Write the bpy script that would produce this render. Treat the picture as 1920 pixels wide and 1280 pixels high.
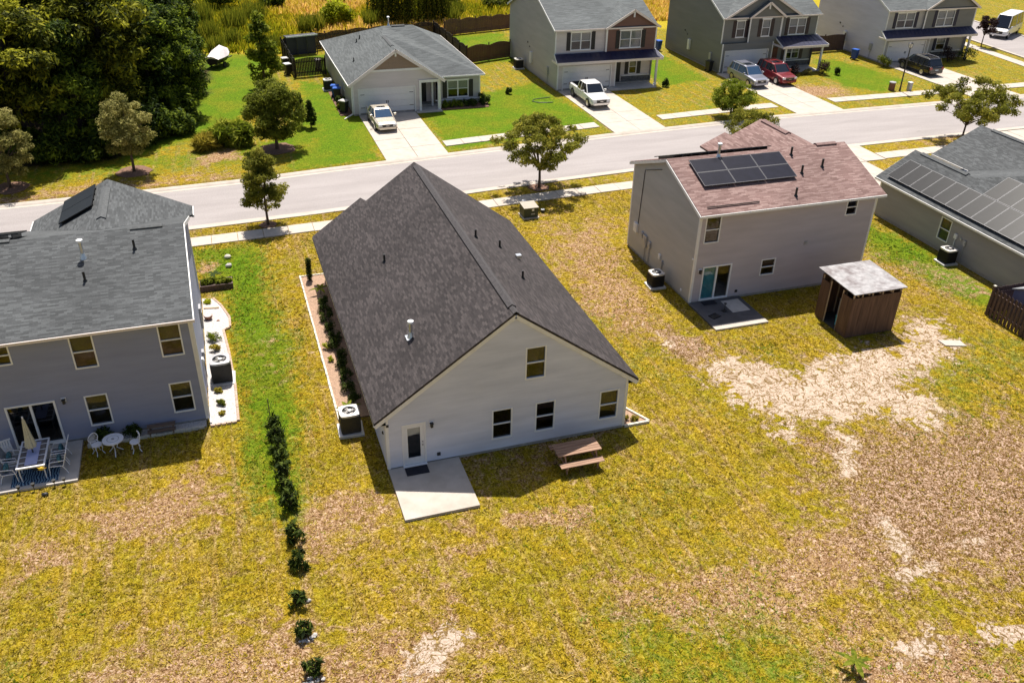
import bpy, bmesh, math, random
import numpy as np
from mathutils import Vector, Matrix
random.seed(7)
rng = np.random.default_rng(11)
for o in list(bpy.data.objects): bpy.data.objects.remove(o, do_unlink=True)
SC = bpy.context.scene
COL = SC.collection

# ------------------------------------------------------------------ camera
F_PX, YAW, PITCH, ROLL = 1646.32, 0.334, 0.5415, 0.0254
CAM = Vector((-4.375, -27.098, 22.379))
_f = Vector((math.sin(YAW)*math.cos(PITCH), math.cos(YAW)*math.cos(PITCH), -math.sin(PITCH)))
_r = Vector((math.cos(YAW), -math.sin(YAW), 0)); _u = _r.cross(_f)
_r2 = _r*math.cos(ROLL)+_u*math.sin(ROLL); _u2 = _u*math.cos(ROLL)-_r*math.sin(ROLL)
cam = bpy.data.cameras.new('camera'); cam_o = bpy.data.objects.new('camera', cam); COL.objects.link(cam_o)
M = Matrix((( _r2.x, _u2.x, -_f.x, CAM.x), (_r2.y, _u2.y, -_f.y, CAM.y), (_r2.z, _u2.z, -_f.z, CAM.z), (0, 0, 0, 1)))
cam_o.matrix_world = M
cam.sensor_width = 36; cam.sensor_fit = 'HORIZONTAL'; cam.lens = 36*F_PX/1920
cam.clip_start = 0.5; cam.clip_end = 4000
SC.camera = cam_o

# ------------------------------------------------------------------ sky and sun
SUN_AZ, SUN_EL = math.radians(13.8), math.radians(65)      # azimuth from +y towards +x
w = bpy.data.worlds.new('World'); SC.world = w; w.use_nodes = True
nt = w.node_tree; bg = nt.nodes['Background']
sky = nt.nodes.new('ShaderNodeTexSky'); sky.sky_type = 'NISHITA'; sky.sun_disc = False
sky.sun_elevation = SUN_EL; sky.sun_rotation = SUN_AZ; sky.air_density = 1.0; sky.dust_density = 2.5; sky.ozone_density = 0.4
nt.links.new(sky.outputs[0], bg.inputs[0]); bg.inputs[1].default_value = 0.075
sl = bpy.data.lights.new('sun', 'SUN'); sl.energy = 5.0; sl.angle = math.radians(0.5); sl.color = (1.0, 0.94, 0.85)
so = bpy.data.objects.new('sun', sl); COL.objects.link(so); so.location = (20, 60, 80)
sd = Vector((math.sin(SUN_AZ)*math.cos(SUN_EL), math.cos(SUN_AZ)*math.cos(SUN_EL), math.sin(SUN_EL)))
so.rotation_euler = (-sd).to_track_quat('-Z', 'Y').to_euler()
SC.view_settings.view_transform = 'Standard'; SC.view_settings.look = 'None'
SC.view_settings.exposure = 0.57; SC.view_settings.gamma = 1.0; SC.view_settings.use_curve_mapping = False

# ------------------------------------------------------------------ materials
MATS = {}
def new_mat(name):
    m = bpy.data.materials.new(name); m.use_nodes = True; MATS[name] = m
    nt = m.node_tree; b = nt.nodes['Principled BSDF']
    return m, nt, b
def nd(nt, t, **k):
    n = nt.nodes.new(t)
    for a, v in k.items():
        if a.startswith('i_'): n.inputs[a[2:]].default_value = v
        else: setattr(n, a, v)
    return n
def ramp(nt, stops, interp='LINEAR'):
    r = nt.nodes.new('ShaderNodeValToRGB'); r.color_ramp.interpolation = interp
    e = r.color_ramp.elements
    while len(e) < len(stops): e.new(0.5)
    for q, (p, c) in zip(e, stops):
        q.position = p; q.color = (c[0], c[1], c[2], 1)
    return r
def plain(name, col, rough=0.6, metal=0.0, vary=0.12, scale=6.0, bump=0.0, bscale=40.0, spec=0.5, coat=0.0, dirt=None, dirt_amt=0.35, dscale=1.2, coords='pos'):
    m, nt, b = new_mat(name)
    b.inputs['Roughness'].default_value = rough; b.inputs['Metallic'].default_value = metal
    b.inputs['Specular IOR Level'].default_value = spec
    if coat: b.inputs['Coat Weight'].default_value = coat; b.inputs['Coat Roughness'].default_value = 0.06
    geo = nd(nt, 'ShaderNodeTexCoord')
    src = geo.outputs['Object']
    n = nd(nt, 'ShaderNodeTexNoise'); n.inputs['Scale'].default_value = scale; n.inputs['Detail'].default_value = 6
    nt.links.new(src, n.inputs['Vector'])
    r = ramp(nt, [(0.25, [c*(1-vary) for c in col]), (0.75, [min(1, c*(1+vary)) for c in col])])
    nt.links.new(n.outputs[0], r.inputs[0]); out = r.outputs[0]
    if dirt:
        n2 = nd(nt, 'ShaderNodeTexNoise'); n2.inputs['Scale'].default_value = dscale; n2.inputs['Detail'].default_value = 8; n2.inputs['Roughness'].default_value = 0.65
        nt.links.new(src, n2.inputs['Vector'])
        r2 = ramp(nt, [(0.45, (0, 0, 0)), (0.72, (dirt_amt,)*3)]); nt.links.new(n2.outputs[0], r2.inputs[0])
        mx = nd(nt, 'ShaderNodeMix', data_type='RGBA'); nt.links.new(r2.outputs[0], mx.inputs[0]); nt.links.new(out, mx.inputs[6]); mx.inputs[7].default_value = (*dirt, 1)
        out = mx.outputs[2]
    nt.links.new(out, b.inputs['Base Color'])
    if bump:
        n3 = nd(nt, 'ShaderNodeTexNoise'); n3.inputs['Scale'].default_value = bscale; n3.inputs['Detail'].default_value = 4
        nt.links.new(src, n3.inputs['Vector'])
        bp = nd(nt, 'ShaderNodeBump'); bp.inputs['Strength'].default_value = bump; bp.inputs['Distance'].default_value = 0.03
        nt.links.new(n3.outputs[0], bp.inputs['Height']); nt.links.new(bp.outputs[0], b.inputs['Normal'])
    return m

def siding_mat(name, col, alt=None):
    m, nt, b = new_mat(name); b.inputs['Roughness'].default_value = 0.55
    geo = nd(nt, 'ShaderNodeNewGeometry')
    mp = nd(nt, 'ShaderNodeMapping'); mp.inputs['Scale'].default_value = (0.35, 0.35, 2.2); nt.links.new(geo.outputs['Position'], mp.inputs[0])
    n = nd(nt, 'ShaderNodeTexNoise'); n.inputs['Scale'].default_value = 1.0; n.inputs['Detail'].default_value = 7; n.inputs['Roughness'].default_value = 0.6
    nt.links.new(mp.outputs[0], n.inputs[0])
    r = ramp(nt, [(0.3, [c*0.90 for c in col]), (0.7, [min(1, c*1.08) for c in (alt or col)])])
    nt.links.new(n.outputs[0], r.inputs[0]); nt.links.new(r.outputs[0], b.inputs['Base Color'])
    return m

def shingle_mat(name, dark, mid, light, rowh=0.085, width=0.27, stain=None):
    m, nt, b = new_mat(name); b.inputs['Roughness'].default_value = 0.9; b.inputs['Specular IOR Level'].default_value = 0.25
    uv0 = nd(nt, 'ShaderNodeUVMap', uv_map='UVMap'); uv = nd(nt, 'ShaderNodeVectorMath', operation='ADD'); uv.inputs[1].default_value = (200.0, 100.0, 0); nt.links.new(uv0.outputs[0], uv.inputs[0])
    br = nd(nt, 'ShaderNodeTexBrick'); br.offset = 0.37; br.offset_frequency = 2
    br.inputs['Color1'].default_value = (0, 0, 0, 1); br.inputs['Color2'].default_value = (1, 1, 1, 1); br.inputs['Mortar'].default_value = (0.35, 0.35, 0.35, 1)
    br.inputs['Scale'].default_value = 1; br.inputs['Mortar Size'].default_value = 0.003; br.inputs['Mortar Smooth'].default_value = 0.2; br.inputs['Bias'].default_value = 0.0
    br.inputs['Brick Width'].default_value = width; br.inputs['Row Height'].default_value = rowh
    nt.links.new(uv.outputs[0], br.inputs['Vector'])
    n = nd(nt, 'ShaderNodeTexNoise'); n.inputs['Scale'].default_value = 16.0; n.inputs['Detail'].default_value = 6; n.inputs['Roughness'].default_value = 0.7
    nt.links.new(uv.outputs[0], n.inputs[0])
    ad = nd(nt, 'ShaderNodeMath', operation='MULTIPLY_ADD'); ad.inputs[1].default_value = 0.40
    sb = nd(nt, 'ShaderNodeMath', operation='MULTIPLY'); sb.inputs[1].default_value = 0.62
    nt.links.new(n.outputs[0], sb.inputs[0]); nt.links.new(br.outputs['Color'], ad.inputs[0]); nt.links.new(sb.outputs[0], ad.inputs[2])
    r = ramp(nt, [(0.20, dark), (0.52, mid), (0.90, light)]); nt.links.new(ad.outputs[0], r.inputs[0]); out = r.outputs[0]
    n2 = nd(nt, 'ShaderNodeTexNoise'); n2.inputs['Scale'].default_value = 0.33; n2.inputs['Detail'].default_value = 5
    nt.links.new(uv.outputs[0], n2.inputs[0])
    r2 = ramp(nt, [(0.35, (0.86,)*3), (0.65, (1.1,)*3)]); nt.links.new(n2.outputs[0], r2.inputs[0])
    mx = nd(nt, 'ShaderNodeMix', data_type='RGBA', blend_type='MULTIPLY'); mx.inputs[0].default_value = 1
    nt.links.new(out, mx.inputs[6]); nt.links.new(r2.outputs[0], mx.inputs[7]); out = mx.outputs[2]
    nt.links.new(out, b.inputs['Base Color'])
    bp = nd(nt, 'ShaderNodeBump'); bp.inputs['Strength'].default_value = 0.25; bp.inputs['Distance'].default_value = 0.02
    nt.links.new(ad.outputs[0], bp.inputs['Height']); nt.links.new(bp.outputs[0], b.inputs['Normal'])
    return m

def glass_mat(name, tint=(0.35, 0.4, 0.42), refl=1.0):
    m, nt, b = new_mat(name); nt.nodes.remove(b); out = nt.nodes['Material Output']
    t = nd(nt, 'ShaderNodeBsdfTransparent'); t.inputs[0].default_value = (*tint, 1)
    g = nd(nt, 'ShaderNodeBsdfGlossy'); g.inputs['Roughness'].default_value = 0.03; g.inputs[0].default_value = (refl, refl, refl, 1)
    lw = nd(nt, 'ShaderNodeLayerWeight'); lw.inputs[0].default_value = 0.5
    pw = nd(nt, 'ShaderNodeMath', operation='POWER'); nt.links.new(lw.outputs['Facing'], pw.inputs[0]); pw.inputs[1].default_value = 4.0
    ma = nd(nt, 'ShaderNodeMath', operation='MULTIPLY_ADD'); nt.links.new(pw.outputs[0], ma.inputs[0]); ma.inputs[1].default_value = 0.9; ma.inputs[2].default_value = 0.06
    ge = nd(nt, 'ShaderNodeNewGeometry'); iv = nd(nt, 'ShaderNodeMath', operation='SUBTRACT'); iv.inputs[0].default_value = 1.0; nt.links.new(ge.outputs['Backfacing'], iv.inputs[1])
    fr = nd(nt, 'ShaderNodeMath', operation='MULTIPLY'); nt.links.new(ma.outputs[0], fr.inputs[0]); nt.links.new(iv.outputs[0], fr.inputs[1])
    mx = nd(nt, 'ShaderNodeMixShader'); nt.links.new(fr.outputs[0], mx.inputs[0]); nt.links.new(t.outputs[0], mx.inputs[1]); nt.links.new(g.outputs[0], mx.inputs[2])
    nt.links.new(mx.outputs[0], out.inputs[0])
    return m

def leaf_mat(name, dark, mid, light, trans=0.3):
    m, nt, b = new_mat(name); out = nt.nodes['Material Output']
    at = nd(nt, 'ShaderNodeAttribute', attribute_name='var')
    r = ramp(nt, [(0.0, dark), (0.5, mid), (1.0, light)]); nt.links.new(at.outputs['Fac'], r.inputs[0])
    nt.links.new(r.outputs[0], b.inputs['Base Color']); b.inputs['Roughness'].default_value = 0.7; b.inputs['Specular IOR Level'].default_value = 0.12
    tr = nd(nt, 'ShaderNodeBsdfTranslucent')
    hs = nd(nt, 'ShaderNodeHueSaturation'); hs.inputs['Value'].default_value = 1.5; hs.inputs['Hue'].default_value = 0.5
    nt.links.new(r.outputs[0], hs.inputs['Color']); nt.links.new(hs.outputs[0], tr.inputs[0])
    mx = nd(nt, 'ShaderNodeMixShader'); mx.inputs[0].default_value = trans
    nt.links.new(b.outputs[0], mx.inputs[1]); nt.links.new(tr.outputs[0], mx.inputs[2]); nt.links.new(mx.outputs[0], out.inputs[0])
    return m

def wood_mat(name, dark, light, along='x', scale=1.0, rough=0.75):
    m, nt, b = new_mat(name); b.inputs['Roughness'].default_value = rough
    tc = nd(nt, 'ShaderNodeTexCoord'); mp = nd(nt, 'ShaderNodeMapping')
    s = {'x': (1.2, 14, 14), 'y': (14, 1.2, 14), 'z': (14, 14, 1.2)}[along]
    mp.inputs['Scale'].default_value = tuple(q*scale for q in s); nt.links.new(tc.outputs['Object'], mp.inputs[0])
    n = nd(nt, 'ShaderNodeTexNoise'); n.inputs['Scale'].default_value = 1; n.inputs['Detail'].default_value = 7; n.inputs['Roughness'].default_value = 0.65; nt.links.new(mp.outputs[0], n.inputs[0])
    r = ramp(nt, [(0.3, dark), (0.7, light)]); nt.links.new(n.outputs[0], r.inputs[0]); nt.links.new(r.outputs[0], b.inputs['Base Color'])
    bp = nd(nt, 'ShaderNodeBump'); bp.inputs['Strength'].default_value = 0.3; bp.inputs['Distance'].default_value = 0.01
    nt.links.new(n.outputs[0], bp.inputs['Height']); nt.links.new(bp.outputs[0], b.inputs['Normal'])
    return m

siding_mat('siding_pale', (0.60, 0.615, 0.71), (0.645, 0.655, 0.74))
siding_mat('siding_grey', (0.26, 0.28, 0.39))
siding_mat('siding_taupe', (0.48, 0.425, 0.44))
siding_mat('siding_greige', (0.30, 0.285, 0.295))
siding_mat('siding_pink', (0.62, 0.56, 0.545))
siding_mat('siding_stone', (0.43, 0.41, 0.385))
siding_mat('siding_brown', (0.17, 0.085, 0.065))
siding_mat('siding_tan', (0.27, 0.19, 0.135))
siding_mat('siding_slate', (0.185, 0.185, 0.175))
siding_mat('siding_lilac', (0.60, 0.58, 0.68))
shingle_mat('shingle_brownblack', (0.0258, 0.0228, 0.0236), (0.0486, 0.0418, 0.0426), (0.1102, 0.0950, 0.0927))
shingle_mat('shingle_grey', (0.0450, 0.0486, 0.0504), (0.0792, 0.0837, 0.0873), (0.1395, 0.1485, 0.1530), width=0.30)
shingle_mat('shingle_rose', (0.1302, 0.0773, 0.0689), (0.2184, 0.1386, 0.1260), (0.3864, 0.2814, 0.2562), width=0.42)
shingle_mat('shingle_far', (0.075, 0.082, 0.084), (0.115, 0.125, 0.128), (0.17, 0.185, 0.187), width=0.6)
plain('shingle_cap', (0.055, 0.05, 0.052), 0.9, vary=0.35, scale=9, bump=0.4)
plain('shingle_cap_grey', (0.085, 0.09, 0.093), 0.9, vary=0.3, scale=9, bump=0.4)
plain('shingle_cap_rose', (0.2, 0.125, 0.115), 0.9, vary=0.3, scale=9, bump=0.4)
plain('metal_roof_navy', (0.012, 0.014, 0.05), 0.45, vary=0.25, scale=3)
plain('trim_white', (0.78, 0.77, 0.76), 0.45, vary=0.05, dirt=(0.5, 0.45, 0.4), dirt_amt=0.25)
plain('trim_pink', (0.74, 0.66, 0.62), 0.45, vary=0.05)
plain('vinyl_white', (0.82, 0.82, 0.82), 0.35, vary=0.03)
plain('foundation', (0.36, 0.33, 0.30), 0.9, vary=0.25, scale=4, bump=0.3)
plain('concrete', (0.47, 0.415, 0.36), 0.85, vary=0.09, scale=2.5, bump=0.12, bscale=60, dirt=(0.33, 0.275, 0.22), dirt_amt=0.55, dscale=0.9)
plain('concrete_shade', (0.50, 0.46, 0.42), 0.85, vary=0.12, scale=3, bump=0.12, bscale=60, dirt=(0.28, 0.25, 0.22), dirt_amt=0.35, dscale=1.2)
plain('concrete_dirty_shaded', (0.095, 0.09, 0.095), 0.8, vary=0.4, scale=2.2, bump=0.15, dirt=(0.05, 0.048, 0.05), dirt_amt=0.8, dscale=1.1)  # dirt, with the house shade put into the dark tone
plain('blind', (0.11, 0.09, 0.045), 0.7, vary=0.06)
plain('blind_pale', (0.55, 0.53, 0.50), 0.7, vary=0.05)
plain('curtain_teal', (0.10, 0.42, 0.50), 0.8, vary=0.2, scale=5)
plain('interior', (0.05, 0.048, 0.045), 0.9, vary=0.1)
plain('dark_plastic', (0.02, 0.02, 0.022), 0.5, vary=0.2)
plain('shutter_black', (0.012, 0.012, 0.016), 0.5, vary=0.2)
plain('shutter_plum', (0.035, 0.02, 0.025), 0.5, vary=0.2)
plain('shutter_navy', (0.015, 0.015, 0.045), 0.5, vary=0.2)
plain('galvanised', (0.62, 0.64, 0.66), 0.3, metal=0.85, vary=0.1)
plain('pipe_black', (0.015, 0.016, 0.018), 0.5, vary=0.2)
plain('ac_body', (0.055, 0.055, 0.058), 0.5, metal=0.3, vary=0.15, scale=10)
plain('ac_lid', (0.62, 0.60, 0.58), 0.4, metal=0.2, vary=0.06)
plain('grey_box', (0.38, 0.38, 0.40), 0.45, metal=0.2, vary=0.1)
plain('white_box', (0.72, 0.72, 0.73), 0.45, vary=0.05)
plain('solar_cell', (0.010, 0.010, 0.018), 0.3, vary=0.25, scale=3, spec=0.3)
plain('solar_cell_grey', (0.012, 0.013, 0.015), 0.35, vary=0.2, scale=3, spec=0.2)
plain('solar_frame', (0.13, 0.13, 0.14), 0.5, metal=0.3, vary=0.05)
plain('solar_frame_black', (0.02, 0.02, 0.022), 0.35, metal=0.5, vary=0.05)
plain('mulch', (0.19, 0.105, 0.07), 0.95, vary=0.5, scale=14, bump=0.9, bscale=30)
plain('pine_straw', (0.36, 0.235, 0.16), 0.95, vary=0.4, scale=16, bump=0.8, bscale=40)
plain('gravel_white', (0.50, 0.47, 0.45), 0.9, vary=0.45, scale=16, bump=1.0, bscale=24)
plain('edging_stone', (0.58, 0.54, 0.46), 0.85, vary=0.2, scale=9, bump=0.3)
plain('edging_brick', (0.46, 0.33, 0.25), 0.85, vary=0.28, scale=5, bump=0.3)
plain('rubber_mat', (0.012, 0.012, 0.02), 0.9, vary=0.3, scale=20)
plain('bark', (0.10, 0.07, 0.05), 0.9, vary=0.35, scale=9, bump=0.6, bscale=18)
plain('bark_dark', (0.04, 0.03, 0.025), 0.9, vary=0.35, scale=9, bump=0.6, bscale=18)
plain('soil', (0.06, 0.04, 0.028), 0.95, vary=0.4, scale=12, bump=0.6)
wood_mat('wood_red', (0.20, 0.105, 0.065), (0.40, 0.25, 0.165), 'x')
wood_mat('wood_red_y', (0.24, 0.12, 0.075), (0.42, 0.25, 0.16), 'z')
wood_mat('plywood_brown', (0.06, 0.03, 0.018), (0.17, 0.092, 0.056), 'z', 0.5)
wood_mat('fence_dark', (0.010, 0.007, 0.007), (0.035, 0.023, 0.02), 'z', 0.8)
wood_mat('fence_brown', (0.075, 0.035, 0.026), (0.15, 0.075, 0.055), 'z', 0.8)
wood_mat('fence_plum', (0.06, 0.035, 0.032), (0.13, 0.08, 0.072), 'z', 0.8)
wood_mat('wood_raw', (0.38, 0.26, 0.16), (0.55, 0.42, 0.28), 'z')
wood_mat('bench_wood', (0.10, 0.065, 0.045), (0.22, 0.15, 0.11), 'x')
plain('felt_roof', (0.33, 0.32, 0.325), 0.8, vary=0.3, scale=3.5, bump=0.3, bscale=8, dirt=(0.13, 0.10, 0.10), dirt_amt=1.0, dscale=1.6)
plain('resin_grey', (0.24, 0.25, 0.26), 0.6, vary=0.1)
plain('resin_blue', (0.16, 0.16, 0.26), 0.6, vary=0.1)
plain('bin_blue', (0.012, 0.055, 0.33), 0.45, vary=0.12)
plain('bin_blue_lid', (0.03, 0.12, 0.5), 0.4, vary=0.12)
plain('bin_black', (0.02, 0.02, 0.022), 0.5, vary=0.12)
plain('green_box', (0.030, 0.042, 0.030), 0.5, vary=0.15, scale=5)
plain('green_box_lid', (0.36, 0.32, 0.26), 0.5, vary=0.1)
plain('utility_green', (0.06, 0.11, 0.06), 0.5, vary=0.15)
plain('white_paint', (0.76, 0.76, 0.80), 0.4, vary=0.05)
plain('sling_mesh', (0.34, 0.36, 0.40), 0.7, vary=0.12)
plain('table_glass', (0.16, 0.145, 0.145), 0.15, vary=0.2)
plain('runner', (0.40, 0.43, 0.66), 0.8, vary=0.08)
plain('umbrella_cloth', (0.52, 0.49, 0.36), 0.85, vary=0.08, scale=8)
plain('cushion_teal', (0.06, 0.16, 0.19), 0.9, vary=0.9, scale=9)
plain('rug_blue', (0.02, 0.055, 0.10), 0.95, vary=0.95, scale=5)
plain('yellow_soft', (0.75, 0.52, 0.03), 0.7, vary=0.1)
plain('terracotta', (0.20, 0.09, 0.05), 0.8, vary=0.2)
plain('lamp_glass', (0.6, 0.58, 0.5), 0.3, vary=0.05)
plain('tyre', (0.012, 0.012, 0.013), 0.8, vary=0.2)
plain('rim', (0.45, 0.45, 0.47), 0.3, metal=0.9, vary=0.05)
plain('car_glass', (0.010, 0.014, 0.022), 0.05, vary=0.05, coat=0.6)
plain('car_glass_blue', (0.03, 0.07, 0.14), 0.05, vary=0.1, coat=0.6)
plain('chrome', (0.6, 0.6, 0.62), 0.15, metal=1.0, vary=0.03)
plain('headlight', (0.75, 0.76, 0.78), 0.1, vary=0.03, coat=0.5)
plain('taillight', (0.25, 0.01, 0.012), 0.15, vary=0.05, coat=0.5)
plain('plate', (0.45, 0.55, 0.62), 0.4, vary=0.05)
plain('paint_champagne', (0.60, 0.53, 0.43), 0.3, metal=0.35, vary=0.03, coat=0.8)
plain('paint_white', (0.74, 0.73, 0.72), 0.3, vary=0.03, coat=0.8)
plain('paint_silver', (0.27, 0.28, 0.35), 0.3, metal=0.5, vary=0.03, coat=0.8)
plain('paint_red', (0.20, 0.012, 0.018), 0.3, metal=0.2, vary=0.04, coat=0.8)
plain('paint_black', (0.008, 0.007, 0.010), 0.25, metal=0.1, vary=0.1, coat=0.9)
plain('door_white', (0.74, 0.73, 0.74), 0.4, vary=0.03)
plain('door_red', (0.10, 0.015, 0.018), 0.4, vary=0.05)
plain('stone_skirt', (0.10, 0.10, 0.105), 0.9, vary=0.5, scale=5, bump=0.6, bscale=8)
plain('boat_white', (0.80, 0.72, 0.72), 0.4, vary=0.08)
plain('hose', (0.03, 0.05, 0.02), 0.5, vary=0.1)
glass_mat('window_glass', (0.78, 0.80, 0.80))
glass_mat('window_glass_dark', (0.2, 0.22, 0.24))
leaf_mat('leaf_olive', (0.04, 0.052, 0.006), (0.135, 0.158, 0.016), (0.34, 0.34, 0.05), 0.5)
leaf_mat('leaf_wood', (0.014, 0.022, 0.004), (0.09, 0.105, 0.01), (0.4, 0.39, 0.03), 0.35)
leaf_mat('leaf_wood_dark', (0.01, 0.02, 0.004), (0.045, 0.078, 0.01), (0.24, 0.3, 0.025), 0.35)
leaf_mat('leaf_grey', (0.055, 0.06, 0.014), (0.23, 0.22, 0.065), (0.52, 0.46, 0.18), 0.48)
leaf_mat('leaf_dark', (0.01, 0.018, 0.003), (0.036, 0.058, 0.008), (0.12, 0.155, 0.022), 0.25)
leaf_mat('leaf_green', (0.05, 0.075, 0.006), (0.15, 0.19, 0.012), (0.42, 0.42, 0.06), 0.45)
leaf_mat('leaf_yellow', (0.12, 0.15, 0.005), (0.34, 0.37, 0.01), (0.55, 0.55, 0.04), 0.48)
leaf_mat('leaf_willow', (0.03, 0.04, 0.004), (0.09, 0.1, 0.01), (0.24, 0.21, 0.03), 0.48)
leaf_mat('leaf_crape', (0.045, 0.052, 0.008), (0.175, 0.18, 0.02), (0.4, 0.35, 0.06), 0.5)
leaf_mat('leaf_plum', (0.012, 0.008, 0.008), (0.04, 0.022, 0.02), (0.09, 0.05, 0.04))
leaf_mat('leaf_goldplant', (0.10, 0.09, 0.01), (0.30, 0.25, 0.03), (0.52, 0.40, 0.06))
leaf_mat('lush_blade', (0.045, 0.085, 0.003), (0.14, 0.22, 0.006), (0.32, 0.35, 0.04), 0.3)
leaf_mat('grass_blade', (0.085, 0.062, 0.004), (0.36, 0.27, 0.01), (0.62, 0.45, 0.13), 0.3)
leaf_mat('meadow_blade', (0.16, 0.18, 0.008), (0.45, 0.36, 0.018), (0.72, 0.46, 0.17), 0.4)
leaf_mat('reed', (0.05, 0.07, 0.006), (0.15, 0.17, 0.014), (0.34, 0.31, 0.03), 0.35)

def asphalt():
    m, nt, b = new_mat('asphalt'); b.inputs['Roughness'].default_value = 0.85
    geo = nd(nt, 'ShaderNodeNewGeometry')
    mp = nd(nt, 'ShaderNodeMapping'); mp.inputs['Scale'].default_value = (0.16, 1.1, 1); mp.inputs['Rotation'].default_value = (0, 0, -0.055); nt.links.new(geo.outputs['Position'], mp.inputs[0])
    n = nd(nt, 'ShaderNodeTexNoise'); n.inputs['Scale'].default_value = 0.8; n.inputs['Detail'].default_value = 9; n.inputs['Roughness'].default_value = 0.62; nt.links.new(mp.outputs[0], n.inputs[0])
    r = ramp(nt, [(0.3, (0.265, 0.238, 0.232)), (0.7, (0.34, 0.308, 0.30))]); nt.links.new(n.outputs[0], r.inputs[0])
    n2 = nd(nt, 'ShaderNodeTexNoise'); n2.inputs['Scale'].default_value = 14; n2.inputs['Detail'].default_value = 5; nt.links.new(geo.outputs['Position'], n2.inputs[0])
    r2 = ramp(nt, [(0.3, (0.86,)*3), (0.7, (1.1,)*3)]); nt.links.new(n2.outputs[0], r2.inputs[0])
    mx = nd(nt, 'ShaderNodeMix', data_type='RGBA', blend_type='MULTIPLY'); mx.inputs[0].default_value = 1; nt.links.new(r.outputs[0], mx.inputs[6]); nt.links.new(r2.outputs[0], mx.inputs[7])
    # dark cracks / tar patches
    v = nd(nt, 'ShaderNodeTexNoise'); v.inputs['Scale'].default_value = 0.55; v.inputs['Detail'].default_value = 3; v.inputs['Distortion'].default_value = 2.0; nt.links.new(mp.outputs[0], v.inputs[0])
    r3 = ramp(nt, [(0.70, (0, 0, 0)), (0.76, (0.4,)*3)]); nt.links.new(v.outputs[0], r3.inputs[0])
    mx2 = nd(nt, 'ShaderNodeMix', data_type='RGBA'); nt.links.new(r3.outputs[0], mx2.inputs[0]); nt.links.new(mx.outputs[2], mx2.inputs[6]); mx2.inputs[7].default_value = (0.12, 0.11, 0.11, 1)
    nt.links.new(mx2.outputs[2], b.inputs['Base Color'])
    bp = nd(nt, 'ShaderNodeBump'); bp.inputs['Strength'].default_value = 0.15; bp.inputs['Distance'].default_value = 0.02; nt.links.new(n2.outputs[0], bp.inputs['Height']); nt.links.new(bp.outputs[0], b.inputs['Normal'])
asphalt()

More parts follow.
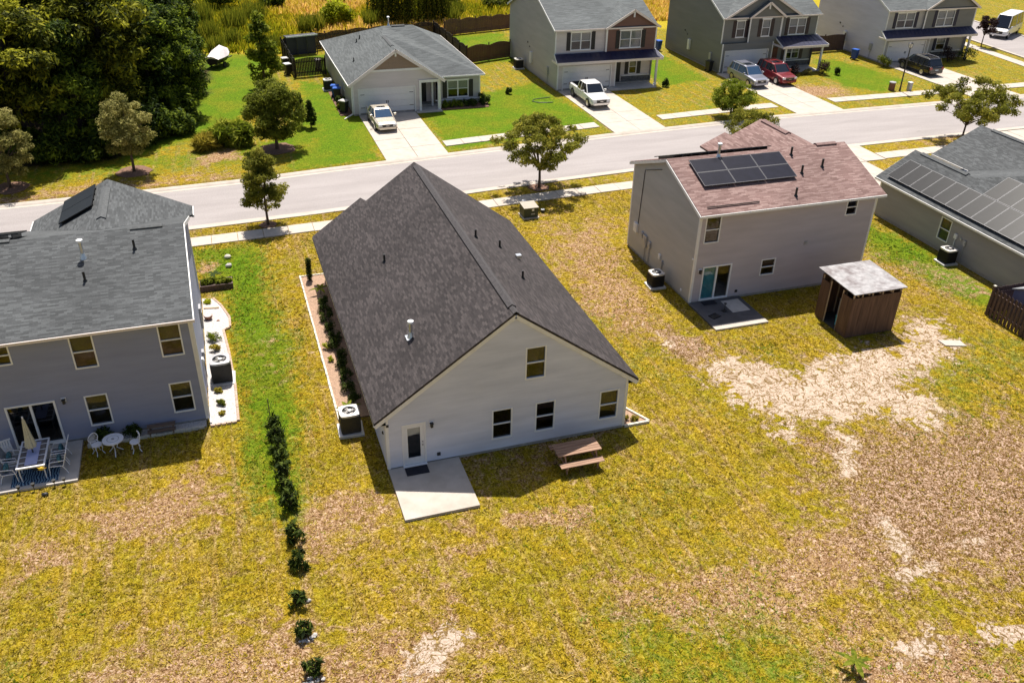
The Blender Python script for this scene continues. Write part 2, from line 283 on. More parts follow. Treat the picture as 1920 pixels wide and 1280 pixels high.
def ground_mat():
    m, nt, b = new_mat('ground'); b.inputs['Roughness'].default_value = 0.95; b.inputs['Specular IOR Level'].default_value = 0.1
    geo = nd(nt, 'ShaderNodeNewGeometry'); P = geo.outputs['Position']
    def noise(scale, detail=6, rough=0.6, dist=0.0):
        n = nd(nt, 'ShaderNodeTexNoise'); n.inputs['Scale'].default_value = scale; n.inputs['Detail'].default_value = detail
        n.inputs['Roughness'].default_value = rough; n.inputs['Distortion'].default_value = dist; nt.links.new(P, n.inputs[0]); return n.outputs[0]
    fine = noise(7.5, 8, 0.72, 1.6); mid = noise(1.7, 7, 0.68, 0.6); big = noise(0.35, 5, 0.6); fine2 = noise(13, 6, 0.75, 1.0)
    def mixc(f, a, c):
        x = nd(nt, 'ShaderNodeMix', data_type='RGBA'); nt.links.new(f, x.inputs[0]); nt.links.new(a, x.inputs[6]); nt.links.new(c, x.inputs[7]); return x.outputs[2]
    def attr(n):
        return nd(nt, 'ShaderNodeAttribute', attribute_name=n).outputs['Fac']
    def thr(mask, nz, k, lo, hi):
        s = nd(nt, 'ShaderNodeMath', operation='MULTIPLY_ADD'); nt.links.new(nz, s.inputs[0]); s.inputs[1].default_value = k
        sub = nd(nt, 'ShaderNodeMath', operation='SUBTRACT'); nt.links.new(mask, sub.inputs[0]); sub.inputs[1].default_value = k*0.5
        nt.links.new(sub.outputs[0], s.inputs[2])
        mr = nd(nt, 'ShaderNodeMapRange', interpolation_type='SMOOTHSTEP'); nt.links.new(s.outputs[0], mr.inputs[0]); mr.inputs[1].default_value = lo; mr.inputs[2].default_value = hi
        return mr.outputs[0]
    def rc(nz, st):
        r = ramp(nt, st); nt.links.new(nz, r.inputs[0]); return r.outputs[0]
    grass = rc(fine, [(0.39, (0.070, 0.040, 0.004)), (0.47, (0.225, 0.145, 0.007)), (0.54, (0.385, 0.270, 0.010)), (0.66, (0.58, 0.42, 0.10))])
    olive = rc(fine, [(0.39, (0.050, 0.038, 0.004)), (0.47, (0.175, 0.142, 0.005)), (0.55, (0.300, 0.252, 0.007)), (0.68, (0.45, 0.36, 0.06))])
    lushc = rc(fine, [(0.36, (0.030, 0.052, 0.003)), (0.47, (0.082, 0.155, 0.004)), (0.58, (0.140, 0.225, 0.006)), (0.72, (0.28, 0.32, 0.025))])
    dryc = rc(fine, [(0.40, (0.075, 0.034, 0.012)), (0.475, (0.24, 0.130, 0.055)), (0.545, (0.43, 0.275, 0.155)), (0.65, (0.68, 0.52, 0.40))])
    sandc = rc(fine2, [(0.30, (0.36, 0.23, 0.14)), (0.45, (0.54, 0.41, 0.31)), (0.62, (0.64, 0.53, 0.43))])
    c = mixc(thr(big, mid, 0.9, 0.35, 0.65), grass, olive)
    def streak(sx, sy, seedz):
        mp = nd(nt, 'ShaderNodeMapping'); mp.inputs['Scale'].default_value = (sx, sy, 1); mp.inputs['Location'].default_value = (seedz, seedz, 0); mp.inputs['Rotation'].default_value = (0, 0, 0.05); nt.links.new(P, mp.inputs[0])
        n = nd(nt, 'ShaderNodeTexNoise'); n.inputs['Scale'].default_value = 1; n.inputs['Detail'].default_value = 5; n.inputs['Roughness'].default_value = 0.6; nt.links.new(mp.outputs[0], n.inputs[0])
        r = ramp(nt, [(0.52, (0, 0, 0)), (0.64, (0.55,)*3)]); nt.links.new(n.outputs[0], r.inputs[0]); return r.outputs[0]
    c = mixc(streak(0.22, 2.0, 3.0), c, olive); c = mixc(streak(2.3, 0.16, 9.0), c, dryc)
    straw = rc(mid, [(0.50, (0, 0, 0)), (0.66, (0.7,)*3)])
    c = mixc(straw, c, dryc)
    lushm = mixc(rc(big, [(0.44, (0, 0, 0)), (0.62, (0.5,)*3)]), lushc, rc(fine, [(0.38, (0.06, 0.06, 0.004)), (0.5, (0.19, 0.185, 0.008)), (0.66, (0.36, 0.30, 0.03))]))
    c = mixc(thr(attr('lush'), mid, 1.2, 0.25, 0.75), c, lushm)
    c = mixc(thr(attr('dry'), mid, 2.0, 0.30, 0.78), c, dryc)
    # runners creeping over the bare sand
    def ridge(scale, width, dist):
        a = nd(nt, 'ShaderNodeMath', operation='SUBTRACT'); nt.links.new(noise(scale, 4, 0.55, dist), a.inputs[0]); a.inputs[1].default_value = 0.5
        q = nd(nt, 'ShaderNodeMath', operation='ABSOLUTE'); nt.links.new(a.outputs[0], q.inputs[0])
        mr = nd(nt, 'ShaderNodeMapRange', interpolation_type='SMOOTHSTEP'); nt.links.new(q.outputs[0], mr.inputs[0]); mr.inputs[1].default_value = width; mr.inputs[2].default_value = width*0.3; return mr.outputs[0]
    rf = nd(nt, 'ShaderNodeMath', operation='MAXIMUM'); nt.links.new(ridge(1.2, 0.035, 1.5), rf.inputs[0]); nt.links.new(ridge(2.9, 0.03, 1.2), rf.inputs[1])
    run = rc(fine2, [(0.3, (0.12, 0.065, 0.02)), (0.7, (0.30, 0.20, 0.08))])
    sandr = mixc(rf.outputs[0], sandc, run)
    c = mixc(thr(thr(attr('sand'), mid, 2.4, 0.20, 1.0), fine, 1.1, 0.32, 0.70), c, sandr)
    # speckled ground: dark tufts on pinkish soil
    sp = rc(fine, [(0.42, (0.085, 0.042, 0.010)), (0.50, (0.19, 0.105, 0.035)), (0.545, (0.47, 0.315, 0.22)), (0.70, (0.62, 0.48, 0.39))])
    c2 = mixc(thr(attr('speck'), mid, 1.8, 0.30, 0.70), c, sp)
    c2 = mixc(thr(thr(attr('sand'), mid, 2.4, 0.20, 1.0), fine, 1.1, 0.32, 0.70), c2, sandr)
    mead = rc(fine, [(0.30, (0.12, 0.12, 0.006)), (0.45, (0.32, 0.27, 0.012)), (0.60, (0.48, 0.34, 0.03)), (0.78, (0.62, 0.42, 0.18))])
    c2 = mixc(thr(attr('meadow'), mid, 0.5, 0.3, 0.7), c2, mead)
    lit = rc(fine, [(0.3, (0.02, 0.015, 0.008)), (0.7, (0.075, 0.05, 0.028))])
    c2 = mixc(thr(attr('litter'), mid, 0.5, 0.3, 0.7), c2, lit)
    nt.links.new(c2, b.inputs['Base Color'])
    bp = nd(nt, 'ShaderNodeBump'); bp.inputs['Strength'].default_value = 0.9; bp.inputs['Distance'].default_value = 0.10
    nt.links.new(fine, bp.inputs['Height']); nt.links.new(bp.outputs[0], b.inputs['Normal'])
ground_mat()

# ------------------------------------------------------------------ builders
ORI = {}
def tag(o, label=None, cat=None, group=None, kind=None):
    if label: o['label'] = label
    if cat: o['category'] = cat
    if group: o['group'] = group
    if kind: o['kind'] = kind
    return o
def thing(name, label, cat, loc=(0, 0, 0), rotz=0.0, group=None, world=False, scale=1.0):
    o = bpy.data.objects.new(name, None); COL.objects.link(o); o.empty_display_size = 0.3
    o.location = loc; o.rotation_euler = (0, 0, rotz); o.scale = (scale,)*3
    ORI[o] = Vector(loc) if world else Vector((0, 0, 0))
    return tag(o, label, cat, group)
class MB:
    def __init__(s): s.v = []; s.f = []; s.m = []; s.mi = 0
    def add(s, verts, faces):
        b = len(s.v); s.v.extend([tuple(q) for q in verts])
        for f in faces: s.f.append(tuple(b+i for i in f)); s.m.append(s.mi)
        return s
    def box(s, x0, y0, z0, x1, y1, z1):
        if x1 < x0: x0, x1 = x1, x0
        if y1 < y0: y0, y1 = y1, y0
        if z1 < z0: z0, z1 = z1, z0
        return s.add([(x0, y0, z0), (x1, y0, z0), (x1, y1, z0), (x0, y1, z0), (x0, y0, z1), (x1, y0, z1), (x1, y1, z1), (x0, y1, z1)],
              [(0, 3, 2, 1), (4, 5, 6, 7), (0, 1, 5, 4), (1, 2, 6, 5), (2, 3, 7, 6), (3, 0, 4, 7)])
    def bar(s, a, b, w, h, up=(0, 0, 1)):
        a = Vector(a); b = Vector(b); d = (b-a).normalized(); up = Vector(up)
        if abs(d.dot(up)) > 0.98: up = Vector((1, 0, 0))
        r = d.cross(up).normalized(); u = r.cross(d)
        V = []
        for p in (a, b):
            for sx, sy in ((-1, -1), (1, -1), (1, 1), (-1, 1)): V.append(p+r*(sx*w/2)+u*(sy*h/2))
        return s.add(V, [(0, 1, 2, 3), (7, 6, 5, 4), (0, 4, 5, 1), (1, 5, 6, 2), (2, 6, 7, 3), (3, 7, 4, 0)])
    def tube(s, pts, r, n=8, cap=True):
        pts = [Vector(p) for p in pts]; rs = r if isinstance(r, (list, tuple)) else [r]*len(pts)
        V = []; F = []; prev = None
        for i, p in enumerate(pts):
            d = (pts[min(i+1, len(pts)-1)]-pts[max(i-1, 0)]).normalized()
            ref = prev if prev is not None else (Vector((1, 0, 0)) if abs(d.z) > 0.8 else Vector((0, 0, 1)))
            u = (ref-d*ref.dot(d)); u = u.normalized() if u.length > 1e-6 else d.orthogonal().normalized()
            prev = u; vv = d.cross(u)
            for k in range(n):
                a = 2*math.pi*k/n; V.append(p+(u*math.cos(a)+vv*math.sin(a))*rs[i])
        for i in range(len(pts)-1):
            for k in range(n):
                F.append((i*n+k, i*n+(k+1) % n, (i+1)*n+(k+1) % n, (i+1)*n+k))
        if cap: F.append(tuple(range(n-1, -1, -1))); F.append(tuple((len(pts)-1)*n+k for k in range(n)))
        return s.add(V, F)
    def cyl(s, x, y, z0, z1, r, r2=None, n=12): return s.tube([(x, y, z0), (x, y, z1)], [r, r if r2 is None else r2], n)
    def prism(s, poly, z0, z1):
        n = len(poly); a = sum(poly[i][0]*poly[(i+1) % n][1]-poly[(i+1) % n][0]*poly[i][1] for i in range(n))
        if a < 0: poly = poly[::-1]
        V = [(p[0], p[1], z0) for p in poly]+[(p[0], p[1], z1) for p in poly]
        return s.add(V, [tuple(range(n-1, -1, -1)), tuple(range(n, 2*n))]+[(i, (i+1) % n, n+(i+1) % n, n+i) for i in range(n)])
    def blob(s, c, rx, ry, rz, n=10, m=7, jit=0.0):
        V = []; F = []
        for i in range(m+1):
            th = math.pi*i/m
            for k in range(n):
                ph = 2*math.pi*k/n; q = 1+random.uniform(-jit, jit)
                V.append((c[0]+rx*q*math.sin(th)*math.cos(ph), c[1]+ry*q*math.sin(th)*math.sin(ph), c[2]+rz*q*math.cos(th)))
        for i in range(m):
            for k in range(n): F.append((i*n+k, (i+1)*n+k, (i+1)*n+(k+1) % n, i*n+(k+1) % n))
        return s.add(V, F)
    def build(s, name, mat, parent=None, smooth=False, uv=False, bevel=0.0, kind=None):
        me = bpy.data.meshes.new(name); off = ORI.get(parent, Vector((0, 0, 0))) if parent else Vector((0, 0, 0))
        V = [(v[0]-off.x, v[1]-off.y, v[2]-off.z) for v in s.v]
        me.from_pydata(V, [], s.f)
        mats = mat if isinstance(mat, (list, tuple)) else [mat]
        for q in mats: me.materials.append(MATS[q])
        if len(mats) > 1: me.polygons.foreach_set('material_index', s.m)
        if smooth: me.polygons.foreach_set('use_smooth', [True]*len(me.polygons))
        if uv:
            me.update(); ul = me.uv_layers.new(name='UVMap'); Z = Vector((0, 0, 1))
            for p in me.polygons:
                n = p.normal; h = Z.cross(n)
                h = h.normalized() if h.length > 1e-4 else Vector((1, 0, 0)); q = n.cross(h)
                for li in p.loop_indices:
                    c = Vector(me.vertices[me.loops[li].vertex_index].co)+off
                    ul.data[li].uv = (c.dot(h), c.dot(q))
        o = bpy.data.objects.new(name, me); COL.objects.link(o)
        if bevel:
            bm = o.modifiers.new('bevel', 'BEVEL'); bm.width = bevel; bm.segments = 2; bm.limit_method = 'ANGLE'
        if parent: o.parent = parent; ORI[o] = off
        if kind: o['kind'] = kind
        return o
def mesh_obj(name, V, F, mat, parent=None, attrs=None, smooth=False, kind=None):
    me = bpy.data.meshes.new(name)
    V = np.asarray(V, dtype=np.float32); F = np.asarray(F, dtype=np.int32)
    k = F.shape[1]
    me.vertices.add(len(V)); me.vertices.foreach_set('co', V.ravel())
    me.loops.add(F.size); me.loops.foreach_set('vertex_index', F.ravel())
    me.polygons.add(len(F)); me.polygons.foreach_set('loop_start', np.arange(0, F.size, k, dtype=np.int32))
    me.polygons.foreach_set('loop_total', np.full(len(F), k, dtype=np.int32))
    if smooth: me.polygons.foreach_set('use_smooth', np.ones(len(F), dtype=bool))
    me.update(calc_edges=True)
    for an, (dom, dat) in (attrs or {}).items():
        a = me.attributes.new(an, 'FLOAT', dom); a.data.foreach_set('value', np.asarray(dat, dtype=np.float32))
    me.materials.append(MATS[mat]); o = bpy.data.objects.new(name, me); COL.objects.link(o)
    if parent: o.parent = parent
    if kind: o['kind'] = kind
    return o
# ------------------------------------------------------------------ setting: ground, road, pavements
NEAR = ([-400, -60, -18, -7, 0, 11, 16, 24, 46, 60, 84, 120, 400], [25.0, 25.6, 26.0, 26.33, 26.69, 27.57, 28.06, 28.64, 29.3, 29.5, 29.5, 29.5, 29.5])
FAR = ([-400, -60, -18, -10, -3.6, 2, 12, 27, 42, 60, 84, 120, 400], [32.5, 33.1, 33.45, 33.7, 34.06, 34.73, 35.73, 37.1, 38.05, 38.1, 38.1, 38.1, 38.1])
def near(x): return np.interp(x, *NEAR)
def far(x): return np.interp(x, *FAR)
def vnoise(x, y, seed=0):
    xi = np.floor(x).astype(np.int64); yi = np.floor(y).astype(np.int64); fx = x-xi; fy = y-yi
    def h(a, b):
        n = (a*374761393+b*668265263+seed*974711) & 0xffffffff; n = ((n ^ (n >> 13))*1274126177) & 0xffffffff
        return ((n ^ (n >> 16)) & 0xffff)/65535.0
    fx = fx*fx*(3-2*fx); fy = fy*fy*(3-2*fy)
    return (h(xi, yi)*(1-fx)+h(xi+1, yi)*fx)*(1-fy)+(h(xi, yi+1)*(1-fx)+h(xi+1, yi+1)*fx)*fy
def fbm(x, y, s, o=4, seed=0):
    t = 0; a = 0.5; f = s
    for i in range(o): t = t+a*vnoise(x*f, y*f, seed+i); a *= 0.5; f *= 2.03
    return t/(1-0.5**o)
def pdist(x, y, poly):
    """signed distance to a polygon, positive inside"""
    x = np.asarray(x, float); y = np.asarray(y, float); d = np.full(x.shape, 1e9); ins = np.zeros(x.shape, bool); n = len(poly)
    for i in range(n):
        ax, ay = poly[i]; bx, by = poly[(i+1) % n]; ex, ey = bx-ax, by-ay
        t = np.clip(((x-ax)*ex+(y-ay)*ey)/(ex*ex+ey*ey+1e-9), 0, 1)
        d = np.minimum(d, np.hypot(x-ax-t*ex, y-ay-t*ey))
        c = ((ay > y) != (by > y)) & (x < (bx-ax)*(y-ay)/((by-ay) if by != ay else 1e-9)+ax); ins ^= c
    return np.where(ins, d, -d)
SAND = [[(15.8,3.2),(17.2,4.5),(18.3,3.5),(19.5,2.1),(22.4,2.3),(23.7,2.4),(26.3,2.1),(28.4,4.3),(30.1,3.8),(29.2,1.3),(26.4,-0.4),(24.3,-0.8),(24.2,-3),(24,-4.2),(22.6,-3.7),(21.4,-2.1),(18.8,-2.6),(16.8,-1.6),(15.9,-0.1)],
 [(17.7,-4.2),(18.8,-4.1),(17.9,-6),(16.9,-5.7)],[(15.9,-2.1),(17.5,-2.2),(16.8,-3.2),(15.9,-2.7)],[(16.1,-8.3),(17.5,-7.8),(17.8,-9.1),(17.1,-10),(16.1,-9.9)],
 [(14.6,-10.9),(16.3,-10.4),(18,-10.6),(17.1,-11.4),(15.2,-11.5)],[(16.2,-13.1),(18.3,-13.7),(17.5,-14.5),(16.3,-13.9)],[(13.3,-12.6),(15.4,-13),(15.3,-13.7),(13.1,-13.8)],
 [(18.6,-9.4),(20.2,-9.4),(19.7,-10),(18.6,-9.9)],[(-0.7,-8.7),(0.4,-8.4),(0.9,-9),(-0.1,-9.7),(-1.2,-9.8)],[(14.8,8.0),(15.6,5.6),(15.3,4.3),(14.8,6)],[(18.8,-2.6),(19.8,-3.5),(19.4,-4.7),(18.4,-4.2)],[(43.0,47.6),(43.9,47.2),(43.9,48.9),(43.2,49.3)]]
SPECK = [[(16.8,-3.2),(21.1,-2.5),(23.8,-4.1),(28.2,-3.7),(25,-13),(19,-13),(16.3,-10.4),(15.5,-7.2)],[(15.9,7.9),(16.8,5.4),(15.6,2.7),(14.6,4)]]
DRY = [[(5,-8.4),(7.9,-8.5),(10.9,-8.7),(14.2,-7.1),(17.1,-7.7),(16.7,-11.5),(13,-11.8),(8.6,-10.9),(5.3,-9.9)],[(-3.1,-1.5),(-0.9,-0.6),(-0.4,-3),(-2.3,-4.1),(-3.5,-3.2)],
 [(-11.8,1.1),(-7.9,2.2),(-6,1.9),(-6.1,-0.6),(-8,-1.8),(-10.6,-0.7)],[(-13.8,0),(-11.9,-0.3),(-10.9,-2.5),(-13.4,-2.7)],
 [(-8.5,-5.8),(-6.5,-6),(-4.9,-6.5),(-3.7,-7.5),(-0.9,-7.3),(1.2,-8.6),(0,-11.3),(-12.2,-9.1),(-10,-6.4)],[(14.7,20.3),(18.2,22.1),(16.6,13.4),(15.5,5.8),(12.9,6.6),(12.9,13.9)],
 [(3.9,-3.7),(6.8,-4),(6.3,-5.3),(3.6,-4.8)],[(-18.8,35.5),(-13.9,35.6),(-4.5,35.8),(-3.9,34.5),(-18.5,33.5)],[(-7,39.3),(-3.5,41.5),(-2.5,38.7),(-6.3,37.1)],
 [(46.8,45.5),(50.2,41.6),(52.7,41.6),(54.5,44.1),(51.5,46.5)],[(-7,20.9),(-5.8,22),(-6.1,20),(-6.7,19.5)],[(11.1,-11.7),(17.2,-14.3),(16.1,-17.4),(10.8,-15.7)]]
LUSH = [[(-3.5,37.2),(8.9,45.4),(7.1,57.1),(3.5,60),(0.8,43.8),(-3.5,40.9)],[(0.4,39.9),(8.7,49.5),(7.1,35.6),(-0.9,34.8)],[(12.1,47.4),(25.5,54.6),(26.7,39.3),(12.1,36.1)],
 [(-11.4,39.3),(-3.1,47.7),(1.6,60.4),(2.6,70),(-4.1,74.7),(-8.9,55.8),(-12.9,43.6)],[(-7.2,23.3),(-2.9,23.1),(-2.5,8.2),(-3.6,-3.0),(-5.2,-0.8),(-5.6,5.5),(-5.3,16.4)],
 [(21.4,75.5),(30,76.6),(26.7,61.4),(21.4,62.3)],[(31.8,12.2),(35.3,17.6),(36.3,4.8),(33.3,3.2),(32.7,6.8)],[(60.7,55.4),(62.3,50.2),(62.6,45.7),(57.1,42),(54.1,44.9),(58,56)],[(3.4,61),(6.4,61),(20,70),(3.4,70)],
 [(37,49.0),(43,50),(43,62),(37,62)]]
LUSH2 = [[(-19,36.3),(-1,37),(-2,42),(-19,41)],[(-19,36.3),(-1,37),(-2,42),(-19,41)],[(2.9,-10.5),(8,-12.0),(9,-17),(2,-16)],[(4,-3.1),(8,-2.6),(12,-1.5),(12,-5),(6,-6.5),(3,-6)]]
MEADOW = [[(-8,74),(2.0,71),(3.0,70),(10,73.2),(22,75.8),(31,78),(44,74),(60,72),(100,82),(140,140),(0,190),(-60,190),(-30,100)]]
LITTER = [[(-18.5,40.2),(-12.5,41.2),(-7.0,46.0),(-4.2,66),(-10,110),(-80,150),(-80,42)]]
BARE = [[(42.3,22),(44.6,22),(44.6,27),(42.3,27)]]
def mask(x, y, polys, soft, warp=0.8, seed=3):
    wx = x+(fbm(x, y, 0.45, 4, seed)-0.5)*2*warp; wy = y+(fbm(x, y, 0.45, 4, seed+50)-0.5)*2*warp
    out = np.zeros(np.shape(x))
    for p in polys:
        ar = abs(sum(p[i][0]*p[(i+1) % len(p)][1]-p[(i+1) % len(p)][0]*p[i][1] for i in range(len(p))))/2
        d = pdist(wx, wy, p)/min(1.0, 0.35*math.sqrt(ar)/soft); out = np.maximum(out, np.clip(d/soft*0.5+0.5, 0, 1))
    return out
def ground_masks(x, y):
    sand = mask(x, y, SAND, 1.5, 0.9, 3); dry = mask(x, y, DRY, 3.0, 1.5, 9); lush = mask(x, y, LUSH, 1.3, 0.7, 21); speck = np.maximum(mask(x, y, SPECK, 3.4, 1.6, 31), 0.75*mask(x, y, [[(a+(a-22)*0.06, b+(b-0.5)*0.25) for a, b in SAND[0]]]+SAND[3:8], 3.0, 1.4, 33))
    n = fbm(x, y, 0.13, 4, 77); dry = np.maximum(dry, np.clip((n-0.50)*2.6, 0, 0.52)*(y < 33)); lush = np.maximum(lush*0.9, np.clip((0.46-n)*2.2, 0, 0.5))
    lush = np.maximum(lush, 0.62*mask(x, y, LUSH2[:1], 2.0, 1.0, 63)); lush = np.maximum(lush, 0.36*mask(x, y, LUSH2, 2.0, 1.0, 61)); lush = np.where(y > 36, np.maximum(lush, 0.42), lush)
    mead = mask(x, y, MEADOW, 2.0, 1.0, 41); lit = mask(x, y, LITTER, 2.0, 1.0, 51)
    return dict(sand=sand, dry=dry*0.95, lush=lush*0.95, speck=speck, meadow=mead, litter=lit)

def make_ground():
    def grow(a, b, s0, g):
        out = [a]; s = s0
        while abs(out[-1]-b) > s and (b-out[-1])*(b-a) > 0: out.append(out[-1]+math.copysign(s, b-a)); s *= g
        out.append(b); return out
    xs = grow(-22, -2500, 0.8, 1.25)[::-1]+list(np.arange(-21.6, 44, 0.4))+grow(44, 110, 0.6, 1.015)[0:]+grow(112, 2500, 3, 1.4)
    xs = np.array(sorted(set(np.round(xs, 3))))
    tA = np.concatenate([-np.array(grow(0.0, 560, 0.38, 1.0))[0:1], [0]])
    yA = np.array(grow(-24, -2500, 1.0, 1.4)[::-1]+list(np.arange(-23.5, 24.4, 0.4)))     # up to the near verge
    nA = 8; nC = 8
    yC = np.array(list(np.arange(43, 70, 0.6))+grow(70, 150, 0.9, 1.03)+grow(155, 3000, 8, 1.35))
    rows = []
    for y in yA: rows.append((np.full(len(xs), y), 0))
    nx = near(xs); fx = far(xs)
    for k in range(1, nA+1):
        t = k/nA; rows.append((24.2*(1-t)+nx*t if True else None, 0))
    rows.append((nx+0.02, -0.35)); rows.append((fx-0.02, -0.35)); rows.append((fx.copy(), 0))
    for k in range(1, nC+1):
        t = k/(nC+0.5); rows.append((fx*(1-t)+43*t, 0))
    for y in yC: rows.append((np.full(len(xs), y), 0))
    Y = np.array([r[0] for r in rows]); Zb = np.array([np.full(len(xs), r[1], float) for r in rows]); X = np.tile(xs, (len(rows), 1))
    Z = Zb + np.where(Zb < 0, 0, (fbm(X, Y, 0.5, 3, 5)-0.5)*0.05-0.02)
    V = np.stack([X, Y, Z], -1).reshape(-1, 3); nr, nc = X.shape
    i = np.arange(nr*nc).reshape(nr, nc)
    Fq = np.stack([i[:-1, :-1], i[:-1, 1:], i[1:, 1:], i[1:, :-1]], -1).reshape(-1, 4)
    mk = ground_masks(X.ravel(), Y.ravel())
    o = mesh_obj('ground', V, Fq, 'ground', attrs={k: ('POINT', v) for k, v in mk.items()}, smooth=True, kind='structure')
make_ground()

def strip(name, xs, ya, yb, za, zb, mat, kind='structure', thick=0.25):
    m = MB(); n = len(xs)
    for i, x in enumerate(xs): m.v += [(x, ya[i], za), (x, yb[i], zb), (x, ya[i], za-thick), (x, yb[i], zb-thick)]
    for i in range(n-1):
        a = 4*i; b = a+4
        for f in ((a, b, b+1, a+1), (a, a+2, b+2, b), (a+1, b+1, b+3, a+3)): m.f.append(f); m.m.append(0)
    return m.build(name, mat, kind=kind)
RX = np.unique(np.concatenate([np.arange(-130, 130.1, 2.0), [-400, 400]]))
strip('road', RX, near(RX)+0.55, far(RX)-0.55, -0.062, -0.062, 'asphalt', thick=0.1)
def kerb(name, yfun, sgn):
    # rolled kerb: back edge flush with the grass, gutter pan running down to the asphalt
    m = MB(); prof = [(-0.14, -0.06), (-0.14, 0.035), (0.03, 0.05), (0.22, 0.0), (0.34, -0.062), (0.62, -0.055), (0.62, -0.2)]
    for x in RX:
        y = yfun(x)
        for p in prof: m.v.append((x, y+sgn*p[0], p[1]))
    k = len(prof)
    for i in range(len(RX)-1):
        for j in range(k-1):
            a = i*k+j; f = (a, a+1, a+k+1, a+k); m.f.append(f if sgn < 0 else f[::-1]); m.m.append(0)
    return m.build(name, 'concrete', kind='structure')
kerb('kerb', near, 1); kerb('kerb', far, -1)

def slab_piece(parent, corners, z0=-0.05, z1=0.03, mat='concrete'):
    return MB().prism(corners, z0, z1).build('slab', mat, parent)
def pavement(name, x0, x1, ya, yb, skip=(), step=1.52):
    base = thing(name, None, None, (x0, float(ya(x0)), 0), world=True); base['kind'] = 'structure'
    x = x0
    while x < x1-0.2:
        e = min(x+step, x1)
        if not any(a < (x+e)/2 < b for a, b in skip):
            g = 0.014; dz = random.uniform(-0.006, 0.006)
            slab_piece(base, [(x+g, float(ya(x))), (e-g, float(ya(e))), (e-g, float(yb(e))), (x+g, float(yb(x)))], z1=0.035+dz)
        x = e
def verge(x): return np.interp(x, [-20, 0, 24, 60], [1.38, 1.42, 1.9, 2.0])
pavement('sidewalk', -21, 70, lambda x: near(x)-verge(x)-1.28, lambda x: near(x)-verge(x), skip=[(25.2, 28.9), (38.5, 44.4), (56.5, 62.0)])
pavement('sidewalk', 12.2, 79, lambda x: far(x)+np.interp(x, [12, 27, 50], [1.75, 2.05, 2.4]), lambda x: far(x)+np.interp(x, [12, 27, 50], [3.0, 3.3, 3.7]), skip=[(26.2, 31.3), (44.4, 49.6), (64.4, 70.0)])
def driveway(name, x0, x1, y0f, y1, rows, cols, mat='concrete', z=0.04):
    d = thing(name, None, None, (x0, float(y0f((x0+x1)/2)), 0), world=True); d['kind'] = 'structure'
    g = 0.016
    for j in range(cols):
        xa = x0+(x1-x0)*j/cols; xb = x0+(x1-x0)*(j+1)/cols
        for i in range(rows):
            t0, t1 = i/rows, (i+1)/rows
            c = [(xa+g, y0f(xa)*(1-t0)+y1*t0+g), (xb-g, y0f(xb)*(1-t0)+y1*t0+g), (xb-g, y0f(xb)*(1-t1)+y1*t1-g), (xa+g, y0f(xa)*(1-t1)+y1*t1-g)]
            slab_piece(d, [(float(a), float(b)) for a, b in c], z1=z+random.uniform(-0.005, 0.005), mat=mat)
ff = lambda x: far(x)+0.12
driveway('driveway', 7.05, 11.95, ff, 47.0, 5, 2)
driveway('driveway', 26.4, 31.2, ff, 50.2, 5, 2)
driveway('driveway', 44.55, 49.5, ff, 52.4, 5, 2)
driveway('driveway', 64.5, 69.9, ff, 52.2, 5, 2)
driveway('driveway', 38.6, 42.4, lambda x: 21.0, 25.8, 2, 2)
driveway('driveway', 38.6, 44.3, lambda x: 25.85, 29.1, 1, 3)
driveway('driveway', 57.0, 61.8, lambda x: 20.0, 29.2, 4, 2)
driveway('driveway', 25.2, 28.9, lambda x: 18.2, 28.5, 4, 2)
# entrance walks and patios
def pad(name, x0, y0, x1, y1, z, mat, parent=None):
    o = MB().box(x0, y0, -0.08, x1, y1, z).build(name, mat, parent, bevel=0.01)
    o['kind'] = 'structure'; return o
pad('walkway', 12.02, 46.6, 14.3, 48.2, 0.05, 'concrete_shade')
pad('walkway', 31.3, 49.2, 36.2, 51.2, 0.06, 'concrete_shade')
pad('walkway', 51.2, 51.0, 55.9, 52.8, 0.06, 'concrete_shade')
pad('patio', 0.0, -3.05, 2.87, -0.02, 0.10, 'concrete')
pad('patio', -14.9, 2.86, -11.5, 5.5, 0.08, 'concrete_shade')
rp = pad('patio', 18.12, 6.52, 21.2, 9.0, 0.08, 'concrete_dirty_shaded')
MB().box(18.12, 6.1, -0.08, 21.2, 6.515, 0.078).build('slab', 'concrete', rp)  # paler edge: sunlit strip past the house shadow put into the colour
# side street beyond the corner house
def side_x(y): return 82.6+0.10*(y-50)
def quad_strip(name, f0, f1, y0, y1, z, mat, step=4.0):
    ys = np.arange(y0, y1+0.1, step); m = MB()
    for y in ys: m.v += [(f0(y), y, z), (f1(y), y, z), (f0(y), y, -0.1), (f1(y), y, -0.1)]
    for i in range(len(ys)-1):
        a = 4*i; b = a+4
        for f in ((a, a+1, b+1, b), (a, b, b+2, a+2), (a+1, a+3, b+3, b+1)): m.f.append(f); m.m.append(0)
    return m.build(name, mat, kind='structure')
quad_strip('side_road', lambda y: side_x(y)+0.2, lambda y: side_x(y)+8.2, 36.5, 180, 0.012, 'asphalt')
quad_strip('kerb', lambda y: side_x(y)-0.15, lambda y: side_x(y)+0.2, 41.0, 177, 0.09, 'concrete')
quad_strip('kerb', lambda y: side_x(y)+8.2, lambda y: side_x(y)+8.5, 41.0, 177, 0.09, 'concrete')
sw = thing('sidewalk', None, None, (79, 46, 0), world=True); sw['kind'] = 'structure'
y = 42.6
while y < 120:
    a = side_x(y)-2.9; b = side_x(y+1.5)-2.9
    slab_piece(sw, [(a, y+0.015), (a+1.4, y+0.015), (b+1.4, y+1.485), (b, y+1.485)], z1=0.035); y += 1.5

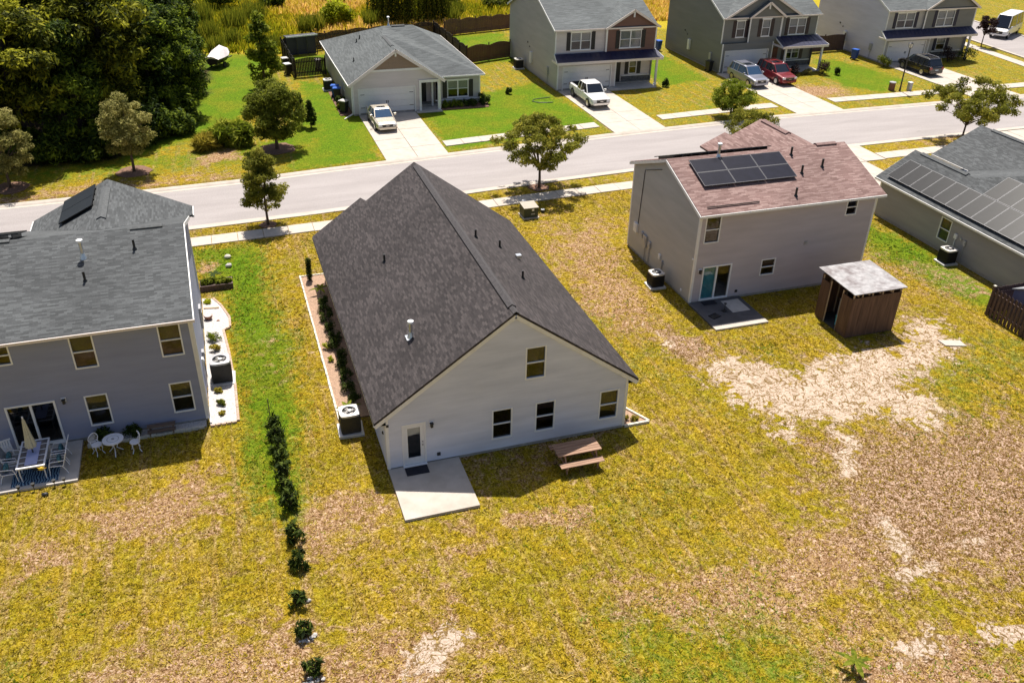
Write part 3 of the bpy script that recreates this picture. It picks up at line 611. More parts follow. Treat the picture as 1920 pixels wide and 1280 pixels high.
# short turf: real blades over the lawns in view
def make_turf():
    def sample(n, x0, x1, y0, y1):
        return rng.uniform(x0, x1, n), rng.uniform(y0, y1, n)
    X = []; Y = []
    for (n, x0, x1, y0, y1) in ((75000, -15, 34, -18, 9), (32000, -8, 37, 9, 27)):
        a, b = sample(n, x0, x1, y0, y1); X.append(a); Y.append(b)
    X = np.concatenate(X); Y = np.concatenate(Y)
    mk = ground_masks(X, Y)
    # keep clear of everything built on the lawn
    ok = (Y < near(X)-0.2) | (Y > far(X)+0.2)
    rects = [(0, -.2, 10.2, 17.2), (0, -3.1, 2.9, 0), (-30, 5.5, -6.5, 16), (-14.9, 2.8, -11.45, 6), (18.1, 9, 28.9, 17), (18.1, 6.1, 21.2, 9), (24, 3.6, 27, 6.3), (36.1, -6, 52, 17.3), (43, 10, 52, 20),
             (-1.5, 2.4, 0, 18.1), (-6.6, 5, -5.3, 17), (-6.7, 17.6, -4.8, 18.5), (6.3, 47, 18.6, 64), (26.2, 49.2, 36.4, 65), (44.8, 51, 56, 65), (7, 34, 12, 48), (26.3, 37, 31.3, 50), (44.5, 38, 49.6, 52.5), (64.4, 38, 70, 53), (64, 51, 80, 64), (38.5, 20, 44.4, 30), (10.2, -.1, 11.4, 2.3)]
    for a, b, c, d in rects: ok &= ~((X > a) & (X < c) & (Y > b) & (Y < d))
    v = near(X)-verge(X); ok &= ~((Y > v-1.35) & (Y < v+0.05))
    ff_ = far(X)+np.interp(X, [12, 27, 50], [1.7, 2.0, 2.35]); ok &= ~((X > 12) & (Y > ff_) & (Y < ff_+1.35))
    r = rng.random(len(X)); dens = 1-0.93*np.clip(mk['sand']*1.6-0.3, 0, 1)-0.55*mk['speck']-0.35*mk['dry']
    ok &= (r < dens) & (mk['litter'] < 0.5) & (mk['meadow'] < 0.6)
    X = X[ok]; Y = Y[ok]; n = len(X); lush = mk['lush'][ok]; dry = mk['dry'][ok]
    clump = fbm(X, Y, 1.6, 3, 91)
    h = (0.025+0.045*rng.random(n))*(0.7+0.6*clump); w = 0.010+0.014*rng.random(n); w = w*np.where(Y > 9, 1.5, 1.0)
    nb = 3; V = np.zeros((n, nb, 3, 3)); az = rng.uniform(0, 2*np.pi, (n, nb)); lean = rng.uniform(0.8, 3.4, (n, nb))
    for k in range(nb):
        c, s = np.cos(az[:, k]), np.sin(az[:, k]); ox = X+rng.normal(0, 0.03, n); oy = Y+rng.normal(0, 0.03, n)
        V[:, k, 0] = np.stack([ox-s*w, oy+c*w, np.full(n, -0.03)], -1); V[:, k, 1] = np.stack([ox+s*w, oy-c*w, np.full(n, -0.03)], -1)
        V[:, k, 2] = np.stack([ox+c*h*lean[:, k], oy+s*h*lean[:, k], h], -1)
    F = np.arange(n*nb*3).reshape(-1, 3)
    g = np.clip(rng.random(n)*0.75+0.06+0.35*(clump-0.45)-0.10*lush+0.28*dry, 0, 1)
    # two sheets of one lawn: green blades and straw-coloured blades share this mesh through the blade tone
    tone = np.repeat(g, nb)
    lushm = rng.random(n) < np.clip(lush*1.2-0.15, 0, 0.9); sel = np.repeat(lushm, nb)
    V = V.reshape(-1, 3, 3)
    for nm, s, mt in (('grass', ~sel, 'grass_blade'), ('green_grass', sel, 'lush_blade')):
        vv = V[s].reshape(-1, 3); ff2 = np.arange(len(vv)).reshape(-1, 3)
        o = mesh_obj(nm, vv, ff2, mt, attrs={'var': ('FACE', tone[s])}, kind='stuff')
        tag(o, 'short yellow-green turf covering the lawns around the houses' if nm == 'grass' else 'short bright green turf in the lusher lawn strips', 'grass', kind='stuff')
make_turf()
# ------------------------------------------------------------------ house kit
class Wall:
    """a wall seen from outside, running left to right from P0 to P1"""
    def __init__(s, P0, P1):
        s.p = Vector((P0[0], P0[1], 0)); d = Vector((P1[0]-P0[0], P1[1]-P0[1], 0)); s.w = d.length; s.d = d/s.w; s.n = Vector((s.d.y, -s.d.x, 0)); s.holes = []
    def pt(s, u, n, z): q = s.p+s.d*u+s.n*n; return (q.x, q.y, z)
    def u(s, x=None, y=None):
        return (x-s.p.x)/s.d.x if x is not None else (y-s.p.y)/s.d.y
    def box(s, mb, u0, n0, z0, u1, n1, z1):
        P = [s.pt(u, n, z) for z in (z0, z1) for (u, n) in ((u0, n0), (u1, n0), (u1, n1), (u0, n1))]
        return mb.add(P, [(0, 1, 2, 3), (7, 6, 5, 4), (1, 0, 4, 5), (2, 1, 5, 6), (3, 2, 6, 7), (0, 3, 7, 4)])
    def siding(s, mb, z0, top, lap=0.14, proud=0.02):
        """clapboards up to the polyline top [(u,z)..] with the holes left open"""
        def ztop(u):
            for (a, za), (b, zb) in zip(top[:-1], top[1:]):
                if a-1e-6 <= u <= b+1e-6: return za+(zb-za)*(u-a)/(b-a) if b > a else max(za, zb)
            return top[-1][1]
        us = sorted(set([round(t[0], 4) for t in top]+[round(v, 4) for h in s.holes for v in h[:2] if 0 < v < s.w]+[0, round(s.w, 4)]))
        for a, b in zip(us[:-1], us[1:]):
            if b-a < 1e-4: continue
            za, zb = ztop(a+1e-5), ztop(b-1e-5); mid = (a+b)/2
            hs = sorted([(h[2], h[3]) for h in s.holes if h[0]-1e-4 <= mid <= h[1]+1e-4]); spans = []; c = z0
            for h in hs:
                if h[0] > c: spans.append((c, h[0]))
                c = max(c, h[1])
            spans.append((c, max(za, zb)))
            for lo, hi in spans:
                k = math.floor((lo-z0)/lap+1e-6)
                while z0+k*lap < hi-1e-6:
                    l = max(lo, z0+k*lap); h = min(hi, z0+(k+1)*lap); k += 1
                    if h-l < 1e-5: continue
                    poly = [(a, l), (b, l), (b, h), (a, h)]; out = []
                    f = lambda p: za+(zb-za)*(p[0]-a)/(b-a)-p[1]
                    for i in range(4):
                        p, q = poly[i], poly[(i+1) % 4]; fp, fq = f(p), f(q)
                        if fp >= -1e-9: out.append(p)
                        if (fp >= -1e-9) != (fq >= -1e-9):
                            t = fp/(fp-fq); out.append((p[0]+(q[0]-p[0])*t, p[1]+(q[1]-p[1])*t))
                    if len(out) < 3: continue
                    frac = lambda z: proud*(1-((z-z0)/lap-math.floor((l-z0)/lap+1e-6)))
                    mb.add([s.pt(u, max(0, frac(z)), z) for u, z in out], [tuple(range(len(out)))])
                    if abs(l-(z0+(k-1)*lap)) < 1e-6:
                        e = [u for u, z in out if abs(z-l) < 1e-6]
                        if len(e) > 1 and max(e)-min(e) > 1e-4: mb.add([s.pt(min(e), 0, l), s.pt(max(e), 0, l), s.pt(max(e), proud, l), s.pt(min(e), proud, l)], [(0, 1, 2, 3)])
        for (u0, u1, h0, h1) in s.holes:
            for q in (((u0, h0), (u0, h1)), ((u1, h1), (u1, h0)), ((u0, h1), (u1, h1)), ((u1, h0), (u0, h0))):
                (a, za), (b, zb) = q
                mb.add([s.pt(a, 0.012, za), s.pt(b, 0.012, zb), s.pt(b, -0.12, zb), s.pt(a, -0.12, za)], [(0, 1, 2, 3)])
    def window(s, house, u0, u1, z0, z1, blind='blind', blind_h=0.5, cols=1, trim=0.055, shutters=None, head=False, rail=True, glass='window_glass', deep=None):
        """double-hung window: frame part with panes and blind under it; u0..z1 is the outside of the trim"""
        s.holes.append((u0+trim*.6, u1-trim*.6, z0+trim*.6, z1-trim*.6))
        m = MB(); p = 0.03
        s.box(m, u0, -0.02, z0, u0+trim, p, z1); s.box(m, u1-trim, -0.02, z0, u1, p, z1)
        s.box(m, u0+trim, -0.02, z1-trim, u1-trim, p+0.002, z1); s.box(m, u0+trim, -0.02, z0, u1-trim, p+0.012, z0+trim)
        zc = (z0+z1)/2
        if rail: s.box(m, u0+trim, -0.045, zc-0.022, u1-trim, 0.012, zc+0.022)
        for c in range(1, cols):
            uc = u0+(u1-u0)*c/cols; s.box(m, uc-0.05, -0.05, z0+trim, uc+0.05, 0.02, z1-trim)
        if head: s.box(m, u0-0.10, 0, z1, u1+0.10, 0.06, z1+0.11); s.box(m, u0-0.06, 0, z0-0.06, u1+0.06, 0.06, z0)
        fr = m.build('window', 'vinyl_white', house)
        for c in range(cols):
            a = u0+trim+(u1-u0-2*trim)*c/cols+0.008; b = u0+trim+(u1-u0-2*trim)*(c+1)/cols-0.008
            for (q0, q1) in (((z0+trim, zc-0.02), (zc+0.02, z1-trim)) if rail else ((z0+trim, z1-trim),)):
                pm = MB(); s.box(pm, a, -0.046, q0, b, -0.040, q1); pm.build('pane', glass, fr)
        if blind:
            bm = MB(); zb = z1-trim-(z1-z0-2*trim)*blind_h; n = max(4, int((z1-zb)/0.05))
            for k in range(n):
                a = zb+(z1-trim-zb)*k/n; b2 = zb+(z1-trim-zb)*(k+1)/n
                bm.add([s.pt(u0+trim, -0.075, a), s.pt(u1-trim, -0.075, a), s.pt(u1-trim, -0.095, b2), s.pt(u0+trim, -0.095, b2)], [(0, 1, 2, 3)])
            bm.build('blind', blind, fr)
        if shutters:
            for (a, b) in ((u0-0.44, u0-0.06), (u1+0.06, u1+0.44)):
                sm = MB(); s.box(sm, a, 0.012, z0-0.02, b, 0.045, z1+0.02)
                k = z0+0.06
                while k < z1-0.05: s.box(sm, a+0.05, 0.045, k, b-0.05, 0.058, k+0.05); k += 0.085
                sm.build('shutter', shutters, house)
        return fr
    def corner(s, house, z0, z1, at='both', mat='trim_white', w=0.1):
        for u in ((0,) if at == 'l' else (s.w,) if at == 'r' else (0, s.w)):
            m = MB(); a, b = (u-0.02, u+w) if u == 0 else (u-w, u+0.02)
            s.box(m, a, -0.03, z0, b, 0.024, z1); m.build('corner_board', mat, house)
def roof(house, polys, mat, thick=0.11, name='roof'):
    m = MB(); idx = {}; V = []; faces = []
    for p in polys:
        n = sum(((Vector(p[i])).cross(Vector(p[(i+1) % len(p)])) for i in range(len(p))), Vector((0, 0, 0)))
        if n.z < 0: p = p[::-1]
        f = []
        for q in p:
            k = tuple(round(c, 3) for c in q)
            if k not in idx: idx[k] = len(V); V.append(k)
            f.append(idx[k])
        faces.append(f)
    n = len(V); m.v = [v for v in V]+[(v[0], v[1], v[2]-thick) for v in V]; ec = {}
    for f in faces:
        for i in range(len(f)): e = (f[i], f[(i+1) % len(f)]); ec[frozenset(e)] = ec.get(frozenset(e), 0)+1
    for f in faces:
        m.f.append(tuple(f)); m.m.append(0); m.f.append(tuple(q+n for q in reversed(f))); m.m.append(0)
        for i in range(len(f)):
            a, b = f[i], f[(i+1) % len(f)]
            if ec[frozenset((a, b))] == 1: m.f.append((b, a, a+n, b+n)); m.m.append(0)
    return m.build(name, mat, house, uv=True)
def edge_board(house, name, pts, mat='trim_white', w=0.04, h=0.16, drop=0.13, out=(0, 0, 0)):
    for a, b in zip(pts[:-1], pts[1:]):
        m = MB(); o = Vector(out); m.bar(Vector(a)+o-Vector((0, 0, drop)), Vector(b)+o-Vector((0, 0, drop)), w, h); m.build(name, mat, house)
def vent_pipe(house, x, y, z, h=0.42, r=0.05):
    m = MB(); m.cyl(x, y, z-0.1, z+h, r, n=10); m.cyl(x, y, z-0.08, z+0.07, r*2.6, r*1.2, n=10); m.build('vent_pipe', 'pipe_black', house, smooth=False)
def flue(house, x, y, z, h=0.62):
    m = MB(); m.cyl(x, y, z-0.1, z+h, 0.075, n=12); m.cyl(x, y, z-0.12, z+0.2, 0.2, 0.08, n=12); m.box(x-0.22, y-0.22, z-0.14, x+0.22, y+0.22, z-0.05); f = m.build('flue_pipe', 'galvanised', house)
    m = MB(); m.cyl(x, y, z+h, z+h+0.09, 0.13, n=12); m.cyl(x, y, z+h+0.09, z+h+0.13, 0.13, 0.05, n=12); m.build('cap', 'vinyl_white', f)
def ridge_cap(house, a, b, mat, w=0.24, h=0.075, name='ridge_vent', slope=0.6):
    a = Vector(a); b = Vector(b); d = (b-a).normalized(); s = d.cross(Vector((0, 0, 1))).normalized()
    m = MB(); V = []
    for p in (a, b):
        V += [p-s*w+Vector((0, 0, h-w*slope)), p+Vector((0, 0, h)), p+s*w+Vector((0, 0, h-w*slope)), p-s*w+Vector((0, 0, -w*slope-0.01)), p+s*w+Vector((0, 0, -w*slope-0.01))]
    m.add(V, [(0, 1, 6, 5), (1, 2, 7, 6), (3, 0, 5, 8), (2, 4, 9, 7), (0, 3, 4, 2, 1), (5, 6, 7, 9, 8)])
    return m.build(name, mat, house)
def solar_panel(house, O, a, b, w, h, cell='solar_cell', frame='solar_frame', lift=0.13):
    O = Vector(O); a = Vector(a).normalized(); b = Vector(b).normalized(); n = a.cross(b).normalized()
    if n.z < 0: n = -n
    def bx(m, u0, v0, n0, u1, v1, n1):
        P = [O+a*u+b*v+n*q for q in (n0, n1) for (u, v) in ((u0, v0), (u1, v0), (u1, v1), (u0, v1))]
        m.add(P, [(0, 3, 2, 1), (4, 5, 6, 7), (0, 1, 5, 4), (1, 2, 6, 5), (2, 3, 7, 6), (3, 0, 4, 7)])
    m = MB(); e = 0.022
    bx(m, e, e, lift, w-e, h-e, lift+0.034); p = m.build('solar_panel', cell, house)
    m = MB()
    bx(m, 0, 0, lift-0.005, w, e, lift+0.04); bx(m, 0, h-e, lift-0.005, w, h, lift+0.04); bx(m, 0, e, lift-0.005, e, h-e, lift+0.04); bx(m, w-e, e, lift-0.005, w, h-e, lift+0.04)
    for u in (0.25*w, 0.75*w): bx(m, u-0.02, 0.02, -0.03, u+0.02, h-0.02, lift-0.006)
    m.build('frame', frame, p)
def wall_lamp(house, wl, u, z):
    m = MB(); wl.box(m, u-0.09, 0.01, z-0.09, u+0.09, 0.04, z+0.11); L = m.build('wall_lamp', 'white_paint', house)
    m = MB(); wl.box(m, u-0.05, 0.04, z-0.13, u+0.05, 0.16, z+0.03); wl.box(m, u-0.07, 0.03, z+0.03, u+0.07, 0.18, z+0.06); m.build('lantern', 'dark_plastic', L)
def wall_box(house, wl, u, z, w=0.28, h=0.45, d=0.12, mat='grey_box', name='utility_box', conduit=None):
    m = MB(); wl.box(m, u-w/2, 0.012, z-h/2, u+w/2, d, z+h/2); wl.box(m, u-w*.3, d, z-h*.15, u+w*.3, d+0.02, z+h*.25); b = m.build(name, mat, house, bevel=0.008)
    if conduit is not None:
        m = MB(); a = wl.pt(u, 0.06, conduit); c = wl.pt(u, 0.06, z-h/2 if conduit < z else z+h/2); m.tube([a, c], 0.025, 8); m.build('conduit', mat, b)
def hole_box(house, wl, u, z, r=0.07, mat='dark_plastic', name='wall_vent'):
    m = MB(); wl.box(m, u-r, 0.012, z-r, u+r, 0.05, z+r); wl.box(m, u-r*.6, 0.05, z-r*.6, u+r*.6, 0.07, z+r*.6); m.build(name, mat, house)
def patio_door(house, wl, u0, u1, z0, z1, curtain=None):
    wl.holes.append((u0+0.03, u1-0.03, z0+0.02, z1-0.03)); m = MB(); t = 0.075; uc = (u0+u1)/2
    wl.box(m, u0, -0.03, z0, u0+t, 0.04, z1); wl.box(m, u1-t, -0.03, z0, u1, 0.04, z1); wl.box(m, u0+t, -0.03, z1-t, u1-t, 0.042, z1); wl.box(m, u0+t, -0.03, z0, u1-t, 0.05, z0+0.09); wl.box(m, uc-0.045, -0.06, z0+0.09, uc+0.045, 0.015, z1-t)
    d = m.build('sliding_door', 'vinyl_white', house)
    for a, b in ((u0+t, uc-0.045), (uc+0.045, u1-t)):
        m = MB(); wl.box(m, a, -0.06, z0+0.09, b, -0.052, z1-t); m.build('pane', 'window_glass' if curtain else 'window_glass_dark', d)
    if curtain:
        m = MB(); n = 14
        for k in range(n):
            a = u0+t+(uc-u0-t)*k/n; b = u0+t+(uc-u0-t)*(k+1)/n; q = -0.075-0.02*(k % 2); r = -0.075-0.02*((k+1) % 2)
            m.add([wl.pt(a, q, z0+0.05), wl.pt(b, r, z0+0.05), wl.pt(b, r, z1-t), wl.pt(a, q, z1-t)], [(0, 1, 2, 3)])
        m.build('curtain', curtain, d)
    m = MB(); wl.box(m, uc+0.06, 0.0, z0+0.95, uc+0.085, 0.05, z0+1.2); m.build('handle', 'dark_plastic', d)
def garage_door(house, wl, u0, u1, z1, hinges=True):
    wl.holes.append((u0, u1, 0.0, z1)); m = MB(); t = 0.1
    wl.box(m, u0-t, -0.02, 0.0, u0, 0.035, z1); wl.box(m, u1, -0.02, 0.0, u1+t, 0.035, z1); wl.box(m, u0-t, -0.02, z1, u1+t, 0.04, z1+t)
    d = m.build('garage_door', 'trim_white', house); n = 4
    for k in range(n):
        a = z1*k/n; b = z1*(k+1)/n; m = MB(); wl.box(m, u0+0.004, -0.09, a+0.006, u1-0.004, -0.05, b-0.006)
        for j in range(8):
            ua = u0+(u1-u0)*j/8+0.07; ub = u0+(u1-u0)*(j+1)/8-0.07; wl.box(m, ua, -0.05, a+0.09, ub, -0.038, b-0.09)
        m.build('panel', 'door_white', d)
    m = MB()
    for u in (u0+0.1, u1-0.45):
        for z in (z1*0.28, z1*0.80): wl.box(m, u, -0.038, z-0.02, u+0.35, -0.026, z+0.02)
    uc = (u0+u1)/2; wl.box(m, uc-0.10, -0.038, z1*.42, uc-0.04, -0.02, z1*.42+0.22); wl.box(m, uc+0.04, -0.038, z1*.42, uc+0.10, -0.02, z1*.42+0.22)
    m.build('hardware', 'dark_plastic', d)
def slab_base(house, x0, y0, x1, y1, z=0.16):
    MB().box(x0+0.02, y0+0.02, -0.15, x1-0.02, y1-0.02, z).build('foundation', 'foundation', house)

# ------------------------------------------------------------------ the house in the middle
def centre_house():
    W, L = 10.16, 16.6
    H = thing('bungalow', 'pale grey house with steep brown-black gable roof above a bare picnic table', 'house', (0, 0, 0), world=True)
    slab_base(H, 0, 0, W, L)
    rx, rz, ex0, ex1, ez, ya, yb = 5.15, 6.42, -0.456, 10.61, 2.43, -0.06, 16.95
    kL = (rz-ez)/(rx-ex0); kR = (rz-ez)/(ex1-rx)
    prof = [(0, ez+(0-ex0)*kL-0.13), (rx, rz-0.13), (W, ez+(ex1-W)*kR-0.13)]
    back = Wall((0, 0), (W, 0)); left = Wall((0, 17.3), (0, 0)); right = Wall((W, 0), (W, L)); front = Wall((W, L), (0, L))
    back.window(H, 4.26, 5.12, 0.62, 2.07, glass='window_glass_dark', blind_h=0.2); back.window(H, 6.1, 6.96, 0.62, 2.07, glass='window_glass_dark', blind_h=0.2)
    back.window(H, 8.92, 9.79, 0.62, 2.07, blind_h=0.5); back.window(H, 5.6, 6.46, 3.27, 4.75, blind_h=0.5)
    # back door with its long glass light
    u0, u1, z0, z1 = 0.60, 1.56, 0.10, 2.12; back.holes.append((u0+0.04, u1-0.04, z0, z1-0.04))
    m = MB(); t = 0.07
    back.box(m, u0, -0.03, z0, u0+t, 0.035, z1); back.box(m, u1-t, -0.03, z0, u1, 0.035, z1); back.box(m, u0+t, -0.03, z1-t, u1-t, 0.037, z1); back.box(m, u0, 0.0, z0-0.07, u1, 0.13, z0+0.02)
    a, b = u0+t, u1-t
    back.box(m, a, -0.05, z0+0.02, a+0.16, -0.01, z1-t); back.box(m, b-0.16, -0.05, z0+0.02, b, -0.01, z1-t); back.box(m, a+0.16, -0.05, z0+0.02, b-0.16, -0.01, z0+0.34); back.box(m, a+0.16, -0.05, z1-t-0.17, b-0.16, -0.01, z1-t)
    D = m.build('door', 'door_white', H)
    m = MB(); back.box(m, a+0.16, -0.04, z0+0.34, b-0.16, -0.03, z1-t-0.17); m.build('pane', 'window_glass', D)
    m = MB(); back.box(m, a+0.16, -0.09, z1-0.62, b-0.16, -0.08, z1-t-0.17); m.build('blind', 'blind_pale', D)
    m = MB(); back.box(m, b-0.10, -0.01, 1.0, b-0.05, 0.05, 1.05); back.box(m, b-0.10, -0.01, 1.14, b-0.05, 0.02, 1.19); m.build('handle', 'grey_box', D)
    for wl, top in ((back, prof), (right, [(0, 2.62), (L, 2.62)]), (left, [(0, 2.62), (17.3, 2.62)]), (front, [(W-t2, z) for t2, z in prof[::-1]])):
        m = MB(); wl.siding(m, 0.14, top); m.build('wall', 'siding_pale', H)
    back.corner(H, 0.1, 2.62); left.corner(H, 0.1, 2.62, 'r'); right.corner(H, 0.1, 2.62, 'l')
    wall_lamp(H, back, 1.78, 1.98); hole_box(H, back, 2.05, 0.42); hole_box(H, left, 17.3-0.55, 1.5, 0.05); hole_box(H, left, 17.3-0.2, 2.3, 0.06, 'white_paint'); hole_box(H, back, 0.06, 2.2, 0.05)
    P = lambda x, y: (x, y, ez+(x-ex0)*kL)
    gx, gy = 2.3, 17.75; gz = ez+(gx-ex0)*kL
    roof(H, [[(ex0, ya, ez), (rx, ya, rz), (rx, yb, rz), (gx, yb, gz), (gx, gy, gz), (ex0, gy, ez)], [(rx, ya, rz), (ex1, ya, ez), (ex1, yb, ez), (rx, yb, rz)], [(gx, gy, gz), (gx, yb, gz), (gx, 16.0, gz), (5.05, 16.0, ez), (5.05, gy, ez)]], 'shingle_brownblack')
    ridge_cap(H, (rx, 0.45, rz), (rx, 16.4, rz), 'shingle_cap', slope=0.62, w=0.17, h=0.065)
    ridge_cap(H, (rx, ya, rz), (rx, 0.44, rz), 'shingle_cap', slope=0.66, w=0.12, h=0.02, name='ridge_shingle')
    edge_board(H, 'rake_board', [(ex0+0.03, ya+0.03, ez), (rx, ya+0.03, rz), (ex1-0.03, ya+0.03, ez)], drop=0.2, h=0.17)
    for x, s in ((ex0, 1), (ex1, -1)):
        m = MB(); m.box(x+s*0.0, ya+0.05, ez-0.17, x+s*0.05, yb-0.05 if s < 0 else gy-0.05, ez-0.10); m.build('fascia', 'trim_white', H)
        m = MB(); m.box(x+s*0.05, ya+0.06, ez-0.17, (0 if s > 0 else W)-s*0.03, yb-0.05, ez-0.14); m.build('soffit', 'trim_white', H)
        m = MB(); m.add([(x, ya+0.012, ez-0.13), ((0 if s > 0 else W), ya+0.012, ez-0.17), ((0 if s > 0 else W), ya+0.012, ez+0.20), (x, ya+0.012, ez-0.09)], [(0, 1, 2, 3), (3, 2, 1, 0)]); m.build('eave_return', 'trim_white', H)
    flue(H, 1.81, 3.28, 4.03)
    for x, y, z in ((2.07, 10.03, 4.22), (5.95, 8.06, 5.86), (7.37, 8.86, 4.81), (7.36, 5.5, 4.82)): vent_pipe(H, x, y, z, 0.36)
    m = MB(); m.box(8.15, 8.6, 4.2, 8.4, 8.85, 4.36); m.build('roof_vent', 'galvanised', H)
    return H
centre_house()

# ------------------------------------------------------------------ the house on the left
def left_house():
    x0, x1, y0, y1 = -18.2, -6.6, 5.55, 15.65
    H = thing('two_storey_house', 'two-storey grey house with grey shingles, solar panels and a furnished patio', 'house', (x1, y0, 0), world=True)
    slab_base(H, x0, y0, x1, y1)
    ey, ez, ry, rz = 5.25, 5.08, 10.6, 6.92; k = (rz-ez)/(ry-ey); fy = 2*ry-ey
    back = Wall((x0, y0), (x1, y0)); right = Wall((x1, y0), (x1, y1)); front = Wall((x1, y1), (x0, y1)); left = Wall((x0, y1), (x0, y0))
    U = lambda x: x-x0
    for a in (-11.07, -7.87):
        back.window(H, U(a), U(a+0.86), 3.37, 4.83, blind_h=0.5); back.window(H, U(a), U(a+0.86), 0.63, 2.10, blind_h=0.47, blind='blind')
    back.window(H, U(-13.78), U(-13.13), 3.98, 4.83, blind_h=0.3)
    patio_door(H, back, U(-13.92), U(-12.12), 0.12, 2.12)
    g = [(0, ez-0.03), (ry-y0, rz-0.15), (y1-y0, ez-0.03)]
    for wl, top in ((back, [(0, 5.08), (x1-x0, 5.08)]), (front, [(0, 5.08), (x1-x0, 5.08)]), (right, g), (left, g)):
        m = MB(); wl.siding(m, 0.14, top, lap=0.14); m.build('wall', 'siding_grey', H)
    back.corner(H, 0.1, 5.05, 'r', w=0.09); right.corner(H, 0.1, 5.05, 'l', w=0.09)
    wall_lamp(H, back, U(-11.79), 2.08)
    wx, wz, wa, wb, we = -9.9, 6.72, -13.55, -6.25, 4.95; wy = 17.5
    vy = ry+(rz-wz)/k; ve = ry+(rz-we)/k
    roof(H, [[(x0-0.15, ey, ez), (x1+0.15, ey, ez), (x1+0.15, ry, rz), (x0-0.15, ry, rz)], [(x0-0.15, ry, rz), (x1+0.15, ry, rz), (x1+0.15, fy, ez), (x0-0.15, fy, ez)]], 'shingle_grey')
    roof(H, [[(wx, vy, wz+0.01), (wx, wy, wz+0.01), (wa, wy, we), (wa, ve, we)], [(wx, vy, wz+0.01), (wb, ve, we), (wb, wy, we), (wx, wy, wz+0.01)]], 'shingle_grey', name='wing_roof')
    m = MB(); wl = Wall((wa+0.3, wy-0.35), (wb-0.3, wy-0.35)); 
    m.box(wa+0.35, y1-0.1, 0, wb-0.35, wy-0.4, we-0.1); m.build('wing_wall', 'siding_grey', H)
    ridge_cap(H, (wx, 12.6, wz), (wx, 16.4, wz), 'shingle_cap_grey', slope=0.46, w=0.2, h=0.07)
    for a, b in ((-8.6, -7.3), (-18, -13.2)): ridge_cap(H, (a, ry, rz), (b, ry, rz), 'shingle_cap_grey', slope=0.33, w=0.15, h=0.06)
    m = MB(); m.box(x0, ey-0.06, ez-0.13, x1+0.2, ey+0.03, ez-0.02); m.build('gutter', 'trim_pink', H)
    m = MB(); m.box(x0, ey+0.02, ez-0.16, x1+0.12, y0-0.03, ez-0.135); m.build('soffit', 'trim_white', H)
    for yy in ((ey, ez, ry, rz), (ry, rz, fy, ez)): edge_board(H, 'rake_board', [(x1+0.17, yy[0], yy[1]), (x1+0.17, yy[2], yy[3])], drop=0.12, h=0.17)
    for xx in (wa, wb):
        m = MB(); m.box(xx-0.05, ve, we-0.15, xx+0.05, wy, we-0.02); m.build('gutter', 'trim_white', H)
    # downspout, meter and boxes on the gable wall
    m = MB(); m.bar((x1+0.06, y0-0.06, 0.25), (x1+0.06, y0-0.06, 4.95), 0.07, 0.07); m.bar((x1+0.06, y0-0.06, 0.25), (x1+0.10, y0-0.35, 0.08), 0.07, 0.07); m.build('downspout', 'trim_white', H)
    wall_box(H, right, 7.0, 1.25, 0.5, 1.1, 0.12, 'grey_box'); wall_box(H, right, 3.3, 1.3, 0.3, 0.4, 0.12, 'grey_box', conduit=0.1); wall_box(H, right, 2.4, 1.5, 0.22, 0.3, 0.1, 'white_box', conduit=0.1)
    flue(H, -10.42, 9.2, 6.42, 0.7); vent_pipe(H, -8.45, 9.35, 6.5); vent_pipe(H, -10.35, 7.9, 5.98)
    # one black panel on the wing, a row on the far slope
    sl = (wz-we)/(wx-wa); a = Vector((0, 1, 0)); b = Vector((1, 0, sl)).normalized()
    for i in range(2): solar_panel(H, (-11.9, 14.45+1.4*i, we+(-11.9-wa)*sl), a, b, 1.39, 1.7, 'solar_cell_grey', 'solar_frame_black')
    c = Vector((0, 1, -k)).normalized()
    for i in range(4): solar_panel(H, (-12.9-1.05*i, ry+0.25, rz-0.25*k), (-1, 0, 0), c, 1.03, 1.75, 'solar_cell_grey', 'solar_frame_black', lift=0.2)
    return H
left_house()

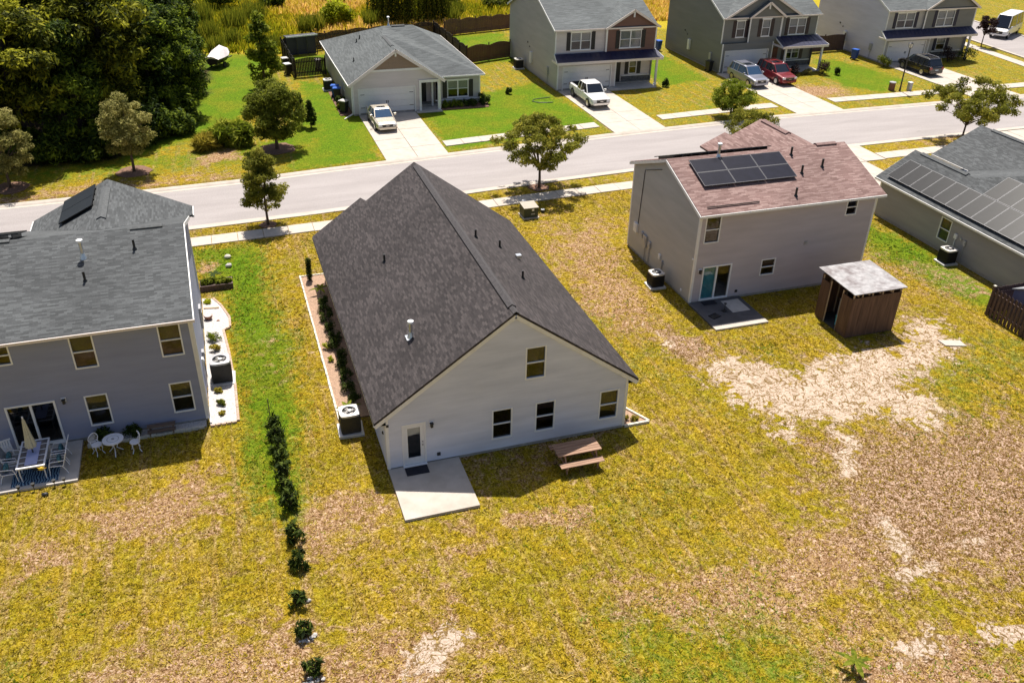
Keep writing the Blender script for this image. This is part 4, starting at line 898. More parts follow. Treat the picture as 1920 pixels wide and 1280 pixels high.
# ------------------------------------------------------------------ the house on the right
def right_house():
    x0, x1, y0, y1 = 18.15, 28.9, 9.05, 16.9
    H = thing('two_storey_house', 'two-storey taupe house with pinkish shingles and solar panels beside the shed', 'house', (x0, y0, 0), world=True)
    slab_base(H, x0, y0, x1, y1)
    ey, ez, ry, rz = 8.78, 5.20, 13.0, 6.77; k = (rz-ez)/(ry-ey); fy = 2*ry-ey; ra, rb = 18.0, 29.25
    back = Wall((x0, y0), (x1, y0)); left = Wall((x0, y1), (x0, y0)); right = Wall((x1, y0), (x1, y1)); front = Wall((x1, y1), (x0, y1))
    U = lambda x: x-x0
    back.window(H, U(18.48), U(19.38), 3.50, 4.98, blind='blind', blind_h=1.0, glass='window_glass_dark'); back.window(H, U(27.0), U(27.72), 4.12, 5.02, blind=None); back.window(H, U(22.25), U(23.15), 1.15, 2.12, blind='blind', blind_h=0.3)
    patio_door(H, back, U(18.70), U(20.44), 0.13, 2.15, curtain='curtain_teal')
    g = [(0, ez-0.03), (y1-ry, rz-0.15), (y1-y0, ez-0.03)]
    for wl, top in ((back, [(0, 5.18), (x1-x0, 5.18)]), (front, [(0, 5.18), (x1-x0, 5.18)]), (left, g), (right, g)):
        m = MB(); wl.siding(m, 0.14, top, lap=0.14); m.build('wall', 'siding_taupe' if wl in (back,) else 'siding_stone', H)
    back.corner(H, 0.1, 5.15, w=0.1); left.corner(H, 0.1, 5.15)
    wx, wz, we_x, we_z = 27.0, 6.76, 23.4, 5.17; s = (wz-we_z)/(wx-we_x); gx = 25.0; gz = wz-(wx-gx)*s; vy = ry+(rz-we_z)/k
    roof(H, [[(ra, ey, ez), (rb, ey, ez), (rb, ry, rz), (ra, ry, rz)], [(ra, ry, rz), (rb, ry, rz), (rb, fy, ez), (ra, fy, ez)]], 'shingle_rose')
    roof(H, [[(wx, ry+0.03, wz), (wx, 18.1, wz), (gx, 18.1, gz), (gx, 18.75, gz), (we_x, 18.75, we_z), (we_x, vy, we_z)], [(wx, ry+0.03, wz), (rb, ry+2.3*s/k, wz-(rb-wx)*s), (rb, 18.1, wz-(rb-wx)*s), (wx, 18.1, wz)], [(gx, 18.1, gz), (26.0, 18.1, gz-0.45), (26.0, 18.75, gz-0.45), (gx, 18.75, gz)]], 'shingle_rose', name='wing_roof')
    m = MB(); m.box(we_x+0.3, y1-0.05, 0, x1, 17.9, we_z-0.1); m.build('wing_wall', 'siding_taupe', H)
    ridge_cap(H, (wx, 15.2, wz), (wx, 17.8, wz), 'shingle_cap_rose', slope=0.42, w=0.2, h=0.08); ridge_cap(H, (27.3, ry, rz), (28.6, ry, rz), 'shingle_cap_rose', slope=0.33, w=0.18, h=0.08)
    m = MB(); m.box(ra, ey-0.05, ez-0.14, rb, ey+0.03, ez-0.015); m.build('gutter', 'trim_white', H)
    m = MB(); m.box(ra+0.1, ey+0.03, ez-0.16, rb-0.1, y0-0.03, ez-0.135); m.build('soffit', 'trim_white', H)
    for q in ((ey, ez, ry, rz), (ry, rz, fy, ez)): edge_board(H, 'rake_board', [(ra-0.02, q[0], q[1]), (ra-0.02, q[2], q[3])], drop=0.12, h=0.15)
    flue(H, 20.99, 12.75, 6.66, 0.7)
    for x, y in ((25.35, 12.39), (25.18, 10.96), (26.67, 11.27), (23.9, 9.42)): vent_pipe(H, x, y, ez+(y-ey)*k, 0.45, 0.06)
    b = Vector((0, 1, k)).normalized(); pw = 5.6/3; ph = 1.03
    for i in range(3):
        for j in range(2): solar_panel(H, (19.05+i*pw, 10.62+j*(ph+0.02)*b.y, ez+(10.62+j*(ph+0.02)*b.y-ey)*k), (1, 0, 0), b, pw-0.02, ph, 'solar_cell', 'solar_frame_black' if 0 else 'solar_frame')
    c = Vector((0, 1, -k)).normalized()
    for i in range(6): solar_panel(H, (18.25+1.05*i, ry+0.12, rz-0.12*k), (1, 0, 0), c, 1.03, 1.8, 'solar_cell', 'solar_frame_black', lift=0.13)
    m = MB(); m.bar((18.55, 9.24, 5.43), (21.6, 9.24, 5.43), 0.05, 0.04); m.build('mounting_rail', 'solar_frame_black', H)
    # service equipment on the gable wall
    ul = lambda y: y1-y
    wall_box(H, left, ul(15.85), 1.62, 0.42, 0.55, 0.14, 'white_box'); wall_box(H, left, ul(15.0), 1.5, 0.25, 0.35, 0.13, 'grey_box'); wall_box(H, left, ul(14.55), 1.3, 0.42, 0.7, 0.14, 'grey_box', conduit=0.1); wall_box(H, left, ul(14.0), 1.3, 0.28, 0.36, 0.12, 'grey_box', conduit=0.1)
    wall_box(H, left, ul(12.7), 1.15, 0.22, 0.3, 0.1, 'white_box'); wall_box(H, left, ul(12.35), 0.95, 0.16, 0.22, 0.1, 'grey_box', conduit=0.1); hole_box(H, left, ul(10.0), 0.4, 0.07, 'white_paint')
    m = MB(); m.tube([left.pt(ul(15.7), 0.03, 1.9), left.pt(ul(15.5), 0.03, 5.25), left.pt(ul(13.6), 0.03, 5.95)], 0.022, 6); m.build('conduit', 'dark_plastic', H)
    wall_lamp(H, back, U(18.52), 1.95); hole_box(H, back, U(20.95), 0.42); hole_box(H, back, U(24.84), 2.78, 0.1, 'grey_box'); hole_box(H, back, 0.12, 5.0, 0.05); hole_box(H, left, 7.7, 2.6, 0.05, 'white_paint')
    return H
right_house()

# ------------------------------------------------------------------ single-storey house at the right edge
def end_house():
    x0, y1 = 36.25, 17.0; x1, y0 = 51.0, -7.0
    H = thing('bungalow', 'single-storey grey house with two rows of solar panels on grey shingles', 'house', (x0, y1, 0), world=True)
    slab_base(H, x0, y0, x1, y1)
    left = Wall((x0, y1), (x0, y0)); front = Wall((x1, y1), (x0, y1)); back = Wall((x0, y0), (x1, y0)); right = Wall((x1, y0), (x1, y1))
    ul = lambda y: y1-y
    left.window(H, ul(11.35), ul(10.45), 0.72, 2.12, blind='blind', blind_h=0.5)
    for wl in (left, front, back, right):
        m = MB(); wl.siding(m, 0.16, [(0, 2.5), (wl.w, 2.5)], lap=0.14); m.build('wall', 'siding_greige', H)
    left.corner(H, 0.1, 2.5, 'l')
    ex, ez, s = 35.95, 2.52, 0.58
    sx = 38.63; sz = ez+(sx-ex)*s; hy = 12.0; cx = 43.6; cz = ez+(cx-ex)*s; cy = 3.8; kf = (cz-sz)/(hy-cy); fy = 16.4; fz = sz-(fy-hy)*kf; vx = sx+(sz-fz)/s
    roof(H, [[(ex, 17.3, ez), (ex, y0-0.3, ez), (cx, y0-0.3, cz), (cx, cy, cz), (sx, hy, sz), (sx, 17.3, sz)],
             [(sx, 17.3, sz), (sx, hy, sz), (vx, fy, fz), (vx, 17.3, fz)],
             [(sx, hy, sz), (cx, cy, cz), (51.3, cy, cz), (51.3, fy, fz), (vx, fy, fz)],
             [(cx, cy, cz), (cx, y0-0.3, cz), (51.3, y0-0.3, cz-0.3), (51.3, cy, cz)]], 'shingle_grey')
    gx, gz, ga, gb, gy = 46.6, 4.25, 42.9, 50.4, 20.1; vy = hy-(gz-sz)/kf
    roof(H, [[(ga, gy, 2.5), (gx, gy, gz), (gx, vy, gz), (ga, 16.5, 2.5)], [(gx, gy, gz), (gb, gy, 2.5), (gb, 16.5, 2.5), (gx, vy, gz)]], 'shingle_grey', name='wing_roof')
    m = MB(); m.box(ga+0.3, 16.0, 0, gb-0.3, gy-0.25, 2.4); m.build('wing_wall', 'siding_greige', H)
    ridge_cap(H, (gx, 13.5, gz), (gx, 19.0, gz), 'shingle_cap_grey', slope=0.45, w=0.2, h=0.07); ridge_cap(H, (sx, hy+0.6, sz), (sx, 16.6, sz), 'shingle_cap_grey', slope=0.55, w=0.18, h=0.07)
    m = MB(); m.box(ex-0.06, y0, ez-0.14, ex+0.03, 17.3, ez-0.02); m.build('gutter', 'trim_white', H)
    m = MB(); m.box(ga-0.05, 16.6, 2.34, ga+0.05, gy, 2.48); m.build('gutter', 'trim_white', H)
    edge_board(H, 'rake_board', [(ex, 17.32, ez), (sx, 17.32, sz), (vx, 17.32, fz)], drop=0.12, h=0.15)
    wall_box(H, left, ul(9.9), 1.42, 0.22, 0.28, 0.12, 'white_box', conduit=0.35); wall_box(H, left, ul(9.15), 1.3, 0.2, 0.3, 0.12, 'grey_box', conduit=0.35); hole_box(H, left, ul(9.5), 1.4, 0.08, 'grey_box')
    b = Vector((1, 0, s)).normalized()
    for i in range(12): solar_panel(H, (36.2+0.05, 16.55-1.04*i, ez+0.3*s), (0, -1, 0), b, 1.02, 1.78, 'solar_cell_grey', 'solar_frame')
    for i in range(6): solar_panel(H, (36.25+1.82*b.x, 10.31-1.04*i, ez+(0.3+1.82*b.x)*s), (0, -1, 0), b, 1.02, 1.78, 'solar_cell_grey', 'solar_frame')
    return H
end_house()

# ------------------------------------------------------------------ houses across the street
def far_bungalow():
    H = thing('bungalow', 'single-storey house with tan front gable behind the champagne saloon', 'house', (6.4, 47.1, 0), world=True)
    slab_base(H, 6.65, 48.4, 18.2, 63.6); slab_base(H, 6.65, 47.15, 12.3, 48.4)
    f = Wall((6.65, 47.15), (14.3, 47.15)); U = lambda x: x-6.65
    garage_door(H, f, U(7.2), U(11.95), 2.12)
    f.holes.append((U(12.5), U(14.05), 0, 2.45))
    px, pz = 10.43, 5.40; s = (pz-2.65)/(px-6.3)
    m = MB(); f.siding(m, 0.12, [(0, 2.6), (U(px), 5.25), (f.w, 2.66)], lap=0.2); m.build('wall', 'siding_pink', H)
    m = MB(); f.box(m, U(8.2), 0.02, 3.55, U(12.7), 0.06, 3.72); m.build('band_board', 'trim_white', H)
    m = MB(); a = U(8.35); b = U(12.52); P = [f.pt(a, 0.03, 3.72), f.pt(b, 0.03, 3.72), f.pt(U(px), 0.03, 5.12)]; m.add(P, [(0, 1, 2)])
    for k in range(1, 14):
        u = a+(b-a)*k/14; zt = 3.72+1.4*(1-abs(u-U(px))/(b-U(px)))-0.06; f.box(m, u-0.02, 0.03, 3.72, u+0.02, 0.045, max(3.76, zt))
    m.build('gable_panel', 'siding_tan', H)
    m = MB(); f.box(m, U(px)-0.07, 0.05, 4.75, U(px)+0.07, 0.16, 5.35); m.build('gable_bracket', 'trim_white', H)
    # porch recess with door, and its post
    m = MB(); m.box(12.45, 49.4, 0, 14.4, 49.5, 2.6); m.build('porch_wall', 'siding_pink', H)
    m = MB(); m.box(12.35, 47.2, 0, 12.45, 49.4, 2.6); m.build('porch_wall', 'siding_pink', H)
    m = MB(); m.box(12.6, 49.34, 0.1, 13.5, 49.4, 2.1); m.build('door', 'shutter_black', H)
    m = MB(); m.box(12.35, 47.05, 0, 12.55, 47.2, 2.5); m.box(14.0, 47.05, 0, 14.22, 47.25, 2.5); m.box(12.35, 47.04, 2.45, 14.22, 47.22, 2.68); m.build('porch_trim', 'trim_white', H)
    m = MB(); m.box(13.75, 48.35, 0, 13.9, 48.5, 2.5); m.build('post', 'trim_white', H)
    r = Wall((14.35, 48.4), (18.2, 48.4)); r.window(H, 0.85, 2.75, 0.65, 2.12, blind='blind_pale', blind_h=0.5, cols=2, shutters='shutter_black', head=True)
    m = MB(); r.siding(m, 0.12, [(0, 2.55), (r.w, 2.55)], lap=0.2); m.build('wall', 'siding_stone', H)
    m = MB(); r.box(m, -0.3, 0.03, 0.42, r.w, 0.10, 0.52); m.build('band_board', 'trim_white', H); r.corner(H, 0.1, 2.5, 'r'); f.corner(H, 0.1, 2.5, 'l')
    L = Wall((6.65, 63.6), (6.65, 47.15)); L.window(H, 63.6-52.2, 63.6-51.5, 0.9, 2.1, blind=None)
    for wl in (L, Wall((18.2, 48.4), (18.2, 63.6)), Wall((18.2, 63.6), (6.65, 63.6))):
        m = MB(); wl.siding(m, 0.12, [(0, 2.55), (wl.w, 2.55)], lap=0.2); m.build('wall', 'siding_stone', H)
    z0 = 2.65; A = (10.9, 54.3, 5.75); B = (13.5, 54.3, 5.75)
    roof(H, [[(6.3, 46.85, z0), (px, 46.85, pz), (px, 52.7, pz), A, (6.3, 63.9, z0)], [(px, 46.85, pz), (14.6, 46.85, z0), (14.6, 48.0, z0), (px, 52.7, pz)],
             [(14.0, 48.0, z0), (18.5, 48.0, z0), B, A, (px, 52.7, pz)], [(18.5, 48.0, z0), (18.5, 63.9, z0), B], [(18.5, 63.9, z0), (6.3, 63.9, z0), A, B]], 'shingle_far')
    ridge_cap(H, (px, 48.2, pz), (px, 52.0, pz), 'shingle_cap_grey', slope=0.6, w=0.16, h=0.05); ridge_cap(H, (11.6, 54.3, 5.75), (12.8, 54.3, 5.75), 'shingle_cap_grey', slope=0.4, w=0.16, h=0.06)
    edge_board(H, 'rake_board', [(6.3, 46.82, z0), (px, 46.82, pz), (14.6, 46.82, z0)], 'trim_pink', drop=0.14, h=0.24)
    m = MB(); m.box(6.24, 46.85, z0-0.14, 6.32, 63.9, z0-0.02); m.build('gutter', 'trim_white', H)
    m = MB(); m.box(14.5, 47.94, z0-0.14, 18.5, 48.02, z0-0.02); m.build('gutter', 'trim_white', H)
    m = MB(); m.box(18.48, 48.0, z0-0.14, 18.56, 63.9, z0-0.02); m.build('gutter', 'trim_pink', H)
    flue(H, 11.5, 55.0, 5.6, 0.7)
    for x, y in ((8.6, 55.6), (8.95, 55.9), (7.6, 51.4)): vent_pipe(H, x, y, z0+(x-6.3)*s, 0.3)
    m = MB(); m.bar((6.55, 47.0, 0.25), (6.55, 47.0, 2.5), 0.08, 0.08); m.bar((6.55, 47.0, 0.2), (5.7, 46.2, 0.06), 0.08, 0.08); m.build('downspout', 'trim_white', H)
    return H
far_bungalow()

def street_house(label, x0, x1, yl, yu, yb, gar, porch, uwins, split, gable, lowwin, cols, roof_peak, cs, extra=None, porch_x=None, postx=(), shut='shutter_black', door='shutter_black', doorx=None, sidewin=None, big=None):
    """two storeys, garage below, a strip of metal roof over garage and porch; yl lower wall, yu upper wall"""
    c_main, c_front, c_gable = cs; ez = 5.38
    H = thing('two_storey_house', label, 'house', (x0, yl, 0), world=True); slab_base(H, x0, yu, x1, yb); slab_base(H, x0, yl, gar[1]+0.5, yu)
    lo = Wall((x0, yl), (gar[1]+0.55, yl)); garage_door(H, lo, gar[0]-x0, gar[1]-x0, 2.12)
    m = MB(); lo.siding(m, 0.12, [(0, 2.9), (lo.w, 2.9)], lap=0.2); m.build('wall', c_front, H); lo.corner(H, 0.1, 2.9)
    px = Wall((gar[1]+0.55, yu+0.35), (x1, yu+0.35))
    m = MB(); m.box(gar[1]+0.45, yl+0.02, 0.1, gar[1]+0.55, yu+0.4, 2.9); m.build('porch_wall', c_front, H)
    if doorx: m = MB(); m.box(doorx, yu+0.24, 0.1, doorx+0.92, yu+0.33, 2.12); m.build('door', door, H)
    for (a, b) in lowwin: px.window(H, a-px.p.x, b-px.p.x, 0.85, 2.15, blind='blind_pale', blind_h=0.5, cols=2 if b-a > 1.3 else 1, shutters=shut)
    m = MB(); px.siding(m, 0.12, [(0, 2.95), (px.w, 2.95)], lap=0.2); m.build('wall', c_front, H)
    m = MB(); px.box(m, 1.2, 0.02, 0.06, px.w, 0.10, 0.66); m.build('stone_skirt', 'stone_skirt', H)
    m = MB(); px.box(m, 1.2, 0.02, 0.66, px.w, 0.13, 0.74); m.build('band_board', 'trim_white', H)
    up = Wall((x0, yu), (x1, yu)); U = lambda x: x-x0
    (ga, gb, gp, gz, gy) = gable; gw = Wall((ga, gy), (gb, gy))
    for (a, b, z0, z1) in uwins:
        wl_, o_ = (gw, ga) if (gy < yu and ga < a and b < gb) else (up, x0)
        wl_.window(H, a-o_, b-o_, z0, z1, blind='blind_pale', blind_h=0.5, cols=2 if b-a > 1.6 else 1, shutters=shut, head=True)
    m = MB(); up.siding(m, 2.85, [(0, ez), (up.w, ez)], lap=0.2); m.build('wall', c_front, H)
    m = MB(); gw.siding(m, 2.85, [(0, ez-0.02), (gp-ga, gz-0.15), (gb-ga, ez-0.02)], lap=0.2); m.build('gable_wall', c_gable, H)
    for u in (0, gw.w): gw.corner(H, 2.85, ez, 'l' if u == 0 else 'r', w=0.12)
    m = MB(); m.box(gp-0.07, gy-0.28, gz-0.75, gp+0.07, gy-0.16, gz-0.15); m.build('gable_bracket', 'trim_white', H)
    depth = yb-yu; ry = yu+depth/2; rz = roof_peak; k = (rz-ez)/(ry-yu+0.3)
    for wl in (Wall((x0, yb), (x0, yu)), Wall((x1, yu), (x1, yb))):
        if wl.p.x == x0 and sidewin:
            for (y, z0, z1, w_) in sidewin: wl.window(H, yb-y, yb-y+w_, z0, z1, blind=None, glass='window_glass_dark')
        m = MB(); wl.siding(m, 0.12, [(0, ez), (depth/2, rz-0.16), (depth, ez)], lap=0.2); m.build('wall', c_main, H)
    wb = Wall((x1, yb), (x0, yb)); m = MB(); wb.siding(m, 0.12, [(0, ez), (wb.w, ez)], lap=0.2); m.build('wall', c_main, H)
    lw = Wall((x0, yu), (x0, yl)); m = MB(); lw.siding(m, 0.12, [(0, 2.9), (lw.w, 2.9)], lap=0.2); m.build('wall', c_main, H)
    fy = yu-0.3; by = yb+0.3
    roof(H, [[(x0-0.2, fy, ez), (x1+0.2, fy, ez), (x1+0.2, ry, rz), (x0-0.2, ry, rz)], [(x0-0.2, ry, rz), (x1+0.2, ry, rz), (x1+0.2, by, ez), (x0-0.2, by, ez)]], 'shingle_far')
    def cross(ga, gb, gp, gz, gy, nm='gable_roof'):
        e = gy-0.3; v = fy+(gz-ez)/k; v2 = fy+0.02
        roof(H, [[(gp, e, gz), (gp, v, gz), (ga-0.25, v2, ez+0.02), (ga-0.25, e, ez-0.02)], [(gp, e, gz), (gb+0.25, e, ez-0.02), (gb+0.25, v2, ez+0.02), (gp, v, gz)]], 'shingle_far', name=nm)
        edge_board(H, 'rake_board', [(ga-0.25, e-0.02, ez), (gp, e-0.02, gz), (gb+0.25, e-0.02, ez)], 'trim_pink', drop=0.12, h=0.2)
    cross(ga, gb, gp, gz, gy)
    if big:
        (ba, bb, bp, bz) = big; gw = Wall((ba, yu-0.05), (bb, yu-0.05)); m = MB(); gw.siding(m, ez-0.05, [(0, ez), (bp-ba, bz-0.15), (bb-ba, ez)], lap=0.2); m.build('gable_wall', c_gable, H); cross(ba, bb, bp, bz, yu, 'gable_roof')
    m = MB(); m.box(x0-0.2, fy-0.06, ez-0.15, x1+0.25, fy+0.02, ez-0.02); m.build('gutter', 'trim_pink', H)
    for q in ((fy, ez, ry, rz), (ry, rz, by, ez)): edge_board(H, 'rake_board', [(x0-0.22, q[0], q[1]), (x0-0.22, q[2], q[3])], drop=0.12, h=0.18)
    up.corner(H, 2.85, ez-0.1); m = MB(); m.box(split-0.06, min(gy, yu)-0.04, 2.85, split+0.06, min(gy, yu)+0.0, ez-0.1); m.build('corner_board', 'trim_white', H)
    pa, pb, py, pz, pt = porch; m = MB()
    roof(H, [[(pa, py, pz), (pb, py, pz), (pb-0.25, yu-0.02 if gy >= yu else gy-0.02, pt), (pa+0.25, yu-0.02 if gy >= yu else gy-0.02, pt)]], 'metal_roof_navy', thick=0.06, name='porch_roof')
    n = int((pb-pa)/0.5); m = MB()
    for i in range(1, n):
        t = i/n; a = (pa+(pb-pa)*t, py+0.03, pz+0.005); b = (pa+0.25+(pb-pa-0.5)*t, (yu if gy >= yu else gy)-0.05, pt+0.005); m.bar(a, b, 0.025, 0.03)
    m.build('roof_seam', 'metal_roof_navy', H, kind='stuff')
    m = MB(); m.box(pa, py-0.05, pz-0.24, pb, py+0.06, pz-0.02); m.box(pa+0.0, py, pz-0.2, pa+0.08, yu-0.05, pz-0.02); m.box(pb-0.1, py, pz-0.2, pb-0.0, yu-0.05, pz-0.02); m.build('porch_beam', 'trim_pink', H)
    edge_board(H, 'rake_board', [(pa-0.01, py, pz), (pa+0.24, yu, pt)], drop=0.06, h=0.14); edge_board(H, 'rake_board', [(pb+0.01, py, pz), (pb-0.24, yu, pt)], drop=0.06, h=0.14)
    for x in postx: m = MB(); m.box(x-0.09, py+0.12, 0.03, x+0.09, py+0.30, pz-0.2); m.box(x-0.13, py+0.08, 0.03, x+0.13, py+0.34, 0.2); m.build('post', 'trim_white', H)
    sw_ = Wall((x0, yb), (x0, yu)); wall_box(H, sw_, yb-(yu+6.2), 1.5, 0.4, 1.05, 0.22, 'white_box', 'water_heater'); wall_box(H, sw_, yb-(yu+1.6), 1.3, 0.4, 0.7, 0.16, 'grey_box', conduit=0.1); hole_box(H, sw_, yb-(yu+7.5), 2.7, 0.08); hole_box(H, sw_, yb-(yu+6.9), 2.4, 0.06)
    return H
street_house('two-storey house with a brown gable beside the white pickup', 26.3, 36.45, 50.3, 51.2, 64.6, (26.9, 31.7), (26.0, 36.9, 49.75, 2.72, 3.2),
    [(27.85, 29.85, 3.45, 5.05), (32.75, 34.95, 3.45, 5.05)], 31.35, (31.35, 36.55, 33.95, 7.0, 51.0), [(34.2, 35.0)], None, 8.35, ('siding_stone', 'siding_pink', 'siding_brown'), postx=(36.35,), doorx=32.35)
street_house('two-storey dark grey house with three upper front windows behind two parked cars', 44.9, 56.0, 52.5, 52.9, 64.6, (45.35, 50.25), (50.85, 56.3, 50.8, 2.72, 3.35),
    [(46.45, 47.4, 3.4, 5.0), (49.2, 50.15, 3.45, 5.1), (52.6, 54.6, 3.4, 5.0)], 51.5, (47.75, 51.5, 49.62, 6.85, 52.6), [(52.9, 54.6)], None, 8.3, ('siding_slate', 'siding_slate', 'siding_slate'), postx=(51.4, 55.75), shut='shutter_plum', door='door_red', doorx=51.0, sidewin=[(59.4, 3.6, 5.1, 0.62)], big=(45.2, 53.6, 49.4, 7.85))
street_house('two-storey lilac-grey corner house with navy shutters behind the lamp post', 64.6, 75.9, 52.2, 52.7, 64.6, (65.1, 69.9), (63.9, 76.1, 51.5, 2.75, 3.35),
    [(65.85, 68.1, 3.5, 5.05), (70.9, 73.2, 3.5, 5.15)], 69.35, (69.35, 76.0, 72.7, 7.5, 52.5), [(72.2, 73.4)], None, 8.4, ('siding_lilac', 'siding_stone', 'siding_slate'), postx=(75.4,), shut='shutter_navy')
# ------------------------------------------------------------------ vegetation kit
def leaves(centres, radii, n, size, seed, flat=0.0, droop=0.0, tone=0.25, long=1.5):
    """n leaf quads gathered in clumps"""
    r = np.random.default_rng(seed); C = np.asarray(centres, float); R = np.asarray(radii, float).reshape(len(C), -1)
    if R.shape[1] == 1: R = np.repeat(R, 3, 1)
    vol = (R[:, 0]*R[:, 1]*R[:, 2])**0.67; idx = r.choice(len(C), n, p=vol/vol.sum())
    d = r.normal(size=(n, 3)); d /= np.linalg.norm(d, axis=1)[:, None]; rad = r.random(n)**0.45
    P = C[idx]+d*R[idx]*rad[:, None]
    nrm = d*0.7+r.normal(size=(n, 3))*0.6+np.array([0, 0, 0.55+flat]); nrm /= np.linalg.norm(nrm, axis=1)[:, None]
    t = np.cross(nrm, r.normal(size=(n, 3))); t /= np.linalg.norm(t, axis=1)[:, None]+1e-9
    if droop: t[:, 2] -= droop; t /= np.linalg.norm(t, axis=1)[:, None]
    b = np.cross(nrm, t); b /= np.linalg.norm(b, axis=1)[:, None]+1e-9
    s = size*(0.6+0.8*r.random(n)); L = (s*long)[:, None]; Wd = (s*0.5)[:, None]
    V = np.stack([P-t*L*0.5, P+b*Wd*0.5+nrm*0.05*L, P+t*L*0.5, P-b*Wd*0.5+nrm*0.05*L], 1).reshape(-1, 3)
    F = np.arange(4*n).reshape(-1, 4); ct = r.normal(0, tone*0.45, len(C))
    var = np.clip(0.45+ct[idx]+r.normal(0, tone*0.55, n)+0.10*(rad-0.6), 0, 1)
    return V, F, var
def limb_mesh(trunk_h, r0, tips, seed, lean=(0, 0), z0=-0.1, fork=0.55):
    m = MB(); r = random.Random(seed); top = Vector((lean[0], lean[1], trunk_h))
    pts = [Vector((0, 0, z0)), Vector((lean[0]*0.3+r.uniform(-.03, .03), lean[1]*0.3, trunk_h*0.4)), top]
    m.tube(pts, [r0*1.25, r0*0.95, r0*0.75], 8)
    for t in tips:
        t = Vector(t); st = pts[1].lerp(top, r.uniform(fork, 1.0)); mid = st.lerp(t, 0.5)+Vector((r.uniform(-.15, .15), r.uniform(-.15, .15), r.uniform(0, .25)))
        m.tube([st, mid, t], [r0*0.5, r0*0.3, r0*0.1], 5)
    return m
def tree(name, label, loc, crown, n, size, mat, trunk_h, r0, seed, group=None, bark='bark', tips=8, tone=0.25, droop=0.0, rotz=0.0, cat='tree', ring=None, flat=0.0, long=1.5):
    """crown: list of (x,y,z,rx,ry,rz) clumps relative to the base"""
    T = thing(name, label, cat, loc, rotz, group)
    C = [c[:3] for c in crown]; R = [c[3:] for c in crown]
    pick = random.Random(seed).sample(range(len(C)), min(tips, len(C)))
    limb_mesh(trunk_h, r0, [C[i] for i in pick], seed).build('trunk', bark, T, smooth=True)
    V, F, var = leaves(C, R, n, size, seed, droop=droop, tone=tone, flat=flat, long=long)
    mesh_obj('crown', V, F, mat, T, {'var': ('FACE', var)})
    if ring:
        k = 18; rr = random.Random(seed); poly = [(math.cos(2*math.pi*i/k)*ring*rr.uniform(.85, 1.1), math.sin(2*math.pi*i/k)*ring*rr.uniform(.85, 1.1)) for i in range(k)]
        MB().prism(poly, -0.05, 0.025).build('mulch_ring', 'mulch', T)
    return T
def crown_ball(z0, z1, r, n, seed, cr=0.35, hollow=0.45, shape=None):
    """clump centres through an ovoid from z0 to z1"""
    g = np.random.default_rng(seed); out = []
    while len(out) < n:
        p = g.uniform(-1, 1, 3); d = np.linalg.norm(p)
        if d > 1 or d < hollow*g.random(): continue
        t = (p[2]+1)/2; w = shape(t) if shape else 1.0
        rad = cr*g.uniform(0.7, 1.3)
        out.append((p[0]*r*w, p[1]*r*w, z0+(z1-z0)*t, rad*1.15, rad*1.15, rad*0.8))
    return out

# street and garden trees
tree('street_tree', 'slim upright olive-green tree on the verge between kerb and pavement', (-2.35, 25.75, 0), crown_ball(0.95, 4.8, 1.5, 78, 1, 0.34, shape=lambda t: 1.15-0.7*t), 12000, 0.13, 'leaf_crape', 2.6, 0.07, 1, ring=0.55)
tree('street_tree', 'wide spreading crape tree on the verge beside the green transformer box', (16.2, 27.3, 0), crown_ball(1.75, 5.1, 3.15, 105, 2, 0.36, hollow=0.75, shape=lambda t: 0.72+0.5*math.sin(math.pi*min(1, t*0.9+0.1))-0.35*t), 14000, 0.15, 'leaf_crape', 1.6, 0.10, 2, tips=26, ring=0.7, tone=0.3)
tree('street_tree', 'broad open street tree on the verge beyond the solar-panelled bungalow', (53.6, 29.0-0.9, 0), crown_ball(1.7, 5.0, 3.4, 95, 3, 0.38, hollow=0.75, shape=lambda t: 0.8+0.4*math.sin(math.pi*t)-0.3*t), 12500, 0.16, 'leaf_crape', 1.7, 0.08, 3, tips=24, tone=0.3)
tree('garden_tree', 'dense dark rounded tree on the lawn beside a sandy mulch ring', (-0.4, 40.2, 0), crown_ball(0.9, 5.1, 2.35, 120, 4, 0.45, shape=lambda t: 1.12-0.5*t), 18000, 0.17, 'leaf_olive', 1.7, 0.12, 4, tone=0.22, ring=1.4)
tree('magnolia_tree', 'tall narrow glossy tree standing between the bungalow fence and the wood', (0.2, 57.6, 0), crown_ball(0.4, 6.7, 1.55, 60, 5, 0.42, shape=lambda t: 1.2-0.85*t), 5200, 0.26, 'leaf_green', 4.5, 0.12, 5, tone=0.4)
tree('garden_tree', 'rounded silvery-olive tree at the edge of the dark wood', (-10.55, 37.75, 0), crown_ball(1.5, 5.4, 1.95, 80, 6, 0.36, shape=lambda t: 1.1-0.45*t), 11000, 0.14, 'leaf_grey', 2.2, 0.09, 6, ring=1.2, tone=0.3)
tree('garden_tree', 'silvery-olive tree beside a small pink mulch ring at the wood edge', (-18.3, 36.6, 0), crown_ball(0.9, 5.6, 1.85, 75, 7, 0.36, shape=lambda t: 1.15-0.45*t), 10000, 0.14, 'leaf_grey', 2.2, 0.09, 7, ring=1.2, tone=0.3)
tree('street_tree', 'compact round dark green tree on the far verge opposite the rose-roofed house', (38.3, 39.0, 0), crown_ball(0.5, 3.1, 1.75, 60, 8, 0.36), 9000, 0.14, 'leaf_green', 1.1, 0.09, 8, tone=0.2)
tree('street_tree', 'loose bronze-green tree standing behind the rose-shingled roof', (32.6, 27.0, 0), crown_ball(1.6, 4.5, 1.75, 60, 9, 0.32, hollow=0.7), 6500, 0.13, 'leaf_crape', 1.7, 0.08, 9, tips=16)
